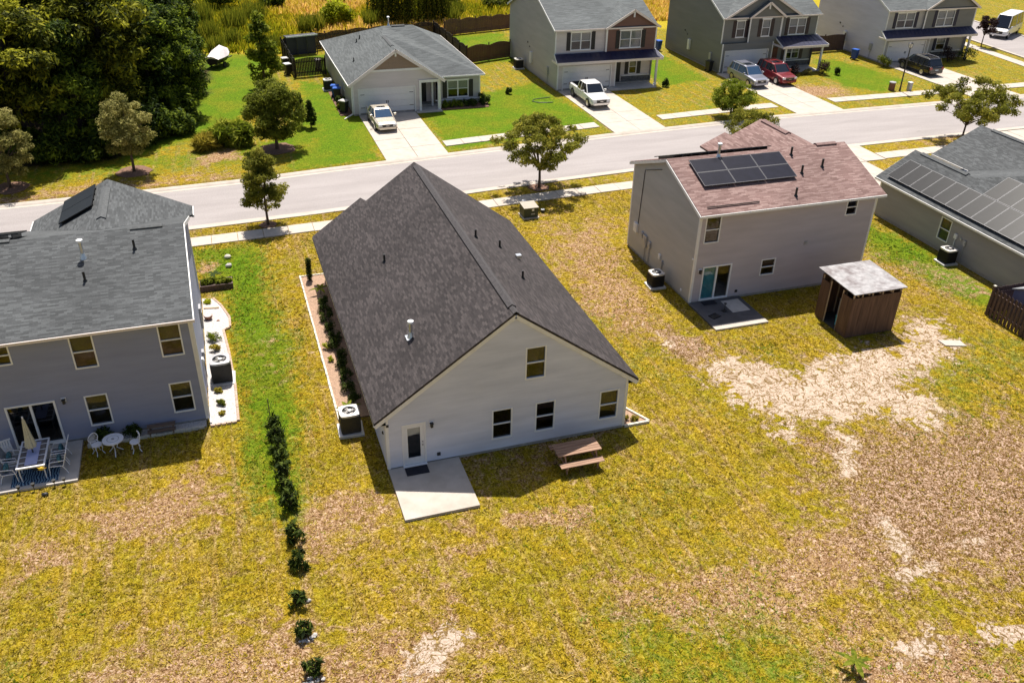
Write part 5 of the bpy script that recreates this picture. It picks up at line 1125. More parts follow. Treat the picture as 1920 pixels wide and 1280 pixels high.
tree('street_tree', 'small plum-leaved tree beside the side street pavement', (82.1, 56.4, 0), crown_ball(1.5, 3.6, 1.1, 26, 10, 0.3), 3000, 0.16, 'leaf_plum', 1.6, 0.06, 10)
for i, (x, y, h, r) in enumerate(((2.05, 45.2, 2.75, 0.42), (2.75, 44.75, 2.3, 0.5))):
    tree('cypress', ('taller of two columnar cypresses' if i == 0 else 'shorter of two columnar cypresses')+' beside the dark rounded tree', (x, y, 0), crown_ball(0.1, h, r, 90, 20+i, 0.15, shape=lambda t: 1.15-0.95*t), 4500, 0.1, 'leaf_dark', 0.8, 0.05, 20+i, tips=4)

# the wood on the left: every crown a tree of its own
WOOD = [(-17.8, 43.0, 11.5, 3.0, 0), (-14.2, 43.8, 9.5, 2.5, 1), (-12.0, 46.5, 12.5, 3.2, 0), (-9.2, 49.0, 10.0, 2.6, 1), (-15.5, 49.5, 14.0, 3.6, 0), (-20.5, 48.0, 13.0, 3.6, 0), (-10.6, 54.0, 13.0, 3.2, 1),
        (-7.6, 56.5, 9.5, 2.6, 1), (-13.5, 57.5, 15.5, 3.8, 0), (-19.5, 57.0, 15.0, 4.0, 1), (-8.6, 62.5, 12.0, 3.2, 0), (-8.4, 69.5, 9.0, 2.6, 1), (-12.5, 66.5, 15.0, 3.8, 1), (-18.5, 67.0, 15.0, 4.0, 0), (-24.5, 60.0, 14.0, 4.0, 1), (-9.0, 75.0, 12.0, 3.4, 0), (-15.5, 77.0, 15.0, 4.0, 1), (-22.5, 41.8, 8.0, 2.6, 1), (-25.5, 75.0, 15.0, 4.5, 0), (-7.3, 58.5, 10.0, 2.5, 1), (-7.0, 63.0, 10.0, 2.3, 1), (-7.4, 51.0, 9.0, 2.4, 1)]
PROTO = {}
for i, (x, y, h, r, k) in enumerate(WOOD):
    big = k*2+(i % 2)
    if big not in PROTO:
        cr = crown_ball(1.2 if k else 2.5, 12.0, 3.2, 95, 40+big, 0.85, hollow=0.5, shape=(lambda t: 1.18-0.72*t) if k else (lambda t: 0.75+0.42*math.sin(math.pi*t)))
        V, F, var = leaves([c[:3] for c in cr], [c[3:] for c in cr], 17000, 0.30, 60+big, tone=0.5, droop=0.3 if k else 0.1)
        t0 = mesh_obj('crown', V, F, 'leaf_wood_dark' if k else 'leaf_wood', None, {'var': ('FACE', var)})
        t1 = limb_mesh(9.0, 0.22, [c[:3] for c in cr[:10]], 80+big).build('trunk', 'bark_dark', None, smooth=True)
        PROTO[big] = (t0.data, t1.data); bpy.data.objects.remove(t0); bpy.data.objects.remove(t1)
    lab = 'dark conifer-like tree with drooping branches in the wood left of the lawn' if k else 'tall broadleaf tree with olive sunlit crown in the wood left of the lawn'
    T = thing('woodland_tree', lab, 'tree', (x, y, 0), i*1.7, 'trees of the dark wood')
    T.scale = (r/3.2, r/3.2, h/12.5)
    for nm, me in zip(('crown', 'trunk'), PROTO[big]):
        o = bpy.data.objects.new(nm, me); COL.objects.link(o); o.parent = T
# understorey that closes the wood edge
def bush(name, label, loc, r, h, n, size, mat, seed, group=None, cat='shrub', tone=0.3, k=14, flat=0.0, long=1.5):
    T = thing(name, label, cat, loc, 0, group)
    g = np.random.default_rng(seed); C = []; R = []
    for i in range(k):
        a = g.uniform(0, 6.28); q = r*math.sqrt(g.random())*0.75; z = h*(0.3+0.5*g.random())*(1-0.35*(q/r)**2); C.append((q*math.cos(a), q*math.sin(a), z)); R.append((r*0.42, r*0.42, h*0.32))
    m = MB()
    for i in range(5): c = C[i]; m.tube([(0, 0, -0.05), (c[0]*.5, c[1]*.5, c[2]*.55), c], [0.03*r+0.006, 0.02*r+0.004, 0.008*r+0.002], 5)
    m.build('stem', 'bark_dark', T)
    V, F, var = leaves(C, R, n, size, seed, tone=tone, flat=flat, long=long); V[:, 2] = np.maximum(V[:, 2], 0.01)
    mesh_obj('foliage', V, F, mat, T, {'var': ('FACE', var)}); return T
g = random.Random(5)
for i in range(13):
    t = i/12; x = -19+t*13.2+g.uniform(-.5, .5); y = (41.3 if x < -12 else 41.3+(x+12)*1.0 if x < -7.5 else 46+(x+7.5)*9)+g.uniform(0, 1.0)
    bush('undergrowth_shrub', 'low leafy shrub in the undergrowth at the foot of the dark wood', (x, y, 0), g.uniform(1.2, 1.9), g.uniform(1.6, 3.2), 2600, 0.24, 'leaf_wood_dark', 200+i, 'undergrowth along the wood edge', tone=0.5)
bush('ornamental_grass', 'bushy green ornamental grass clump beside the dark rounded tree', (-3.6, 42.3, 0), 1.6, 1.7, 3800, 0.26, 'leaf_green', 301, long=4.0, flat=-0.4)
bush('ornamental_grass', 'lower tawny ornamental grass clump on the lawn by the wood shade', (-5.6, 41.6, 0), 1.0, 1.0, 1800, 0.22, 'leaf_goldplant', 302, long=4.0, flat=-0.4)
# beyond the fences: rough meadow
bush('young_tree', 'bright yellow-green bushy young tree in the meadow behind the bungalow fence', (10.9, 83, 0), 1.9, 3.0, 5500, 0.3, 'leaf_yellow', 310, cat='tree', k=26)
def willow():
    T = thing('weeping_willow', 'big weeping willow with hanging curtains of leaves behind the bungalow roof', 'tree', (20, 85, 0))
    crown = crown_ball(4.0, 8.5, 4.2, 40, 311, 1.0); limb_mesh(4.0, 0.35, [c[:3] for c in crown[:14]], 311).build('trunk', 'bark_dark', T, smooth=True)
    V, F, var = leaves([c[:3] for c in crown], [c[3:] for c in crown], 8000, 0.35, 311, droop=1.2, tone=0.4)
    r = np.random.default_rng(312); ns = 420; strands = []
    Vs = [V]; vs = [var]
    for i in range(ns):
        a = r.uniform(0, 6.28); q = 4.9*math.sqrt(r.uniform(0.15, 1)); zt = 7.5-2.6*(q/4.9)**2; zb = r.uniform(0.2, 1.5); k = int((zt-zb)/0.16); tone = r.uniform(0.0, 0.6)
        zz = np.linspace(zt, zb, k); sx = q*math.cos(a)+np.linspace(0, .5, k)*math.cos(a)+r.normal(0, .05, k); sy = q*math.sin(a)+np.linspace(0, .5, k)*math.sin(a)+r.normal(0, .05, k); th = r.uniform(0, 6.28, k)
        w_ = 0.2; P = np.stack([sx, sy, zz], -1); t = np.stack([np.cos(th), np.sin(th), np.zeros(k)], -1)*w_; d = np.array([0, 0, -0.24])
        Vs.append(np.stack([P-t*.4, P+t*.6+d*.4, P+d, P-t*.6+d*.5], 1).reshape(-1, 3)); vs.append(np.clip(tone+r.normal(0, .12, k), 0, 1))
    V = np.concatenate(Vs); var = np.concatenate(vs); mesh_obj('crown', V, np.arange(len(V)).reshape(-1, 4), 'leaf_willow', T, {'var': ('FACE', var)})
willow()
for i, (x, y, r, h, mt, lab) in enumerate(((27, 93, 2.2, 2.2, 'leaf_wood', 'dark olive thicket shrub in the tan meadow'), (-2, 97, 2.6, 4.5, 'leaf_wood_dark', 'dark tall shrub standing alone in the green meadow'), (13, 99, 2.2, 2.4, 'leaf_wood', 'dark olive thicket shrub in the tan meadow'), (4.5, 96, 1.8, 3.0, 'leaf_wood_dark', 'dark shrub at the meadow edge by the reeds'),
        (33, 90, 2.0, 1.8, 'leaf_olive', 'low olive thicket beyond the brown back fence'), (40, 88, 2.4, 2.4, 'leaf_olive', 'round olive thicket behind the brown-gabled house'))):
    bush('meadow_shrub', lab, (x, y, 0), r, h, 3200, 0.3, mt, 320+i, 'shrubs scattered in the meadow', tone=0.45)
def reeds(i, x, y, r, h, n, mat):
    T = thing('reed_clump', 'upright clump of tall green reeds in the rough meadow', 'reeds', (x, y, 0), 0, 'reed clumps in the meadow'); g = np.random.default_rng(400+i)
    a = g.uniform(0, 6.28, n); q = r*np.sqrt(g.random(n)); X = q*np.cos(a); Y = q*np.sin(a); H = h*(0.55+0.5*g.random(n)); th = g.uniform(0, 6.28, n); w_ = 0.05; lx = g.normal(0, .18, n)*H; ly = g.normal(0, .18, n)*H
    V = np.stack([np.stack([X-np.cos(th)*w_, Y-np.sin(th)*w_, np.zeros(n)], -1), np.stack([X+np.cos(th)*w_, Y+np.sin(th)*w_, np.zeros(n)], -1), np.stack([X+lx+np.cos(th)*w_*.3, Y+ly, H], -1), np.stack([X+lx-np.cos(th)*w_*.3, Y+ly, H], -1)], 1).reshape(-1, 3)
    mesh_obj('blades', V, np.arange(4*n).reshape(-1, 4), mat, T, {'var': ('FACE', np.clip(g.normal(.45, .25, n), 0, 1))})
for i, (x, y, r, h) in enumerate(((6.6, 79, 0.7, 2.3), (8, 80.5, 0.9, 2.2), (-3.5, 72, 0.8, 2.0), (-1.6, 75.5, 0.9, 1.9), (2.3, 73.5, 0.8, 1.4), (4.2, 73.8, 0.6, 1.3), (-4, 79, 1.2, 2.2), (-1, 84, 1.4, 2.6), (1.5, 88, 1.5, 2.5), (14.6, 82, 0.8, 2.0), (26.5, 86.5, 1.0, 1.8), (24.8, 82, 0.8, 1.9), (-4.6, 88, 1.4, 2.6))): reeds(i, x, y, r, h, 420, 'reed')
def meadow():
    n = 52000; X = rng.uniform(-12, 62, n); Y = rng.uniform(64, 118, n); mk = ground_masks(X, Y); keep = (mk['meadow'] > 0.55) & (mk['litter'] < 0.5) & ~((X > 26) & (X < 57) & (Y < 78)); X = X[keep]; Y = Y[keep]; n = len(X)
    tone = fbm(X, Y, 0.10, 4, 7); dry = np.clip((tone-0.40)*4.0+(X-6)*0.018, 0, 1)*np.clip((X+2)/9, 0.1, 1); H = (0.25+0.55*rng.random(n))*(0.6+0.9*fbm(X, Y, 0.35, 3, 9)); th = rng.uniform(0, 6.28, (n, 2)); V = []
    for k in range(2):
        w_ = 0.06+0.06*rng.random(n); lx = rng.normal(0, .3, n)*H; ly = rng.normal(0, .3, n)*H; c, s = np.cos(th[:, k]), np.sin(th[:, k])
        V.append(np.stack([np.stack([X-c*w_, Y-s*w_, np.full(n, -0.03)], -1), np.stack([X+c*w_, Y+s*w_, np.full(n, -0.03)], -1), np.stack([X+lx+c*w_*.4, Y+ly, H], -1), np.stack([X+lx-c*w_*.4, Y+ly, H], -1)], 1))
    V = np.stack(V, 1).reshape(-1, 3); var = np.repeat(np.clip(0.12+0.6*dry+rng.normal(0, .16, n), 0, 1), 2)
    tag(mesh_obj('meadow_grass', V, np.arange(len(V)).reshape(-1, 4), 'meadow_blade', None, {'var': ('FACE', var)}), 'rough yellow and tan meadow grass beyond the garden fences', 'meadow grass', kind='stuff')
meadow()

# the young hedge row between the two back gardens
HEDGE = [(-4.05, 3.75, .42, .95), (-4.0, 2.95, .45, .95), (-3.95, 2.15, .45, .9), (-3.95, 1.35, .46, .9), (-3.95, 0.5, .48, .9), (-3.93, -0.35, .46, .85), (-3.9, -1.1, .46, .8), (-3.92, -2.75, .46, .75), (-3.95, -4.15, .42, .7), (-4.2, -5.85, .38, .6), (-4.12, -7.2, .33, .55), (-4.08, -8.75, .36, .7)]
def leafplant(name, label, loc, r, h, nleaf, size, mat, seed, group=None, cat='shrub'):
    """upright stems with individual broad leaves"""
    T = thing(name, label, cat, loc, 0, group); g = np.random.default_rng(seed); m = MB(); Vs = []; vs = []
    for s in range(9):
        a = g.uniform(0, 6.28); q = r*math.sqrt(g.random())*0.8; hh = h*g.uniform(0.6, 1.0); tip = (q*math.cos(a), q*math.sin(a), hh); m.tube([(tip[0]*.25, tip[1]*.25, -0.03), (tip[0]*.7, tip[1]*.7, hh*.6), tip], [.012, .009, .004], 5)
    m.build('stem', 'bark_dark', T)
    C = []; R = []
    for i in range(16):
        a = g.uniform(0, 6.28); q = r*math.sqrt(g.random()); C.append((q*math.cos(a), q*math.sin(a), h*g.uniform(.2, .95)*(1-.3*q/r))); R.append((r*.33, r*.33, h*.2))
    V, F, var = leaves(C, R, nleaf, size, seed, tone=0.35, long=2.0); V[:, 2] = np.maximum(V[:, 2], 0.01)
    mesh_obj('foliage', V, F, mat, T, {'var': ('FACE', var)}); return T
for i, (x, y, r, h) in enumerate(HEDGE):
    if i < 9: lab = 'dark young hedge plant, '+['first', 'second', 'third', 'fourth', 'fifth', 'sixth', 'seventh', 'eighth', 'ninth'][i]+' in the row from the bare stake'; grp = 'hedge plants between the lawns'
    else: lab = ['small hedge plant with a pale stone at its foot', 'small hedge plant on a patch of white chippings', 'wispy upright hedge plant ending the row over white chippings'][i-9]; grp = 'hedge plants between the lawns'
    leafplant('hedge_plant', lab, (x, y, 0), r*0.72, h*1.12, 230 if i < 9 else 150, 0.135, 'leaf_dark', 500+i, grp)
m = MB()
m.tube([(-4.1, 4.75, 0), (-4.12, 4.72, 1.15)], [.025, .018], 6); m.tube([(-4.1, 4.73, 0.6), (-3.98, 4.66, 0.95)], .01, 5); m.tube([(-4.11, 4.73, 0.4), (-4.22, 4.75, 0.7)], .01, 5)
tag(m.build('garden_stake', 'bench_wood'), 'thin bare stake with twigs standing at the end of the hedge row', 'stake')
def stones(name, label, pts, mat='gravel_white', parent=None):
    m = MB()
    for x, y, r in pts: m.blob((x, y, r*.35), r, r*random.uniform(.7, 1), r*.6, 7, 5, .15)
    o = m.build(name, mat, parent, smooth=True)
    if parent is None: tag(o, label, 'stones')
    return o
stones('white_stones', 'white chippings around the foot of the second-last hedge plant', [(-4.12+random.uniform(-.25, .3), -7.35+random.uniform(-.12, .12), random.uniform(.04, .09)) for _ in range(12)])
stones('white_stones', 'white chippings around the foot of the last hedge plant', [(-4.1+random.uniform(-.3, .3), -8.95+random.uniform(-.12, .1), random.uniform(.04, .09)) for _ in range(12)])
stones('pale_stone', 'single pale stone beside a small hedge plant', [(-3.85, -5.8, .1)])
def banana(name, label, loc, n, L, h, seed, mat='leaf_green', droopy=0.5):
    T = thing(name, label, 'plant', loc); g = random.Random(seed); m = MB(); m.tube([(0, 0, -.03), (0.01, 0, h)], [.03, .02], 7); m.build('stem', 'utility_green', T)
    for i in range(n):
        a = 6.28*i/n+g.uniform(-.35, .35); l = L*g.uniform(.75, 1.1); w_ = 0.085*L/0.6; V = []; F = []
        for k in range(7):
            t = k/6; q = l*t; z = h+0.12*L*math.sin(t*2.2)-droopy*0.25*l*t*t; ww = w_*math.sin(math.pi*min(1, .12+t*.88))
            for s, dz in ((-1, -.02), (0, .0), (1, -.02)): V.append((q*math.cos(a)-s*ww*math.sin(a), q*math.sin(a)+s*ww*math.cos(a), z+dz))
        for k in range(6):
            for s in range(2): b = k*3+s; F.append((b, b+3, b+4, b+1))
        mesh_obj('leaf', V, F, mat, T, {'var': ('FACE', [0.2+0.5*g.random() for _ in F])})
    return T
banana('banana_plant', 'small banana plant with five broad leaves alone on bare dry lawn', (11.72, -13.5, 0), 6, 0.62, 0.42, 3)
banana('palm_plant', 'bright green leafy plant behind the grey condenser beside the dark roof', (-0.95, 3.95, 0), 6, 0.6, 0.62, 5)
banana('palm_plant', 'dark green leafy plant in the mulch bed under the dark eave', (-0.5, 15.6, 0), 6, 0.6, 0.4, 6)
# ------------------------------------------------------------------ condensers
def condenser(label, loc, s=0.8, h=0.85, lid='ac_lid', body='ac_body', pad=True, rotz=0):
    T = thing('air_conditioner', label, 'air conditioner', loc, rotz, 'condensers beside the houses'); a = s/2; z0 = 0.1 if pad else 0.03
    if pad: MB().prism([(-a-.14, -a-.08), (a+.1, -a-.14), (a+.16, a+.05), (a, a+.12), (-a-.1, a+.1)], -0.06, z0).build('pad', 'ac_lid', T, bevel=0.02)
    m = MB(); m.box(-a+.02, -a+.02, z0, a-.02, a-.02, z0+h)
    n = 16
    for i in range(n):
        t = -a+.04+(s-.08)*i/(n-1)
        for y in (-a, a): m.box(t-.008, y-.012, z0+.05, t+.008, y+.012, z0+h-.05)
        for x in (-a, a): m.box(x-.012, t-.008, z0+.05, x+.012, t+.008, z0+h-.05)
    m.build('cabinet', body, T)
    m = MB(); k = 20; R = a*.72
    sq = []
    for i in range(k):
        an = 2*math.pi*(i+.5)/k; c, s_ = math.cos(an), math.sin(an); q = 1/max(abs(c), abs(s_)); q = min(q, 1.28); sq.append((c*q*a*1.03, s_*q*a*1.03))
    V = [(x, y, z0+h+.07) for x, y in sq]+[(math.cos(2*math.pi*(i+.5)/k)*R, math.sin(2*math.pi*(i+.5)/k)*R, z0+h+.08) for i in range(k)]+[(x, y, z0+h-.02) for x, y in sq]+[(math.cos(2*math.pi*(i+.5)/k)*R, math.sin(2*math.pi*(i+.5)/k)*R, z0+h-.05) for i in range(k)]
    F = []
    for i in range(k):
        j = (i+1) % k; F += [(i, j, k+j, k+i), (2*k+i, 2*k+j, j, i), (k+i, k+j, 3*k+j, 3*k+i)]
    m.add(V, F); m.build('lid', lid, T)
    m = MB(); m.cyl(0, 0, z0+h+.005, z0+h+.012, R, n=18); m.build('fan_well', 'dark_plastic', T)
    m = MB()
    for r in (R*.45, R*.7, R*.95): m.tube([(math.cos(2*math.pi*i/18)*r, math.sin(2*math.pi*i/18)*r, z0+h+.075) for i in range(19)], .008, 4)
    for i in range(6): an = math.pi*i/6; m.tube([(math.cos(an)*R, math.sin(an)*R, z0+h+.075), (-math.cos(an)*R, -math.sin(an)*R, z0+h+.075)], .007, 4)
    G = m.build('guard', 'dark_plastic', T)
    m = MB(); m.cyl(.03, -.02, z0+h+.05, z0+h+.10, R*.3, n=10)
    for i in range(4):
        an = math.pi/2*i+.4; m.bar((.06*math.cos(an), .06*math.sin(an), z0+h+.04), (R*.85*math.cos(an), R*.85*math.sin(an), z0+h+.03), .14, .01)
    m.build('fan', 'ac_lid', T); return T
condenser('grey condenser on a pale pad beside the dark brown roof', (-0.98, 3.1, 0))
condenser('big charcoal condenser standing in white gravel by the grey house', (-5.88, 8.55, 0), s=0.86, h=0.95, lid='grey_box', body='dark_plastic')
condenser('black condenser with pale lid beside the taupe house gable', (17.35, 11.5, 0), s=0.72, h=0.7, body='dark_plastic')
condenser('black condenser by the wall of the solar-panelled bungalow', (35.5, 9.45, 0), s=0.75, h=0.75, body='dark_plastic')
condenser('condenser beside the tan-gabled bungalow wall', (5.75, 55.8, 0), s=0.8, h=0.8, body='dark_plastic')
condenser('condenser against the side of the brown-gabled house', (25.55, 59.3, 0), s=0.8, h=0.8, body='dark_plastic')

# ------------------------------------------------------------------ planting beds beside the middle house
B = tag(MB().prism([(-1.28, 3.9), (-0.03, 3.9), (-0.03, 17.85), (-1.28, 17.85)], -0.06, 0.035).build('mulch_bed', 'pine_straw'), 'long narrow straw-mulched bed with pale edging along the dark roof', 'flower bed')
y = 3.9
while y < 17.8:
    MB().box(-1.37+random.uniform(-.015, .015), y+.01, -.06, -1.28, y+.29, 0.085+random.uniform(-.012, .012)).build('edging_stone', 'edging_stone', B); y += .3
x = -1.37
while x < -0.1:
    MB().box(x+.005, 17.86, -.06, x+.285, 17.95, .085).build('edging_stone', 'edging_stone', B); x += .3
ORD = ['first', 'second', 'third', 'fourth', 'fifth', 'sixth', 'seventh', 'eighth', 'ninth', 'tenth', 'eleventh']
for i in range(11): bush('boxwood', 'round dark boxwood under the eave, '+ORD[i]+' in the bed from the condenser', (-0.55+random.uniform(-.05, .05), 5.1+i*0.93, 0.02), 0.38, 0.55, 700, 0.07, 'leaf_dark', 600+i, 'boxwoods in the eave bed', k=9)
bush('boxwood', 'small yellow-green shrub in the eave bed', (-0.98, 9.9, 0.02), 0.2, 0.35, 260, 0.07, 'leaf_yellow', 620, k=6); bush('boxwood', 'smaller yellow-green sprig in the eave bed', (-0.98, 8.7, 0.02), 0.15, 0.28, 180, 0.07, 'leaf_yellow', 621, k=6)
tree('columnar_yew', 'dark clipped columnar evergreen at the end of the mulch bed', (-0.85, 17.35, 0.02), [(0, 0, z, .17, .17, .2) for z in (.2, .4, .6, .8, 1.0, 1.2)], 2200, 0.06, 'leaf_dark', 0.5, 0.03, 622, tips=2, cat='shrub')
B = tag(MB().prism([(10.2, 0.05), (11.33, 0.05), (10.2, 2.3)], -0.05, 0.03).build('corner_bed', 'pine_straw'), 'triangular stone-edged bed with yellow plants at the pale wall corner', 'flower bed')
for a, b in (((10.2, 0.0), (11.38, 0.0)), ((11.38, 0.02), (10.22, 2.35))):
    n = 5 if a[1] == b[1] else 9
    for i in range(n):
        p = Vector((*a, .03)).lerp(Vector((*b, .03)), i/n); q = Vector((*a, .03)).lerp(Vector((*b, .03)), (i+.94)/n); MB().bar(p, q, .1, .13).build('edging_stone', 'edging_stone', B)
for i, (x, y) in enumerate(((10.45, .35), (10.75, .3), (10.5, .8), (10.42, 1.3), (10.95, .25))): bush('marigold', 'yellow bedding plant inside the triangular stone-edged bed', (x, y, .02), .16, .25, 220, .06, 'leaf_goldplant', 640+i, 'yellow plants in the corner bed', 'flowers', k=6)
m = MB(); m.box(0.62, -0.66, .103, 1.52, -0.16, .118); tag(m.build('doormat', 'rubber_mat'), 'dark rectangular doormat in front of the white back door', 'doormat')

# ------------------------------------------------------------------ picnic table
def picnic():
    T = thing('picnic_table', 'reddish wooden picnic table with attached benches in the house shadow', 'picnic table', (7.32, -1.6, 0)); L = .925
    for i in range(5): y = -.40+i*.165; MB().box(-L+random.uniform(-.01, .01), y, .72, L, y+.155, .76).build('tabletop_plank', 'wood_red', T, bevel=.006)
    for y0 in (-.78, .47):
        for i in range(2): MB().box(-L, y0+i*.16, .42, L+random.uniform(-.01, .01), y0+i*.16+.15, .455).build('bench_plank', 'wood_red', T, bevel=.006)
    for x in (-.66, .66):
        m = MB(); m.box(x-.02, -.8, .33, x+.02, .8, .42); m.box(x-.02, -.40, .64, x+.02, .40, .72); m.build('cross_beam', 'wood_red_y', T)
        for s in (-1, 1): m = MB(); m.bar((x+.045, s*.62, 0), (x+.045, s*.30, .70), .045, .09); m.build('leg', 'wood_red_y', T)
picnic()

# ------------------------------------------------------------------ left house garden
poly = [(-6.55, 5.1), (-5.46, 5.1), (-5.43, 8.0), (-5.55, 11.0), (-5.7, 13.1), (-5.36, 13.35), (-5.34, 14.3), (-5.68, 15.7), (-6.05, 16.6), (-6.55, 16.75)]
G = tag(MB().prism(poly, -0.06, 0.045).build('gravel_bed', 'gravel_white'), 'white gravel bed with brick edging along the grey gable wall', 'gravel bed')
pts = [Vector((*p, 0)) for p in poly[:-1]]
for a, b in zip(pts[:-1], pts[1:]):
    n = max(1, round((b-a).length/.2))
    for i in range(n):
        c = a.lerp(b, (i+.5)/n); d = (b-a).normalized(); nn = Vector((d.y, -d.x, 0)); c = c+nn*.06
        MB().bar(c-d*.09+Vector((0, 0, .02)), c+d*.09+Vector((0, 0, .02+random.uniform(-.01, .01))), .1, .11+random.uniform(-.015, .02)).build('brick', 'edging_brick', G)
for i, (x, y, r, h, mt, lab) in enumerate(((-6.1, 12.2, .36, .5, 'leaf_green', 'round green shrub in the white gravel bed'), (-6.1, 11.15, .27, .35, 'leaf_goldplant', 'golden shrub next to the green one in white gravel'), (-6.1, 7.55, .2, .2, 'leaf_goldplant', 'small golden plant in gravel just in front of the charcoal condenser'), (-6.05, 6.45, .24, .28, 'leaf_olive', 'olive tufted plant midway along the white gravel'), (-6.05, 5.75, .15, .18, 'leaf_goldplant', 'smallest tan plant near the corner of the white gravel'), (-6.3, 16.2, .25, .2, 'leaf_yellow', 'low green plant at the rounded end of the white gravel'))): bush('gravel_plant', lab, (x, y, .04), r, h, 420, .08, mt, 660+i, k=8)
T = thing('fire_pot', 'dark brown bowl planter on the white gravel', 'planter', (-6.3, 14.4, .04)); m = MB(); m.tube([(0, 0, 0), (0, 0, .12), (0, 0, .22)], [.12, .2, .22], 14); m.build('bowl', 'terracotta', T); m = MB(); m.cyl(0, 0, .20, .235, .19, n=14); m.build('soil', 'gravel_white', T)
stones('ornament_stone', 'small brown garden stone beside the bowl planter', [(-5.85, 14.1, .09)], 'terracotta')
m = MB(); m.bar((-6.5, 15.6, .06), (-5.75, 15.45, .07), .1, .06); tag(m.build('border_board', 'wood_raw'), 'pale board lying across the far end of the white gravel', 'board')
# raised vegetable box
T = thing('raised_planter', 'dark timber raised bed full of leafy vegetables by the grey house', 'planter', (-5.75, 18.0, 0))
for (a, b, c, d) in ((-.85, -.42, .85, -.36), (-.85, .36, .85, .42), (-.85, -.36, -.79, .36), (.79, -.36, .85, .36)):
    for z in (0, .16): MB().box(a, b, z, c, d, z+.155).build('board', 'fence_plum', T)
MB().box(-.79, -.36, -.05, .79, .36, .25).build('soil', 'soil', T)
for i in range(8): bush('vegetable', 'leafy green vegetable growing in the dark raised bed', (-6.4+i*.19, 18.0+random.uniform(-.2, .2), .24), .2, .35, 160, .13, 'leaf_green', 680+i, 'vegetables in the raised bed', 'plant', k=6)
banana('spiky_plant', 'dark spiky plant rising behind the raised vegetable bed', (-5.8, 18.75, 0), 9, .5, .45, 9, 'leaf_dark', .3)
stones('stepping_stone', 'pale flat stepping stone in the lawn past the raised bed', [(-5.0, 20.4, .2)], 'gravel_white'); stones('stepping_stone', 'grey flat stepping stone in the lawn nearer the pavement', [(-5.0, 21.6, .2)], 'edging_stone')
# pebble strip with edging stones along the back wall
G = tag(MB().box(-11.3, 5.08, -.05, -6.7, 5.53, .05).build('pebble_strip', 'gravel_white'), 'strip of white pebbles along the shaded back wall', 'gravel bed')
x = -11.3
while x < -6.8:
    w_ = random.uniform(.2, .32); MB().box(x, 4.97+random.uniform(-.02, .02), -.05, x+w_-.015, 5.08, .1+random.uniform(-.02, .04)).build('edging_stone', 'edging_stone', G); x += w_
bush('camellia', 'dark shrub with a pale bloom behind the white bistro chair', (-10.65, 5.22, .02), .45, .6, 900, .09, 'leaf_dark', 690); bush('camellia', 'round dark shrub between bistro set and timber bench', (-9.55, 5.22, .02), .36, .55, 700, .09, 'leaf_dark', 691)
T = thing('timber_bench', 'dark stepped timber bench against the grey back wall', 'bench', (-8.45, 5.25, 0.03))
for z, y, d in ((.28, .02, .24), (.16, -.18, .2)):
    for k in range(2): MB().box(-.55, y-d/2+k*d/2, z, .55, y-d/2+(k+1)*d/2-.012, z+.04).build('plank', 'bench_wood', T)
for x in (-.45, .45): MB().box(x-.03, -.28, 0, x+.03, .14, .16).build('leg', 'bench_wood', T); MB().box(x-.03, -.06, .16, x+.03, .14, .28).build('leg', 'bench_wood', T)
def bistro_chair(label, loc, rz):
    T = thing('bistro_chair', label, 'chair', loc, rz, 'white bistro chairs'); m = MB(); m.cyl(0, 0, .43, .46, .2, n=16); m.build('seat', 'white_paint', T)
    for a in (.8, 2.35, 3.93, 5.5): c, s = math.cos(a), math.sin(a); m = MB(); m.tube([(c*.15, s*.15, .44), (c*.2, s*.2, .3), (c*.15, s*.15, .15), (c*.24, s*.24, 0)], [.022, .018, .015, .02], 6); m.build('leg', 'white_paint', T)
    m = MB(); ring = [(.2*math.cos(t), .19+.03*math.sin(t*2), .70+.2*math.sin(t)) for t in [2*math.pi*i/18 for i in range(19)]]; m.tube(ring, .018, 6)
    for k in range(-3, 4): x = k*.055; h = math.sqrt(max(.001, .19**2-x*x)); m.tube([(x, .2, .70-h), (x*.6, .21, .70), (x, .2, .70+h)], .009, 5)
    for s in (-1, 1): m.tube([(s*.14, .13, .45), (s*.15, .18, .57)], .018, 6)
    m.build('backrest', 'white_paint', T)
bistro_chair('ornate white metal bistro chair nearest the patio slab', (-10.85, 4.45, .0), math.radians(35)); bistro_chair('ornate white metal bistro chair on the bench side of the round table', (-9.42, 4.22, .0), math.radians(-80))
T = thing('bistro_table', 'small round white ornate metal table on the shaded lawn', 'table', (-10.2, 4.3, 0)); m = MB(); m.cyl(0, 0, .66, .69, .4, n=24); tp = m.build('tabletop', 'white_paint', T)
m = MB(); m.tube([(.22*math.cos(2*math.pi*i/16), .22*math.sin(2*math.pi*i/16), .694) for i in range(17)], .012, 4); m.cyl(0, 0, .69, .70, .06, n=10); m.build('pattern', 'grey_box', tp)
for a in (.5, 2.6, 4.7): c, s = math.cos(a), math.sin(a); m = MB(); m.tube([(c*.05, s*.05, .66), (c*.16, s*.16, .45), (c*.08, s*.08, .25), (c*.3, s*.3, 0)], [.024, .02, .018, .022], 6); m.build('leg', 'white_paint', T)
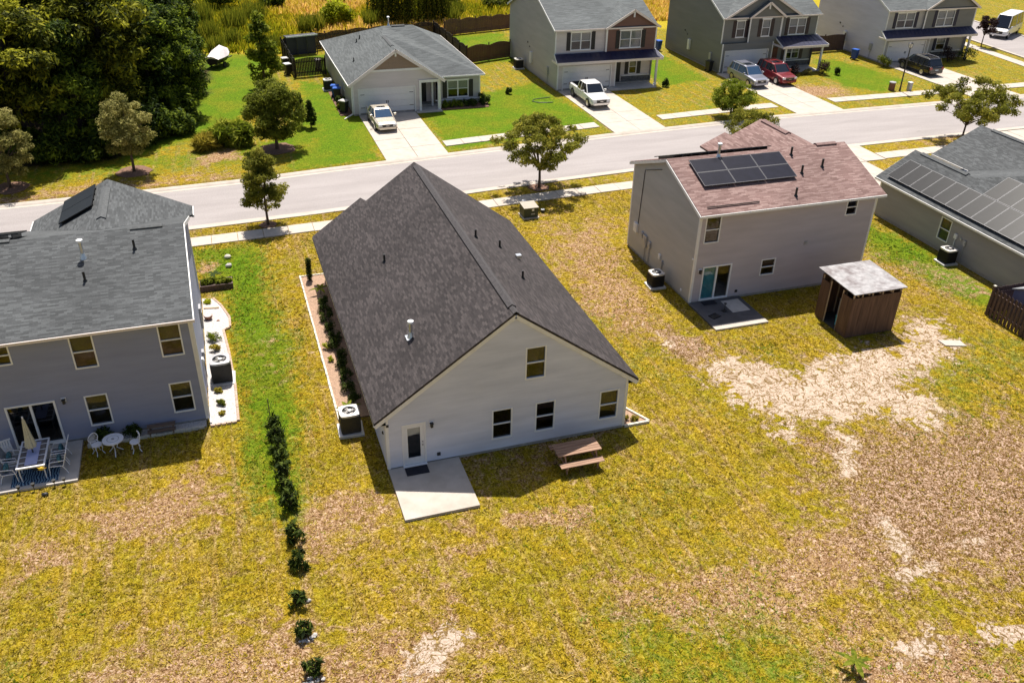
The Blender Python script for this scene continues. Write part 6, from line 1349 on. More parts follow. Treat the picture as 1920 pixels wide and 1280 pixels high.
# dining set
PZ = .08
T = thing('dining_table', 'white-framed glass dining table with blue runner on the patio', 'table', (-13.03, 4.08, PZ), 0); hx, hy = .5, .9
m = MB(); m.box(-hx, -hy, .66, hx, -hy+.07, .72); m.box(-hx, hy-.07, .66, hx, hy, .72); m.box(-hx, -hy+.07, .66, -hx+.06, hy-.07, .72); m.box(hx-.06, -hy+.07, .66, hx, hy-.07, .72)
for k in range(1, 5): m.box(-hx+.06, -hy+2*hy*k/5-.015, .67, hx-.06, -hy+2*hy*k/5+.015, .715)
m.build('frame', 'white_paint', T); MB().box(-hx+.05, -hy+.06, .685, hx-.05, hy-.06, .70).build('glass_top', 'table_glass', T); MB().box(-.22, -hy+.15, .718, .22, hy-.2, .724).build('runner', 'runner', T)
for x in (-.42, .42):
    for y_ in (-.8, .8): m = MB(); m.tube([(x, y_, .68), (x*1.02, y_*1.04, .35), (x*.98, y_*1.0, 0)], .022, 7); m.build('leg', 'white_paint', T)
def dining_chair(label, loc, rz):
    T = thing('patio_chair', label, 'chair', loc, rz, 'sling chairs around the dining table'); m = MB()
    m.add([(-.24, -.26, .42), (.24, -.26, .42), (.24, .22, .38), (-.24, .22, .38), (-.24, .40, .92), (.24, .40, .92)], [(0, 1, 2, 3), (3, 2, 5, 4), (3, 2, 1, 0), (4, 5, 2, 3)]); m.build('sling', 'sling_mesh', T)
    m = MB()
    for s in (-1, 1):
        x = s*.27; m.tube([(x, -.28, .43), (x, .23, .39), (x, .42, .95)], .018, 6); m.tube([(x, -.30, 0), (x, -.27, .4), (x, -.2, .62), (x, .1, .62), (x, .30, .62)], .018, 6); m.tube([(x, .18, .4), (x, .28, .2), (x, .34, 0)], .018, 6)
    m.tube([(-.27, .42, .95), (.27, .42, .95)], .018, 6); m.tube([(-.27, -.28, .43), (.27, -.28, .43)], .018, 6); m.build('frame', 'white_paint', T)
    m = MB(); m.blob((0, .10, .56), .2, .09, .18, 10, 7, .04); m.build('cushion', 'cushion_teal', T, smooth=True)
for i, (x, y) in enumerate(((-13.85, 3.62), (-13.85, 4.35), (-12.2, 3.65), (-12.2, 4.35))): dining_chair('white-framed sling chair on the '+('folding-chair' if x < -13 else 'bistro-set')+' side of the dining table, '+('lawn' if y < 4 else 'house')+' end', (x, y, PZ), math.radians(90 if x < -13 else -90)+random.uniform(-.12, .12))
m = MB(); m.tube([(0, 0, .0), (.0, .06, 2.25)], .022, 8); T = thing('patio_umbrella', 'closed cream patio umbrella standing through the dining table', 'umbrella', (-13.03, 4.1, PZ)); m.build('pole', 'dark_plastic', T)
m = MB(); k = 16; V = []; prof = [(2.32, .02), (2.2, .055), (1.8, .10), (1.4, .15), (1.08, .22), (1.0, .2)]
for z, r in prof:
    for i in range(k): q = r*(1.0 if i % 2 else .72); V.append((q*math.cos(2*math.pi*i/k), .06*z/2.25+q*math.sin(2*math.pi*i/k), z))
m.add(V, [(a*k+i, a*k+(i+1) % k, (a+1)*k+(i+1) % k, (a+1)*k+i)[::-1] for a in range(len(prof)-1) for i in range(k)]); m.build('canopy', 'umbrella_cloth', T); m = MB(); m.cyl(0, .062, 2.3, 2.38, .03, n=8); m.build('finial', 'white_paint', T)
m = MB(); m.cyl(0, 0, .008, .09, .24, .2, n=14); m.build('base', 'dark_plastic', T)
def rug():
    m, nt, b = new_mat('rug_palm'); b.inputs['Roughness'].default_value = .95; tc = nd(nt, 'ShaderNodeTexCoord')
    wv = nd(nt, 'ShaderNodeTexWave'); wv.inputs['Scale'].default_value = 3.2; wv.inputs['Distortion'].default_value = 9; wv.inputs['Detail'].default_value = 3; wv.inputs['Detail Scale'].default_value = .8; nt.links.new(tc.outputs['Object'], wv.inputs[0])
    r = ramp(nt, [(.3, (.012, .03, .08)), (.55, (.03, .10, .20)), (.8, (.22, .34, .42))]); nt.links.new(wv.outputs[0], r.inputs[0]); nt.links.new(r.outputs[0], b.inputs['Base Color'])
rug(); tag(MB().box(-13.85, 3.05, PZ+.003, -12.2, 4.5, PZ+.012).build('outdoor_rug', 'rug_palm'), 'navy rug with palm-leaf pattern under the patio dining table', 'rug')
m = MB(); V = [(0, 0, .04)]; F = []; n = 10
for i in range(n): a = 2*math.pi*i/n; r = .19 if i % 2 == 0 else .09; V.append((r*math.cos(a), .06, r*.6*math.sin(a))); 
for i in range(n): F.append((0, 1+i, 1+(i+1) % n)); F.append((0, 1+(i+1) % n, 1+i))
m.add([(x-12.66, y+3.08, z+PZ+.60) for x, y, z in V], F); m.blob((-12.66, 3.1, PZ+.62), .1, .05, .07, 8, 6); tag(m.build('yellow_ornament', 'yellow_soft'), 'yellow star-shaped ornament hanging at the end of the dining table', 'ornament')
for i, (x, y) in enumerate(((-13.52, 2.78), (-13.02, 2.8), (-12.3, 2.8), (-11.95, 2.8), (-14.2, 2.78))):
    T = thing('solar_stake_light', 'small black solar stake light along the patio edge', 'garden light', (x, y, 0), 0, 'stake lights along the patio edge'); m = MB(); m.cyl(0, 0, -.05, .2, .012, n=6); m.build('stake', 'dark_plastic', T); m = MB(); m.cyl(0, 0, .2, .29, .05, .065, n=10); m.cyl(0, 0, .29, .31, .075, n=10); m.build('lamp_head', 'dark_plastic', T)
stones('dark_ball', 'dark round ball on the lawn below the patio', [(-12.6, 2.35, .13)], 'dark_plastic')
T = thing('folding_chair', 'white slatted chair against the wall at the patio edge', 'chair', (-14.15, 4.95, PZ), math.radians(200)); m = MB()
for k in range(5): m.box(-.22+k*.09, -.02, .38, -.15+k*.09, .0, .9)
m.box(-.25, .0, .88, .25, .03, .94); m.build('backrest', 'white_paint', T); MB().box(-.25, -.42, .36, .25, .0, .40).build('seat', 'white_paint', T)
for x in (-.22, .22): 
    for y_ in (-.38, -.03): MB().box(x-.02, y_-.02, 0, x+.02, y_+.02, .36).build('leg', 'white_paint', T)

# ------------------------------------------------------------------ right garden
m = MB(); m.box(19.9, 7.45, .083, 20.95, 8.75, .088); tag(m.build('clean_patch', 'concrete_shade'), 'pale square of cleaner concrete on the dark stained patio', 'mat')  # thin sheet for the cleaner square of patio concrete
T = thing('patio_tray', 'flat black tray near the edge of the stained patio', 'tray', (18.75, 7.35, .083), .35); MB().box(-.28, -.18, 0, .28, .18, .02).build('tray', 'dark_plastic', T); m = MB(); m.box(-.28, -.2, .0, .28, -.18, .05); m.box(-.28, .18, .0, .28, .2, .05); m.build('rim', 'dark_plastic', T)
T = thing('table_stand', 'small black pedestal stand on the stained patio', 'stand', (19.55, 7.75, .083)); m = MB(); m.cyl(0, 0, 0, .03, .16, n=12); m.build('foot', 'dark_plastic', T); m = MB(); m.cyl(0, 0, .03, .42, .02, n=8); m.cyl(0, 0, .42, .45, .08, n=10); m.build('post', 'dark_plastic', T)
tag(MB().box(18.8, 8.55, .083, 19.6, 8.95, .1).build('doormat', 'rubber_mat'), 'black doormat under the teal-curtained sliding door', 'doormat')
def shed():
    T = thing('garden_shed', 'brown plywood shed with pale weathered flat roof and dark open doorway', 'shed', (25.5, 4.9, 0)); hx, hy, h = 1.45, 1.28, 2.42
    n = 5; w_ = 2*hx/n
    for i in range(n): MB().box(-hx+i*w_+.006, -hy+random.uniform(0, .012), 0, -hx+(i+1)*w_-.006, -hy+.035, h-.18).build('plywood_panel', 'plywood_brown', T)
    for i in range(n): MB().box(-hx+i*w_+.006, hy-.035, 0, -hx+(i+1)*w_-.006, hy, h+.02).build('plywood_panel', 'plywood_brown', T)
    for a, b in ((-hy+.04, -.45), (.55, hy-.04)): MB().box(-hx, a, 0, -hx+.03, b, h-.25).build('plywood_panel', 'plywood_brown', T)
    for a, b in ((-hy+.04, 0), (.01, hy-.04)): MB().box(hx-.03, a, 0, hx, b, h-.08).build('plywood_panel', 'plywood_brown', T)
    for x in (-hx+.06, -.9, -.3, .3, .9, hx-.06):
        for y in (-hy+.07, hy-.07): MB().box(x-.02, y-.04, 0, x+.02, y+.04, h-.02).build('stud', 'wood_raw', T)
    for y in (-.45, .55): MB().box(-hx+.0, y-.03, 0, -hx+.06, y+.03, h-.1).build('door_jamb', 'wood_raw', T)
    for x in (-1.3, -.65, 0, .65, 1.3): m = MB(); m.bar((x, -hy-.1, h+.02), (x, hy+.1, h+.10), .04, .1); m.build('rafter', 'wood_raw', T)
    m = MB(); m.add([(-hx-.12, -hy-.14, h+.09), (hx+.12, -hy-.14, h+.09), (hx+.12, hy+.3, h+.20), (-hx-.12, hy+.3, h+.20), (-hx-.12, -hy-.14, h+.13), (hx+.12, -hy-.14, h+.13), (hx+.12, hy+.3, h+.24), (-hx-.12, hy+.3, h+.24)], [(3, 2, 1, 0), (4, 5, 6, 7), (0, 1, 5, 4), (1, 2, 6, 5), (2, 3, 7, 6), (3, 0, 4, 7)]); m.build('roof', 'felt_roof', T)
    MB().box(-hx+.03, -hy+.03, 0, hx-.03, hy-.03, .05).build('floor', 'interior', T)
shed()
for nm, lab, loc, sz, mt in (('storage_bin', 'teal storage tub just inside the shed doorway', (24.5, 4.75, .06), (.3, .3, .5), 'curtain_teal'), ('storage_bin', 'red storage tub on the shed floor', (24.45, 4.5, .06), (.25, .2, .3), 'door_red'), ('storage_box', 'pale carton stacked inside the shed', (24.95, 5.15, .06), (.4, .4, 1.2), 'grey_box')):
    T = thing(nm, lab, 'box', loc); MB().box(-sz[0]/2, -sz[1]/2, 0, sz[0]/2, sz[1]/2, sz[2]).build('tub', mt, T, bevel=.02); MB().box(-sz[0]/2-.015, -sz[1]/2-.015, sz[2], sz[0]/2+.015, sz[1]/2+.015, sz[2]+.04).build('lid', mt, T)
tag(MB().prism([(28.55, 2.1), (29.6, 1.75), (29.55, 1.2), (28.55, 1.55)], -.04, .03).build('concrete_slab', 'concrete'), 'pale concrete slab lying in the lawn near the shed', 'slab')
def near_fence():
    T = thing('picket_fence', 'dark shadowbox picket fence round the small grey storage shed', 'fence', (33.0, 3.6, 0))
    for z in (.35, 1.25): MB().box(.0, -7.5, z, .05, 0, z+.09).build('rail', 'fence_plum', T)
    me = None; y = -.06; i = 0
    while y > -7.5:
        if me is None:
            o = MB().add(*_picket()).build('picket', 'fence_plum', T); me = o.data
        else: o = bpy.data.objects.new('picket', me); COL.objects.link(o); o.parent = T
        o.location = (-.025 if i % 2 == 0 else .055, y, random.uniform(-.02, .02)); o.rotation_euler = (0, 0, random.uniform(-.03, .03)); y -= .125; i += 1
    for y in (0, -2.4, -4.8, -7.2): m = MB(); m.box(-.05, y-.05, 0, .05, y+.05, 1.68); m.build('post', 'fence_plum', T)
    for y in (0, -2.4, -4.8, -7.2): m = MB(); m.box(-.065, y-.065, 1.68, .065, y+.065, 1.73); m.build('post_cap', 'edging_stone', T)
    x = .15
    while x < 3.0:
        o = bpy.data.objects.new('picket', me); COL.objects.link(o); o.parent = T; o.location = (x, .03, random.uniform(-.02, .02)); o.rotation_euler = (0, 0, math.pi/2); x += .15
    MB().box(.05, -.03, 1.25, 3.0, .01, 1.34).build('rail', 'fence_plum', T)
def _picket():
    w_, t, h = .065, .009, 1.6
    P = [(-t, -w_, 0), (t, -w_, 0), (t, w_, 0), (-t, w_, 0), (-t, -w_, h-.05), (t, -w_, h-.05), (t, w_, h-.05), (-t, w_, h-.05), (-t, -w_*.5, h), (t, -w_*.5, h), (t, w_*.5, h), (-t, w_*.5, h)]
    return P, [(3, 2, 1, 0), (0, 1, 5, 4), (2, 3, 7, 6), (1, 2, 6, 5), (3, 0, 4, 7), (4, 5, 9, 8), (6, 7, 11, 10), (5, 6, 10, 9), (7, 4, 8, 11), (8, 9, 10, 11)]
near_fence()
T = thing('storage_shed', 'small grey resin shed with gable roof inside the picket fence', 'shed', (34.7, 1.9, 0)); MB().box(-1.0, -1.1, 0, 1.0, 1.1, 1.75).build('wall', 'resin_blue', T)
m = MB(); m.add([(-1.0, -1.1, 1.75), (-1.0, 1.1, 1.75), (-1.0, 0, 2.25), (1.0, -1.1, 1.75), (1.0, 1.1, 1.75), (1.0, 0, 2.25)], [(0, 2, 1), (3, 4, 5)]); m.build('gable', 'resin_blue', T)
roof(T, [[(-1.1, -1.2, 1.72), (1.1, -1.2, 1.72), (1.1, 0, 2.3), (-1.1, 0, 2.3)], [(-1.1, 0, 2.3), (1.1, 0, 2.3), (1.1, 1.2, 1.72), (-1.1, 1.2, 1.72)]], 'resin_grey', .05)

# ------------------------------------------------------------------ utilities by the pavement
T = thing('transformer_box', 'dark green pad-mounted transformer box with tan lid on the lawn', 'utility box', (13.85, 22.75, 0), math.radians(0)); MB().box(-.55, -.55, -.05, .55, .55, .06).build('pad', 'concrete', T); m = MB(); m.box(-.48, -.45, .06, .48, .48, .72); m.build('cabinet', 'green_box', T, bevel=.015); m = MB(); m.add([(-.5, -.5, .70), (.5, -.5, .70), (.5, .5, .78), (-.5, .5, .78), (-.5, -.5, .74), (.5, -.5, .74), (.5, .5, .82), (-.5, .5, .82)], [(3, 2, 1, 0), (4, 5, 6, 7), (0, 1, 5, 4), (1, 2, 6, 5), (2, 3, 7, 6), (3, 0, 4, 7)]); m.build('lid', 'green_box_lid', T); MB().box(.05, -.462, .5, .2, -.452, .65).build('sticker', 'white_box', T); MB().box(.0, -.462, .26, .26, -.452, .33).build('sticker', 'grey_box', T)
T = thing('utility_pedestal', 'short green pedestal with white cap beside the transformer', 'utility box', (13.95, 24.05, 0)); m = MB(); m.cyl(0, 0, -.03, .45, .13, n=12); m.build('post', 'utility_green', T); m = MB(); m.cyl(0, 0, .45, .55, .17, .14, n=12); m.build('cap', 'white_box', T)
T = thing('meter_pit', 'low white-capped meter box in the grass by the transformer', 'utility box', (14.95, 23.1, 0)); m = MB(); m.cyl(0, 0, -.02, .16, .12, n=10); m.build('post', 'dark_plastic', T); m = MB(); m.cyl(0, 0, .16, .2, .13, n=10); m.build('cap', 'white_box', T)
T = thing('street_lamp', 'dark lamp post with lantern on the verge before the corner house', 'lamp', (59.0, 42.3, 0)); m = MB(); m.tube([(0, 0, -.05), (0, 0, .5), (0, 0, 4.0)], [.10, .07, .05], 10); m.build('pole', 'dark_plastic', T); m = MB(); m.tube([(0, 0, 4.0), (0, 0, 4.08)], [.06, .16], 8); m.cyl(0, 0, 4.45, 4.62, .24, .04, n=8)
for i in range(4): a = i*math.pi/2+.78; m.tube([(.15*math.cos(a), .15*math.sin(a), 4.08), (.21*math.cos(a), .21*math.sin(a), 4.46)], .015, 5)
m.build('lantern_frame', 'dark_plastic', T); m = MB(); m.tube([(0, 0, 4.09), (0, 0, 4.44)], [.13, .18], 8); m.build('lantern_glass', 'lamp_glass', T)
T = thing('utility_pedestal', 'brown-grey utility pedestal beside the lamp post', 'utility box', (58.4, 42.8, 0)); m = MB(); m.cyl(0, 0, -.03, .7, .3, n=12); m.build('post', 'terracotta', T); m = MB(); m.cyl(0, 0, .7, .78, .32, n=12); m.build('cap', 'grey_box', T)
T = thing('utility_pedestal', 'narrow grey utility pedestal on the verge past the lamp', 'utility box', (60.0, 42.2, 0)); m = MB(); m.box(-.17, -.17, -.03, .17, .17, .75); m.build('post', 'grey_box', T); m = MB(); m.box(-.2, -.2, .75, .2, .2, .82); m.build('cap', 'white_box', T)

# ------------------------------------------------------------------ fences across the street
def board_fence(label, pts, h=1.8, mat='fence_dark', scallop=.18, rails_side=1):
    T = thing('board_fence', label, 'fence', (*pts[0], 0), world=True)
    for (a, b) in zip(pts[:-1], pts[1:]):
        a = Vector((*a, 0)); b = Vector((*b, 0)); L = (b-a).length; n = max(1, round(L/2.4)); d = (b-a)/L; m = MB(); k = int(L/.15); nn = Vector((d.y, -d.x, 0))
        for i in range(k):
            u = (i+.5)*L/k; t = (u/(L/n)) % 1; hh = h-scallop*math.sin(math.pi*t)*(-1)-scallop; p = a+d*(u-.068); q = a+d*(u+.068)
            P = [p-nn*.01, q-nn*.01, q+nn*.01, p+nn*.01]; m.add([(v.x, v.y, z) for z in (.03, hh) for v in P], [(0, 1, 5, 4), (1, 2, 6, 5), (2, 3, 7, 6), (3, 0, 4, 7), (4, 5, 6, 7)])
        m.build('boards', mat, T, kind='stuff')
        for i in range(n+1): p = a+d*(L*i/n)-nn*.07; MB().box(p.x-.05, p.y-.05, 0, p.x+.05, p.y+.05, h+.05).build('post', mat, T)
        m = MB()
        for z in (.4, 1.4): m.bar(a-nn*.03+Vector((0, 0, z)), b-nn*.03+Vector((0, 0, z)), .04, .09)
        m.build('rail', mat, T)
board_fence('near-black board fence enclosing the bungalow back garden', [(6.3, 61.3), (3.35, 60.9), (3.1, 70.2), (10.3, 73.1), (20.6, 75.0)])
board_fence('dark fence running back along the bungalow side', [(20.9, 62.2), (20.7, 75.2)], mat='fence_dark')
board_fence('brown scalloped fence joining the bungalow garden to the brown-gabled house', [(21.0, 62.3), (26.2, 64.0)], mat='fence_brown', scallop=.22)
board_fence('brown scalloped fence at the back of the brown-gabled house garden', [(22.0, 75.6), (30.2, 77.6), (37.5, 79.5)], mat='fence_brown', scallop=.2)
board_fence('brown fence between the brown-gabled and dark grey houses', [(36.6, 66.3), (44.8, 66.8)], mat='fence_brown', scallop=.15); board_fence('weathered grey-brown fence between dark grey and lilac houses', [(56.2, 58.2), (64.4, 58.6)], mat='fence_plum', scallop=.1)
T = thing('lean_to', 'dark lean-to shelter with white edge against the black fence', 'shelter', (5.0, 70.6, 0), math.radians(14)); MB().box(-1.6, -.3, 0, 1.6, .1, 1.9).build('wall', 'shutter_navy', T); MB().box(-1.7, -.68, 1.88, 1.7, .15, 1.96).build('roof', 'dark_plastic', T); MB().box(-1.72, -.74, 1.86, 1.72, -.69, 1.99).build('roof_edge', 'white_box', T)
for x in (-1.6, -.55, .55, 1.6): MB().box(x-.04, -.66, 0, x+.04, -.58, 1.88).build('post', 'dark_plastic', T)
T = thing('patio_grill', 'pale covered grill by the bungalow wall inside the fence', 'grill', (5.9, 63.5, 0)); MB().box(-.3, -.5, .1, .3, .5, 1.0).build('cover', 'trim_pink', T, bevel=.08); MB().box(-.25, -.45, 0, .25, .45, .1).build('base', 'dark_plastic', T)
def bin_(label, loc, rz, body='bin_blue', lid='bin_blue_lid'):
    T = thing('wheelie_bin', label, 'bin', loc, rz, 'wheeled rubbish bins'); m = MB(); m.add([(-.22, -.26, .06), (.22, -.26, .06), (.22, .22, .06), (-.22, .22, .06), (-.29, -.36, 1.0), (.29, -.36, 1.0), (.29, .32, 1.0), (-.29, .32, 1.0)], [(3, 2, 1, 0), (4, 5, 6, 7), (0, 1, 5, 4), (1, 2, 6, 5), (2, 3, 7, 6), (3, 0, 4, 7)]); m.build('body', body, T, bevel=.02)
    m = MB(); m.box(-.31, -.38, 1.0, .31, .34, 1.06); m.box(-.25, -.3, 1.06, .25, .26, 1.09); m.build('lid', lid, T)
    for x in (-.24, .24): m = MB(); m.tube([(x-.03, .24, .1), (x+.03, .24, .1)], .1, 12); m.build('wheel', 'tyre', T)
bin_('blue bin standing against the lilac house wall', (62.9, 54.6, 0), .4); bin_('blue bin by the brown fence beside the dark grey house', (43.4, 63.4, 0), .2); bin_('blue bin tucked beside the tan-gabled bungalow', (6.0, 53.3, 0), 1.3)
bin_('black bin with blue lid beside the tan-gabled bungalow', (6.05, 52.4, 0), 1.4, 'bin_black', 'bin_blue_lid'); bin_('black bin with white lid outside the black fence', (2.75, 62.2, 0), .3, 'bin_black', 'white_box'); bin_('black bin with pale lid farther along the black fence', (2.75, 64.6, 0), .2, 'bin_black', 'ac_lid'); bin_('small black bin by the dark grey house corner', (44.3, 53.6, 0), .2, 'bin_black', 'bin_black')
bin_('black round-lidded bin by the bungalow downspout', (6.0, 48.3, 0), .8, 'bin_black', 'ac_lid')
# covered boat
T = thing('covered_boat', 'small boat on a trailer under a pinkish-white cover by the wood', 'boat', (-3.4, 67.2, 0), math.radians(60)); m = MB(); V = []
for x, w_, z in ((-1.5, .75, .0), (-.5, .85, 0), (.6, .8, .02), (1.3, .5, .1), (1.8, .05, .3)): V += [(x, -w_, 1.0+z), (x, w_, 1.0+z), (x, -w_*.6, .45+z), (x, w_*.6, .45+z)]
m.add(V, [(4*i+a, 4*i+b, 4*i+4+b, 4*i+4+a) for i in range(4) for a, b in ((0, 2), (2, 3), (3, 1))]+[(0, 1, 3, 2)]); m.build('hull', 'dark_plastic', T)
m = MB(); V = []
for x, w_, z, h in ((-1.55, .8, 1.0, .2), (-.5, .9, 1.0, .75), (.4, .86, 1.0, .95), (1.2, .55, 1.1, .5), (1.85, .08, 1.3, .05)): V += [(x, -w_, z), (x, -w_*.5, z+h*.7), (x, 0, z+h), (x, w_*.5, z+h*.7), (x, w_, z)]
m.add(V, [(5*i+a, 5*i+a+1, 5*i+6+a, 5*i+5+a) for i in range(4) for a in range(4)]+[(4, 3, 2, 1, 0)]); m.build('cover', 'boat_white', T)
for y in (-.75, .75): m = MB(); m.tube([(-.4, y-.08, .28), (-.4, y+.08, .28)], .28, 14); m.build('wheel', 'tyre', T)
m = MB(); m.bar((-1.3, 0, .4), (2.6, 0, .4), .08, .08); m.bar((-.4, -.75, .3), (-.4, .75, .3), .06, .06); m.build('trailer', 'dark_plastic', T)
# foundation planting
for i in range(6): bush('foundation_shrub', 'clipped dark shrub under the shuttered bungalow window', (14.75+i*.66, 47.55, 0), .42, .7, 500, .11, 'leaf_dark' if i > 2 else 'leaf_green', 700+i, 'shrubs under the bungalow window', k=8)
for i, (x, y, r, h, mt, lab) in enumerate(((63.9, 50.9, .85, 1.3, 'leaf_olive', 'leafy shrub at the lilac house garage corner'), (72.6, 51.2, 1.0, 1.7, 'leaf_plum', 'plum-leaved shrub before the corner house porch'), (75.0, 51.2, 1.2, 1.7, 'leaf_dark', 'wide dark shrub at the corner house porch post'), (52.2, 50.2, .7, 1.1, 'leaf_plum', 'plum shrub under the dark grey house window'), (53.6, 50.0, .5, .6, 'leaf_grey', 'small pale shrub between plum shrubs'), (55.4, 49.8, .75, 1.5, 'leaf_plum', 'tall plum shrub by the white porch post'), (56.8, 49.2, .35, .9, 'leaf_dark', 'thin dark sapling on the lawn past the porch'), (37.2, 49.2, .4, .8, 'leaf_dark', 'small dark shrub on the lawn by the brown-gabled porch'), (6.0, 50.2, .5, .9, 'leaf_dark', 'dark shrub in the narrow bed beside the bungalow'), (5.95, 49.3, .4, .6, 'leaf_wood', 'olive shrub in the narrow bungalow bed'), (21.6, 50.5, .3, .6, 'leaf_dark', 'small dark shrub in a mulch spot on the green lawn'), (18.5, 47.9, .55, 1.1, 'leaf_dark', 'taller dark shrub at the bungalow right corner'))): bush('garden_shrub', lab, (x, y, 0), r, h, 700, .13, mt, 720+i, k=9)
tag(MB().prism([(14.1, 46.9), (18.6, 46.9), (18.9, 48.3), (14.1, 48.3)], -.04, .03).build('mulch_bed', 'mulch'), 'mulch bed under the bungalow front window', 'flower bed'); tag(MB().prism([(5.55, 47.4), (6.6, 47.4), (6.6, 55), (5.6, 55)], -.04, .03).build('mulch_bed', 'mulch'), 'narrow mulch bed along the bungalow side wall', 'flower bed')
m = MB(); m.tube([(24.9, 48.4, .03), (24.2, 48.3, .03), (23.2, 48.1, .03), (22.9, 47.5, .03), (23.3, 47.0, .03), (24.0, 46.8, .03), (24.6, 46.8, .03)], .035, 6); tag(m.build('garden_hose', 'hose'), 'dark garden hose curled on the lawn by the brown-gabled house', 'hose')

# ------------------------------------------------------------------ vehicles (nose towards -y before rotation)
def vehicle(name, label, loc, rz, kind, paint, glass='car_glass', wheels='rim'):
    T = thing(name, label, {'sedan': 'car', 'suv': 'car', 'pickup': 'pickup', 'van': 'van'}[kind], loc, rz)
    D = dict(sedan=dict(L=4.7, W=1.78, zb=.22, belt=.92, hood=.86, tail=.95, roof=1.42, a0=1.35, a1=2.0, c0=3.2, c1=3.95, wr=.31, ax=(.9, 3.65)),
             suv=dict(L=4.9, W=1.9, zb=.28, belt=1.08, hood=1.05, tail=1.1, roof=1.72, a0=1.25, a1=1.95, c0=4.35, c1=4.75, wr=.37, ax=(.95, 3.85)),
             pickup=dict(L=5.7, W=1.92, zb=.34, belt=1.14, hood=1.10, tail=1.12, roof=1.80, a0=1.45, a1=2.05, c0=3.45, c1=3.7, wr=.40, ax=(1.0, 4.55)),
             van=dict(L=6.4, W=2.1, zb=.35, belt=1.3, hood=1.15, tail=1.3, roof=2.6, a0=.7, a1=1.5, c0=6.2, c1=6.35, wr=.38, ax=(1.0, 5.1)))[kind]
    L, W, zb, belt = D['L'], D['W'], D['zb'], D['belt']; hw = W/2; y0 = -L/2
    # body loft: stations (t, half width, bottom, top, shoulder z)
    hood = D['hood']; st = [(0.0, .72, zb+.12, hood*.62), (.06, .86, zb+.04, hood*.80), (.35, .95, zb, hood*.90), (D['a0'], 1.0, zb, hood), (D['a1']+.3, 1.0, zb, belt), (D['c0'], 1.0, zb, belt+.02), (D['c1'], .98, zb, D['tail']), (L-.25, .96, zb+.02, D['tail']-.01), (L-.05, .90, zb+.08, D['tail']*.93), (L, .82, zb+.16, D['tail']*.78)]
    m = MB(); V = []
    for (y, wf, b, t) in st:
        h = hw*wf; ring = [(-h*.86, b), (-h, b+.14), (-h*1.005, (b+t)*.5), (-h*.96, t-.08), (-h*.80, t), (h*.80, t), (h*.96, t-.08), (h*1.005, (b+t)*.5), (h, b+.14), (h*.86, b)]
        V += [(x, y0+y, z) for x, z in ring]
    k = 10; F = [(i*k+j, i*k+(j+1) % k, (i+1)*k+(j+1) % k, (i+1)*k+j) for i in range(len(st)-1) for j in range(k)]+[tuple(range(k))[::-1], tuple((len(st)-1)*k+j for j in range(k))]
    if kind == 'pickup':   # open bed behind the cab
        F = [f for f in F if not (f[0] % k == 4 and 6 <= f[0]//k <= 7)]
    m.add(V, F); body = m.build('body', paint, T, smooth=False)
    if kind == 'pickup':
        m = MB(); a = y0+D['c1']; b = y0+L-.12; m.box(-hw*.8, a, .62, hw*.8, b, .66); m.box(-hw*.82, a, .62, -hw*.78, b, 1.1); m.box(hw*.78, a, .62, hw*.82, b, 1.1); m.box(-hw*.8, b-.04, .62, hw*.8, b, 1.1); m.build('bed', 'dark_plastic', T)
    # greenhouse: glass block with a roof panel and pillars in body colour
    rw = hw*.76; gb = hw*.93; zr = D['roof']; a0, a1, c0, c1 = (y0+D[q] for q in ('a0', 'a1', 'c0', 'c1'))
    P = [(-gb*.9, a0, belt-.05), (gb*.9, a0, belt-.05), (gb, a1+.15, belt-.04), (gb, c0, belt-.04), (gb*.9, c1, belt-.02), (-gb*.9, c1, belt-.02), (-gb, c0, belt-.04), (-gb, a1+.15, belt-.04)]
    Q = [(-rw*.92, a1, zr-.06), (rw*.92, a1, zr-.06), (rw, a1+.3, zr-.04), (rw, c0-.1, zr-.04), (rw*.93, c0, zr-.06), (-rw*.93, c0, zr-.06), (-rw, c0-.1, zr-.04), (-rw, a1+.3, zr-.04)]
    m = MB(); m.add(P+Q, [(i, (i+1) % 8, 8+(i+1) % 8, 8+i) for i in range(8)]); m.build('windows', glass, T)
    m = MB(); R = [(-rw*.90, a1+.0, zr-.05), (rw*.90, a1+.0, zr-.05), (rw*1.02, a1+.3, zr-.035), (rw*1.02, c0-.1, zr-.035), (rw*.93, c0+.03, zr-.05), (-rw*.93, c0+.03, zr-.05), (-rw*1.02, c0-.1, zr-.035), (-rw*1.02, a1+.3, zr-.035)]
    R2 = [(x*.9, y+(.12 if y < 0 else -.12), zr+.01) for x, y, z in R]; m.add(R+R2, [(i, (i+1) % 8, 8+(i+1) % 8, 8+i) for i in range(8)]+[tuple(range(8, 16))])
    m.build('roof', paint, T)
    m = MB()
    for s in (-1, 1):
        m.bar((s*gb*.9, a0, belt-.03), (s*rw*.93, a1, zr-.04), .07, .06)
        for t in ((.42, .72) if kind in ('suv', 'van') else (.48,)): y = a1+.1+(c0-a1)*t; m.bar((s*gb*1.0, y, belt-.04), (s*rw*1.0, y, zr-.04), .09, .05)
        m.bar((s*gb*.97, (c0+c1)/2, belt-.02), (s*rw*.98, c0-.02, zr-.04), .14 if kind != 'pickup' else .1, .06)
    m.build('pillars', paint if kind != 'van' else paint, T)
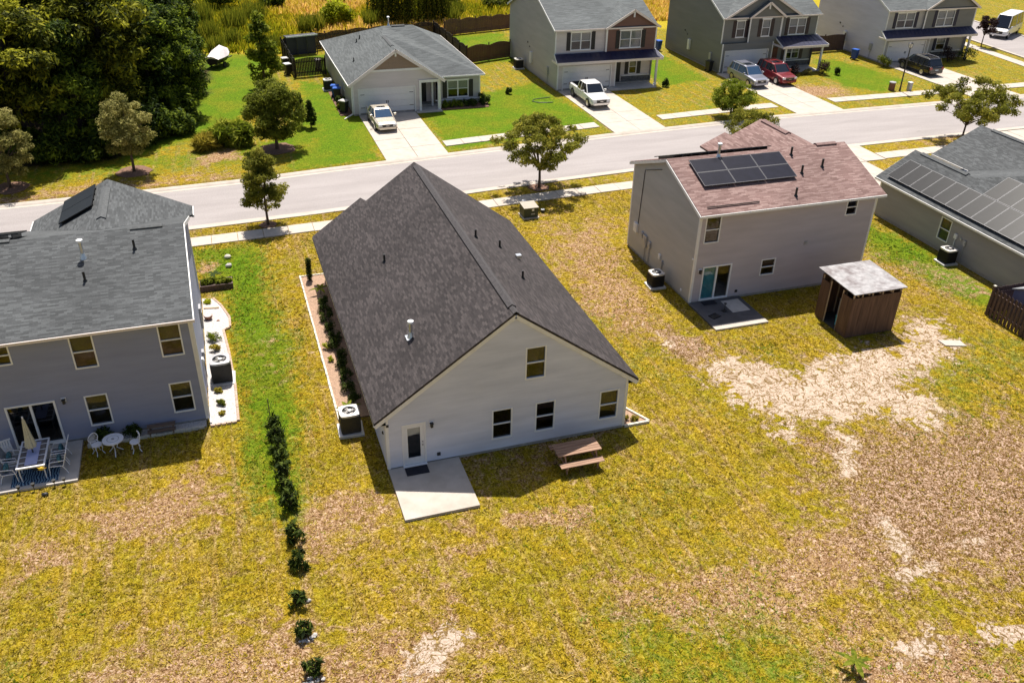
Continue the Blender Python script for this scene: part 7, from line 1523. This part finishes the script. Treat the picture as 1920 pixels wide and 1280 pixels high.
    for yy in D['ax']:
        for s in (-1, 1):
            x = s*(hw-.10); m = MB(); m.tube([(x-.11, y0+yy, D['wr']), (x+.11, y0+yy, D['wr'])], D['wr'], 18); wl = m.build('wheel', 'tyre', T, smooth=False)
            m = MB(); xx = x+s*.11; m.tube([(xx-.01, y0+yy, D['wr']), (xx+.012, y0+yy, D['wr'])], D['wr']*.62, 14); m.build('rim', wheels, wl)
            m = MB(); m.tube([(x+s*.03+.0*s, y0+yy+math.cos(t)*(D['wr']+.05), D['wr']+math.sin(t)*(D['wr']+.05)) for t in [math.pi*i/10 for i in range(11)]], .045, 6); m.build('wheel_arch', 'dark_plastic', T)
    for s in (-1, 1):
        m = MB(); m.box(s*hw*.52, y0-.0, hood*.64, s*hw*.84, y0+.12, hood*.80); m.build('headlight', 'headlight', T)
        m = MB(); m.box(s*hw*.62, y0+L-.1, D['tail']*.66, s*hw*.90, y0+L+.01, D['tail']*.88); m.build('taillight', 'taillight', T)
        m = MB(); m.box(s*hw*1.0, a0+.25, belt+.0, s*(hw+.2), a0+.42, belt+.16); m.build('mirror', paint, T, bevel=.02)
        for t in (.36, .62): m = MB(); yy = a1+(c0-a1)*t; m.box(s*hw*.985, yy, belt-.18, s*(hw+.02), yy+.16, belt-.15); m.build('door_handle', 'chrome', T)
    m = MB(); m.box(-hw*.48, y0-.02, hood*.52, hw*.48, y0+.06, hood*.76)
    m.build('grille', 'dark_plastic', T); m = MB(); m.box(-hw*.5, y0-.03, hood*.76, hw*.5, y0+.04, hood*.79); m.box(-hw*.15, y0-.035, hood*.62, hw*.15, y0+.0, hood*.66); m.build('trim', 'chrome', T)
    MB().box(-hw*.74, y0-.06, zb+.06, hw*.74, y0+.12, zb+.24).build('bumper', paint if kind != 'pickup' else 'chrome', T); MB().box(-hw*.8, y0+L-.12, zb+.1, hw*.8, y0+L+.05, zb+.28).build('bumper', paint if kind != 'pickup' else 'chrome', T)
    m = MB(); m.box(-.2, y0+L+.0, D['tail']*.58, .2, y0+L+.02, D['tail']*.68); m.build('number_plate', 'plate', T)
    if kind == 'suv':
        for s in (-1, 1): m = MB(); m.tube([(s*rw*.88, a1+.35, zr+.0), (s*rw*.88, a1+.45, zr+.06), (s*rw*.88, c0-.3, zr+.06), (s*rw*.88, c0-.2, zr)], .022, 6); m.build('roof_rail', 'chrome', T)
        m = MB(); m.box(-rw*.55, a1+.4, zr+.008, rw*.55, a1+1.2, zr+.02); m.build('sunroof', 'car_glass', T)
    if kind == 'sedan': m = MB(); m.box(-rw*.5, a1+.15, zr+.006, rw*.5, a1+.65, zr+.016); m.build('sunroof', 'car_glass', T)
    return T
vehicle('saloon_car', 'champagne saloon car parked on the bungalow driveway', (8.45, 44.15, .04), 0.02, 'sedan', 'paint_champagne', 'car_glass_blue')
vehicle('pickup_truck', 'white double-cab pickup parked on the driveway under the navy porch roof', (27.95, 46.4, .04), 0.0, 'pickup', 'paint_white')
vehicle('suv_car', 'silver-grey SUV parked next to the red one', (45.8, 48.6, .04), 0.02, 'suv', 'paint_silver', 'car_glass_blue')
vehicle('suv_car', 'dark red SUV on the driveway of the dark grey house', (49.05, 48.75, .04), 0.02, 'suv', 'paint_red')
vehicle('suv_car', 'black SUV parked nose-in before the corner house garage', (66.2, 48.2, .04), math.pi, 'suv', 'paint_black')
vehicle('delivery_van', 'white van parked across the side street', (90.0, 61.0, .02), math.radians(-60), 'van', 'paint_white')
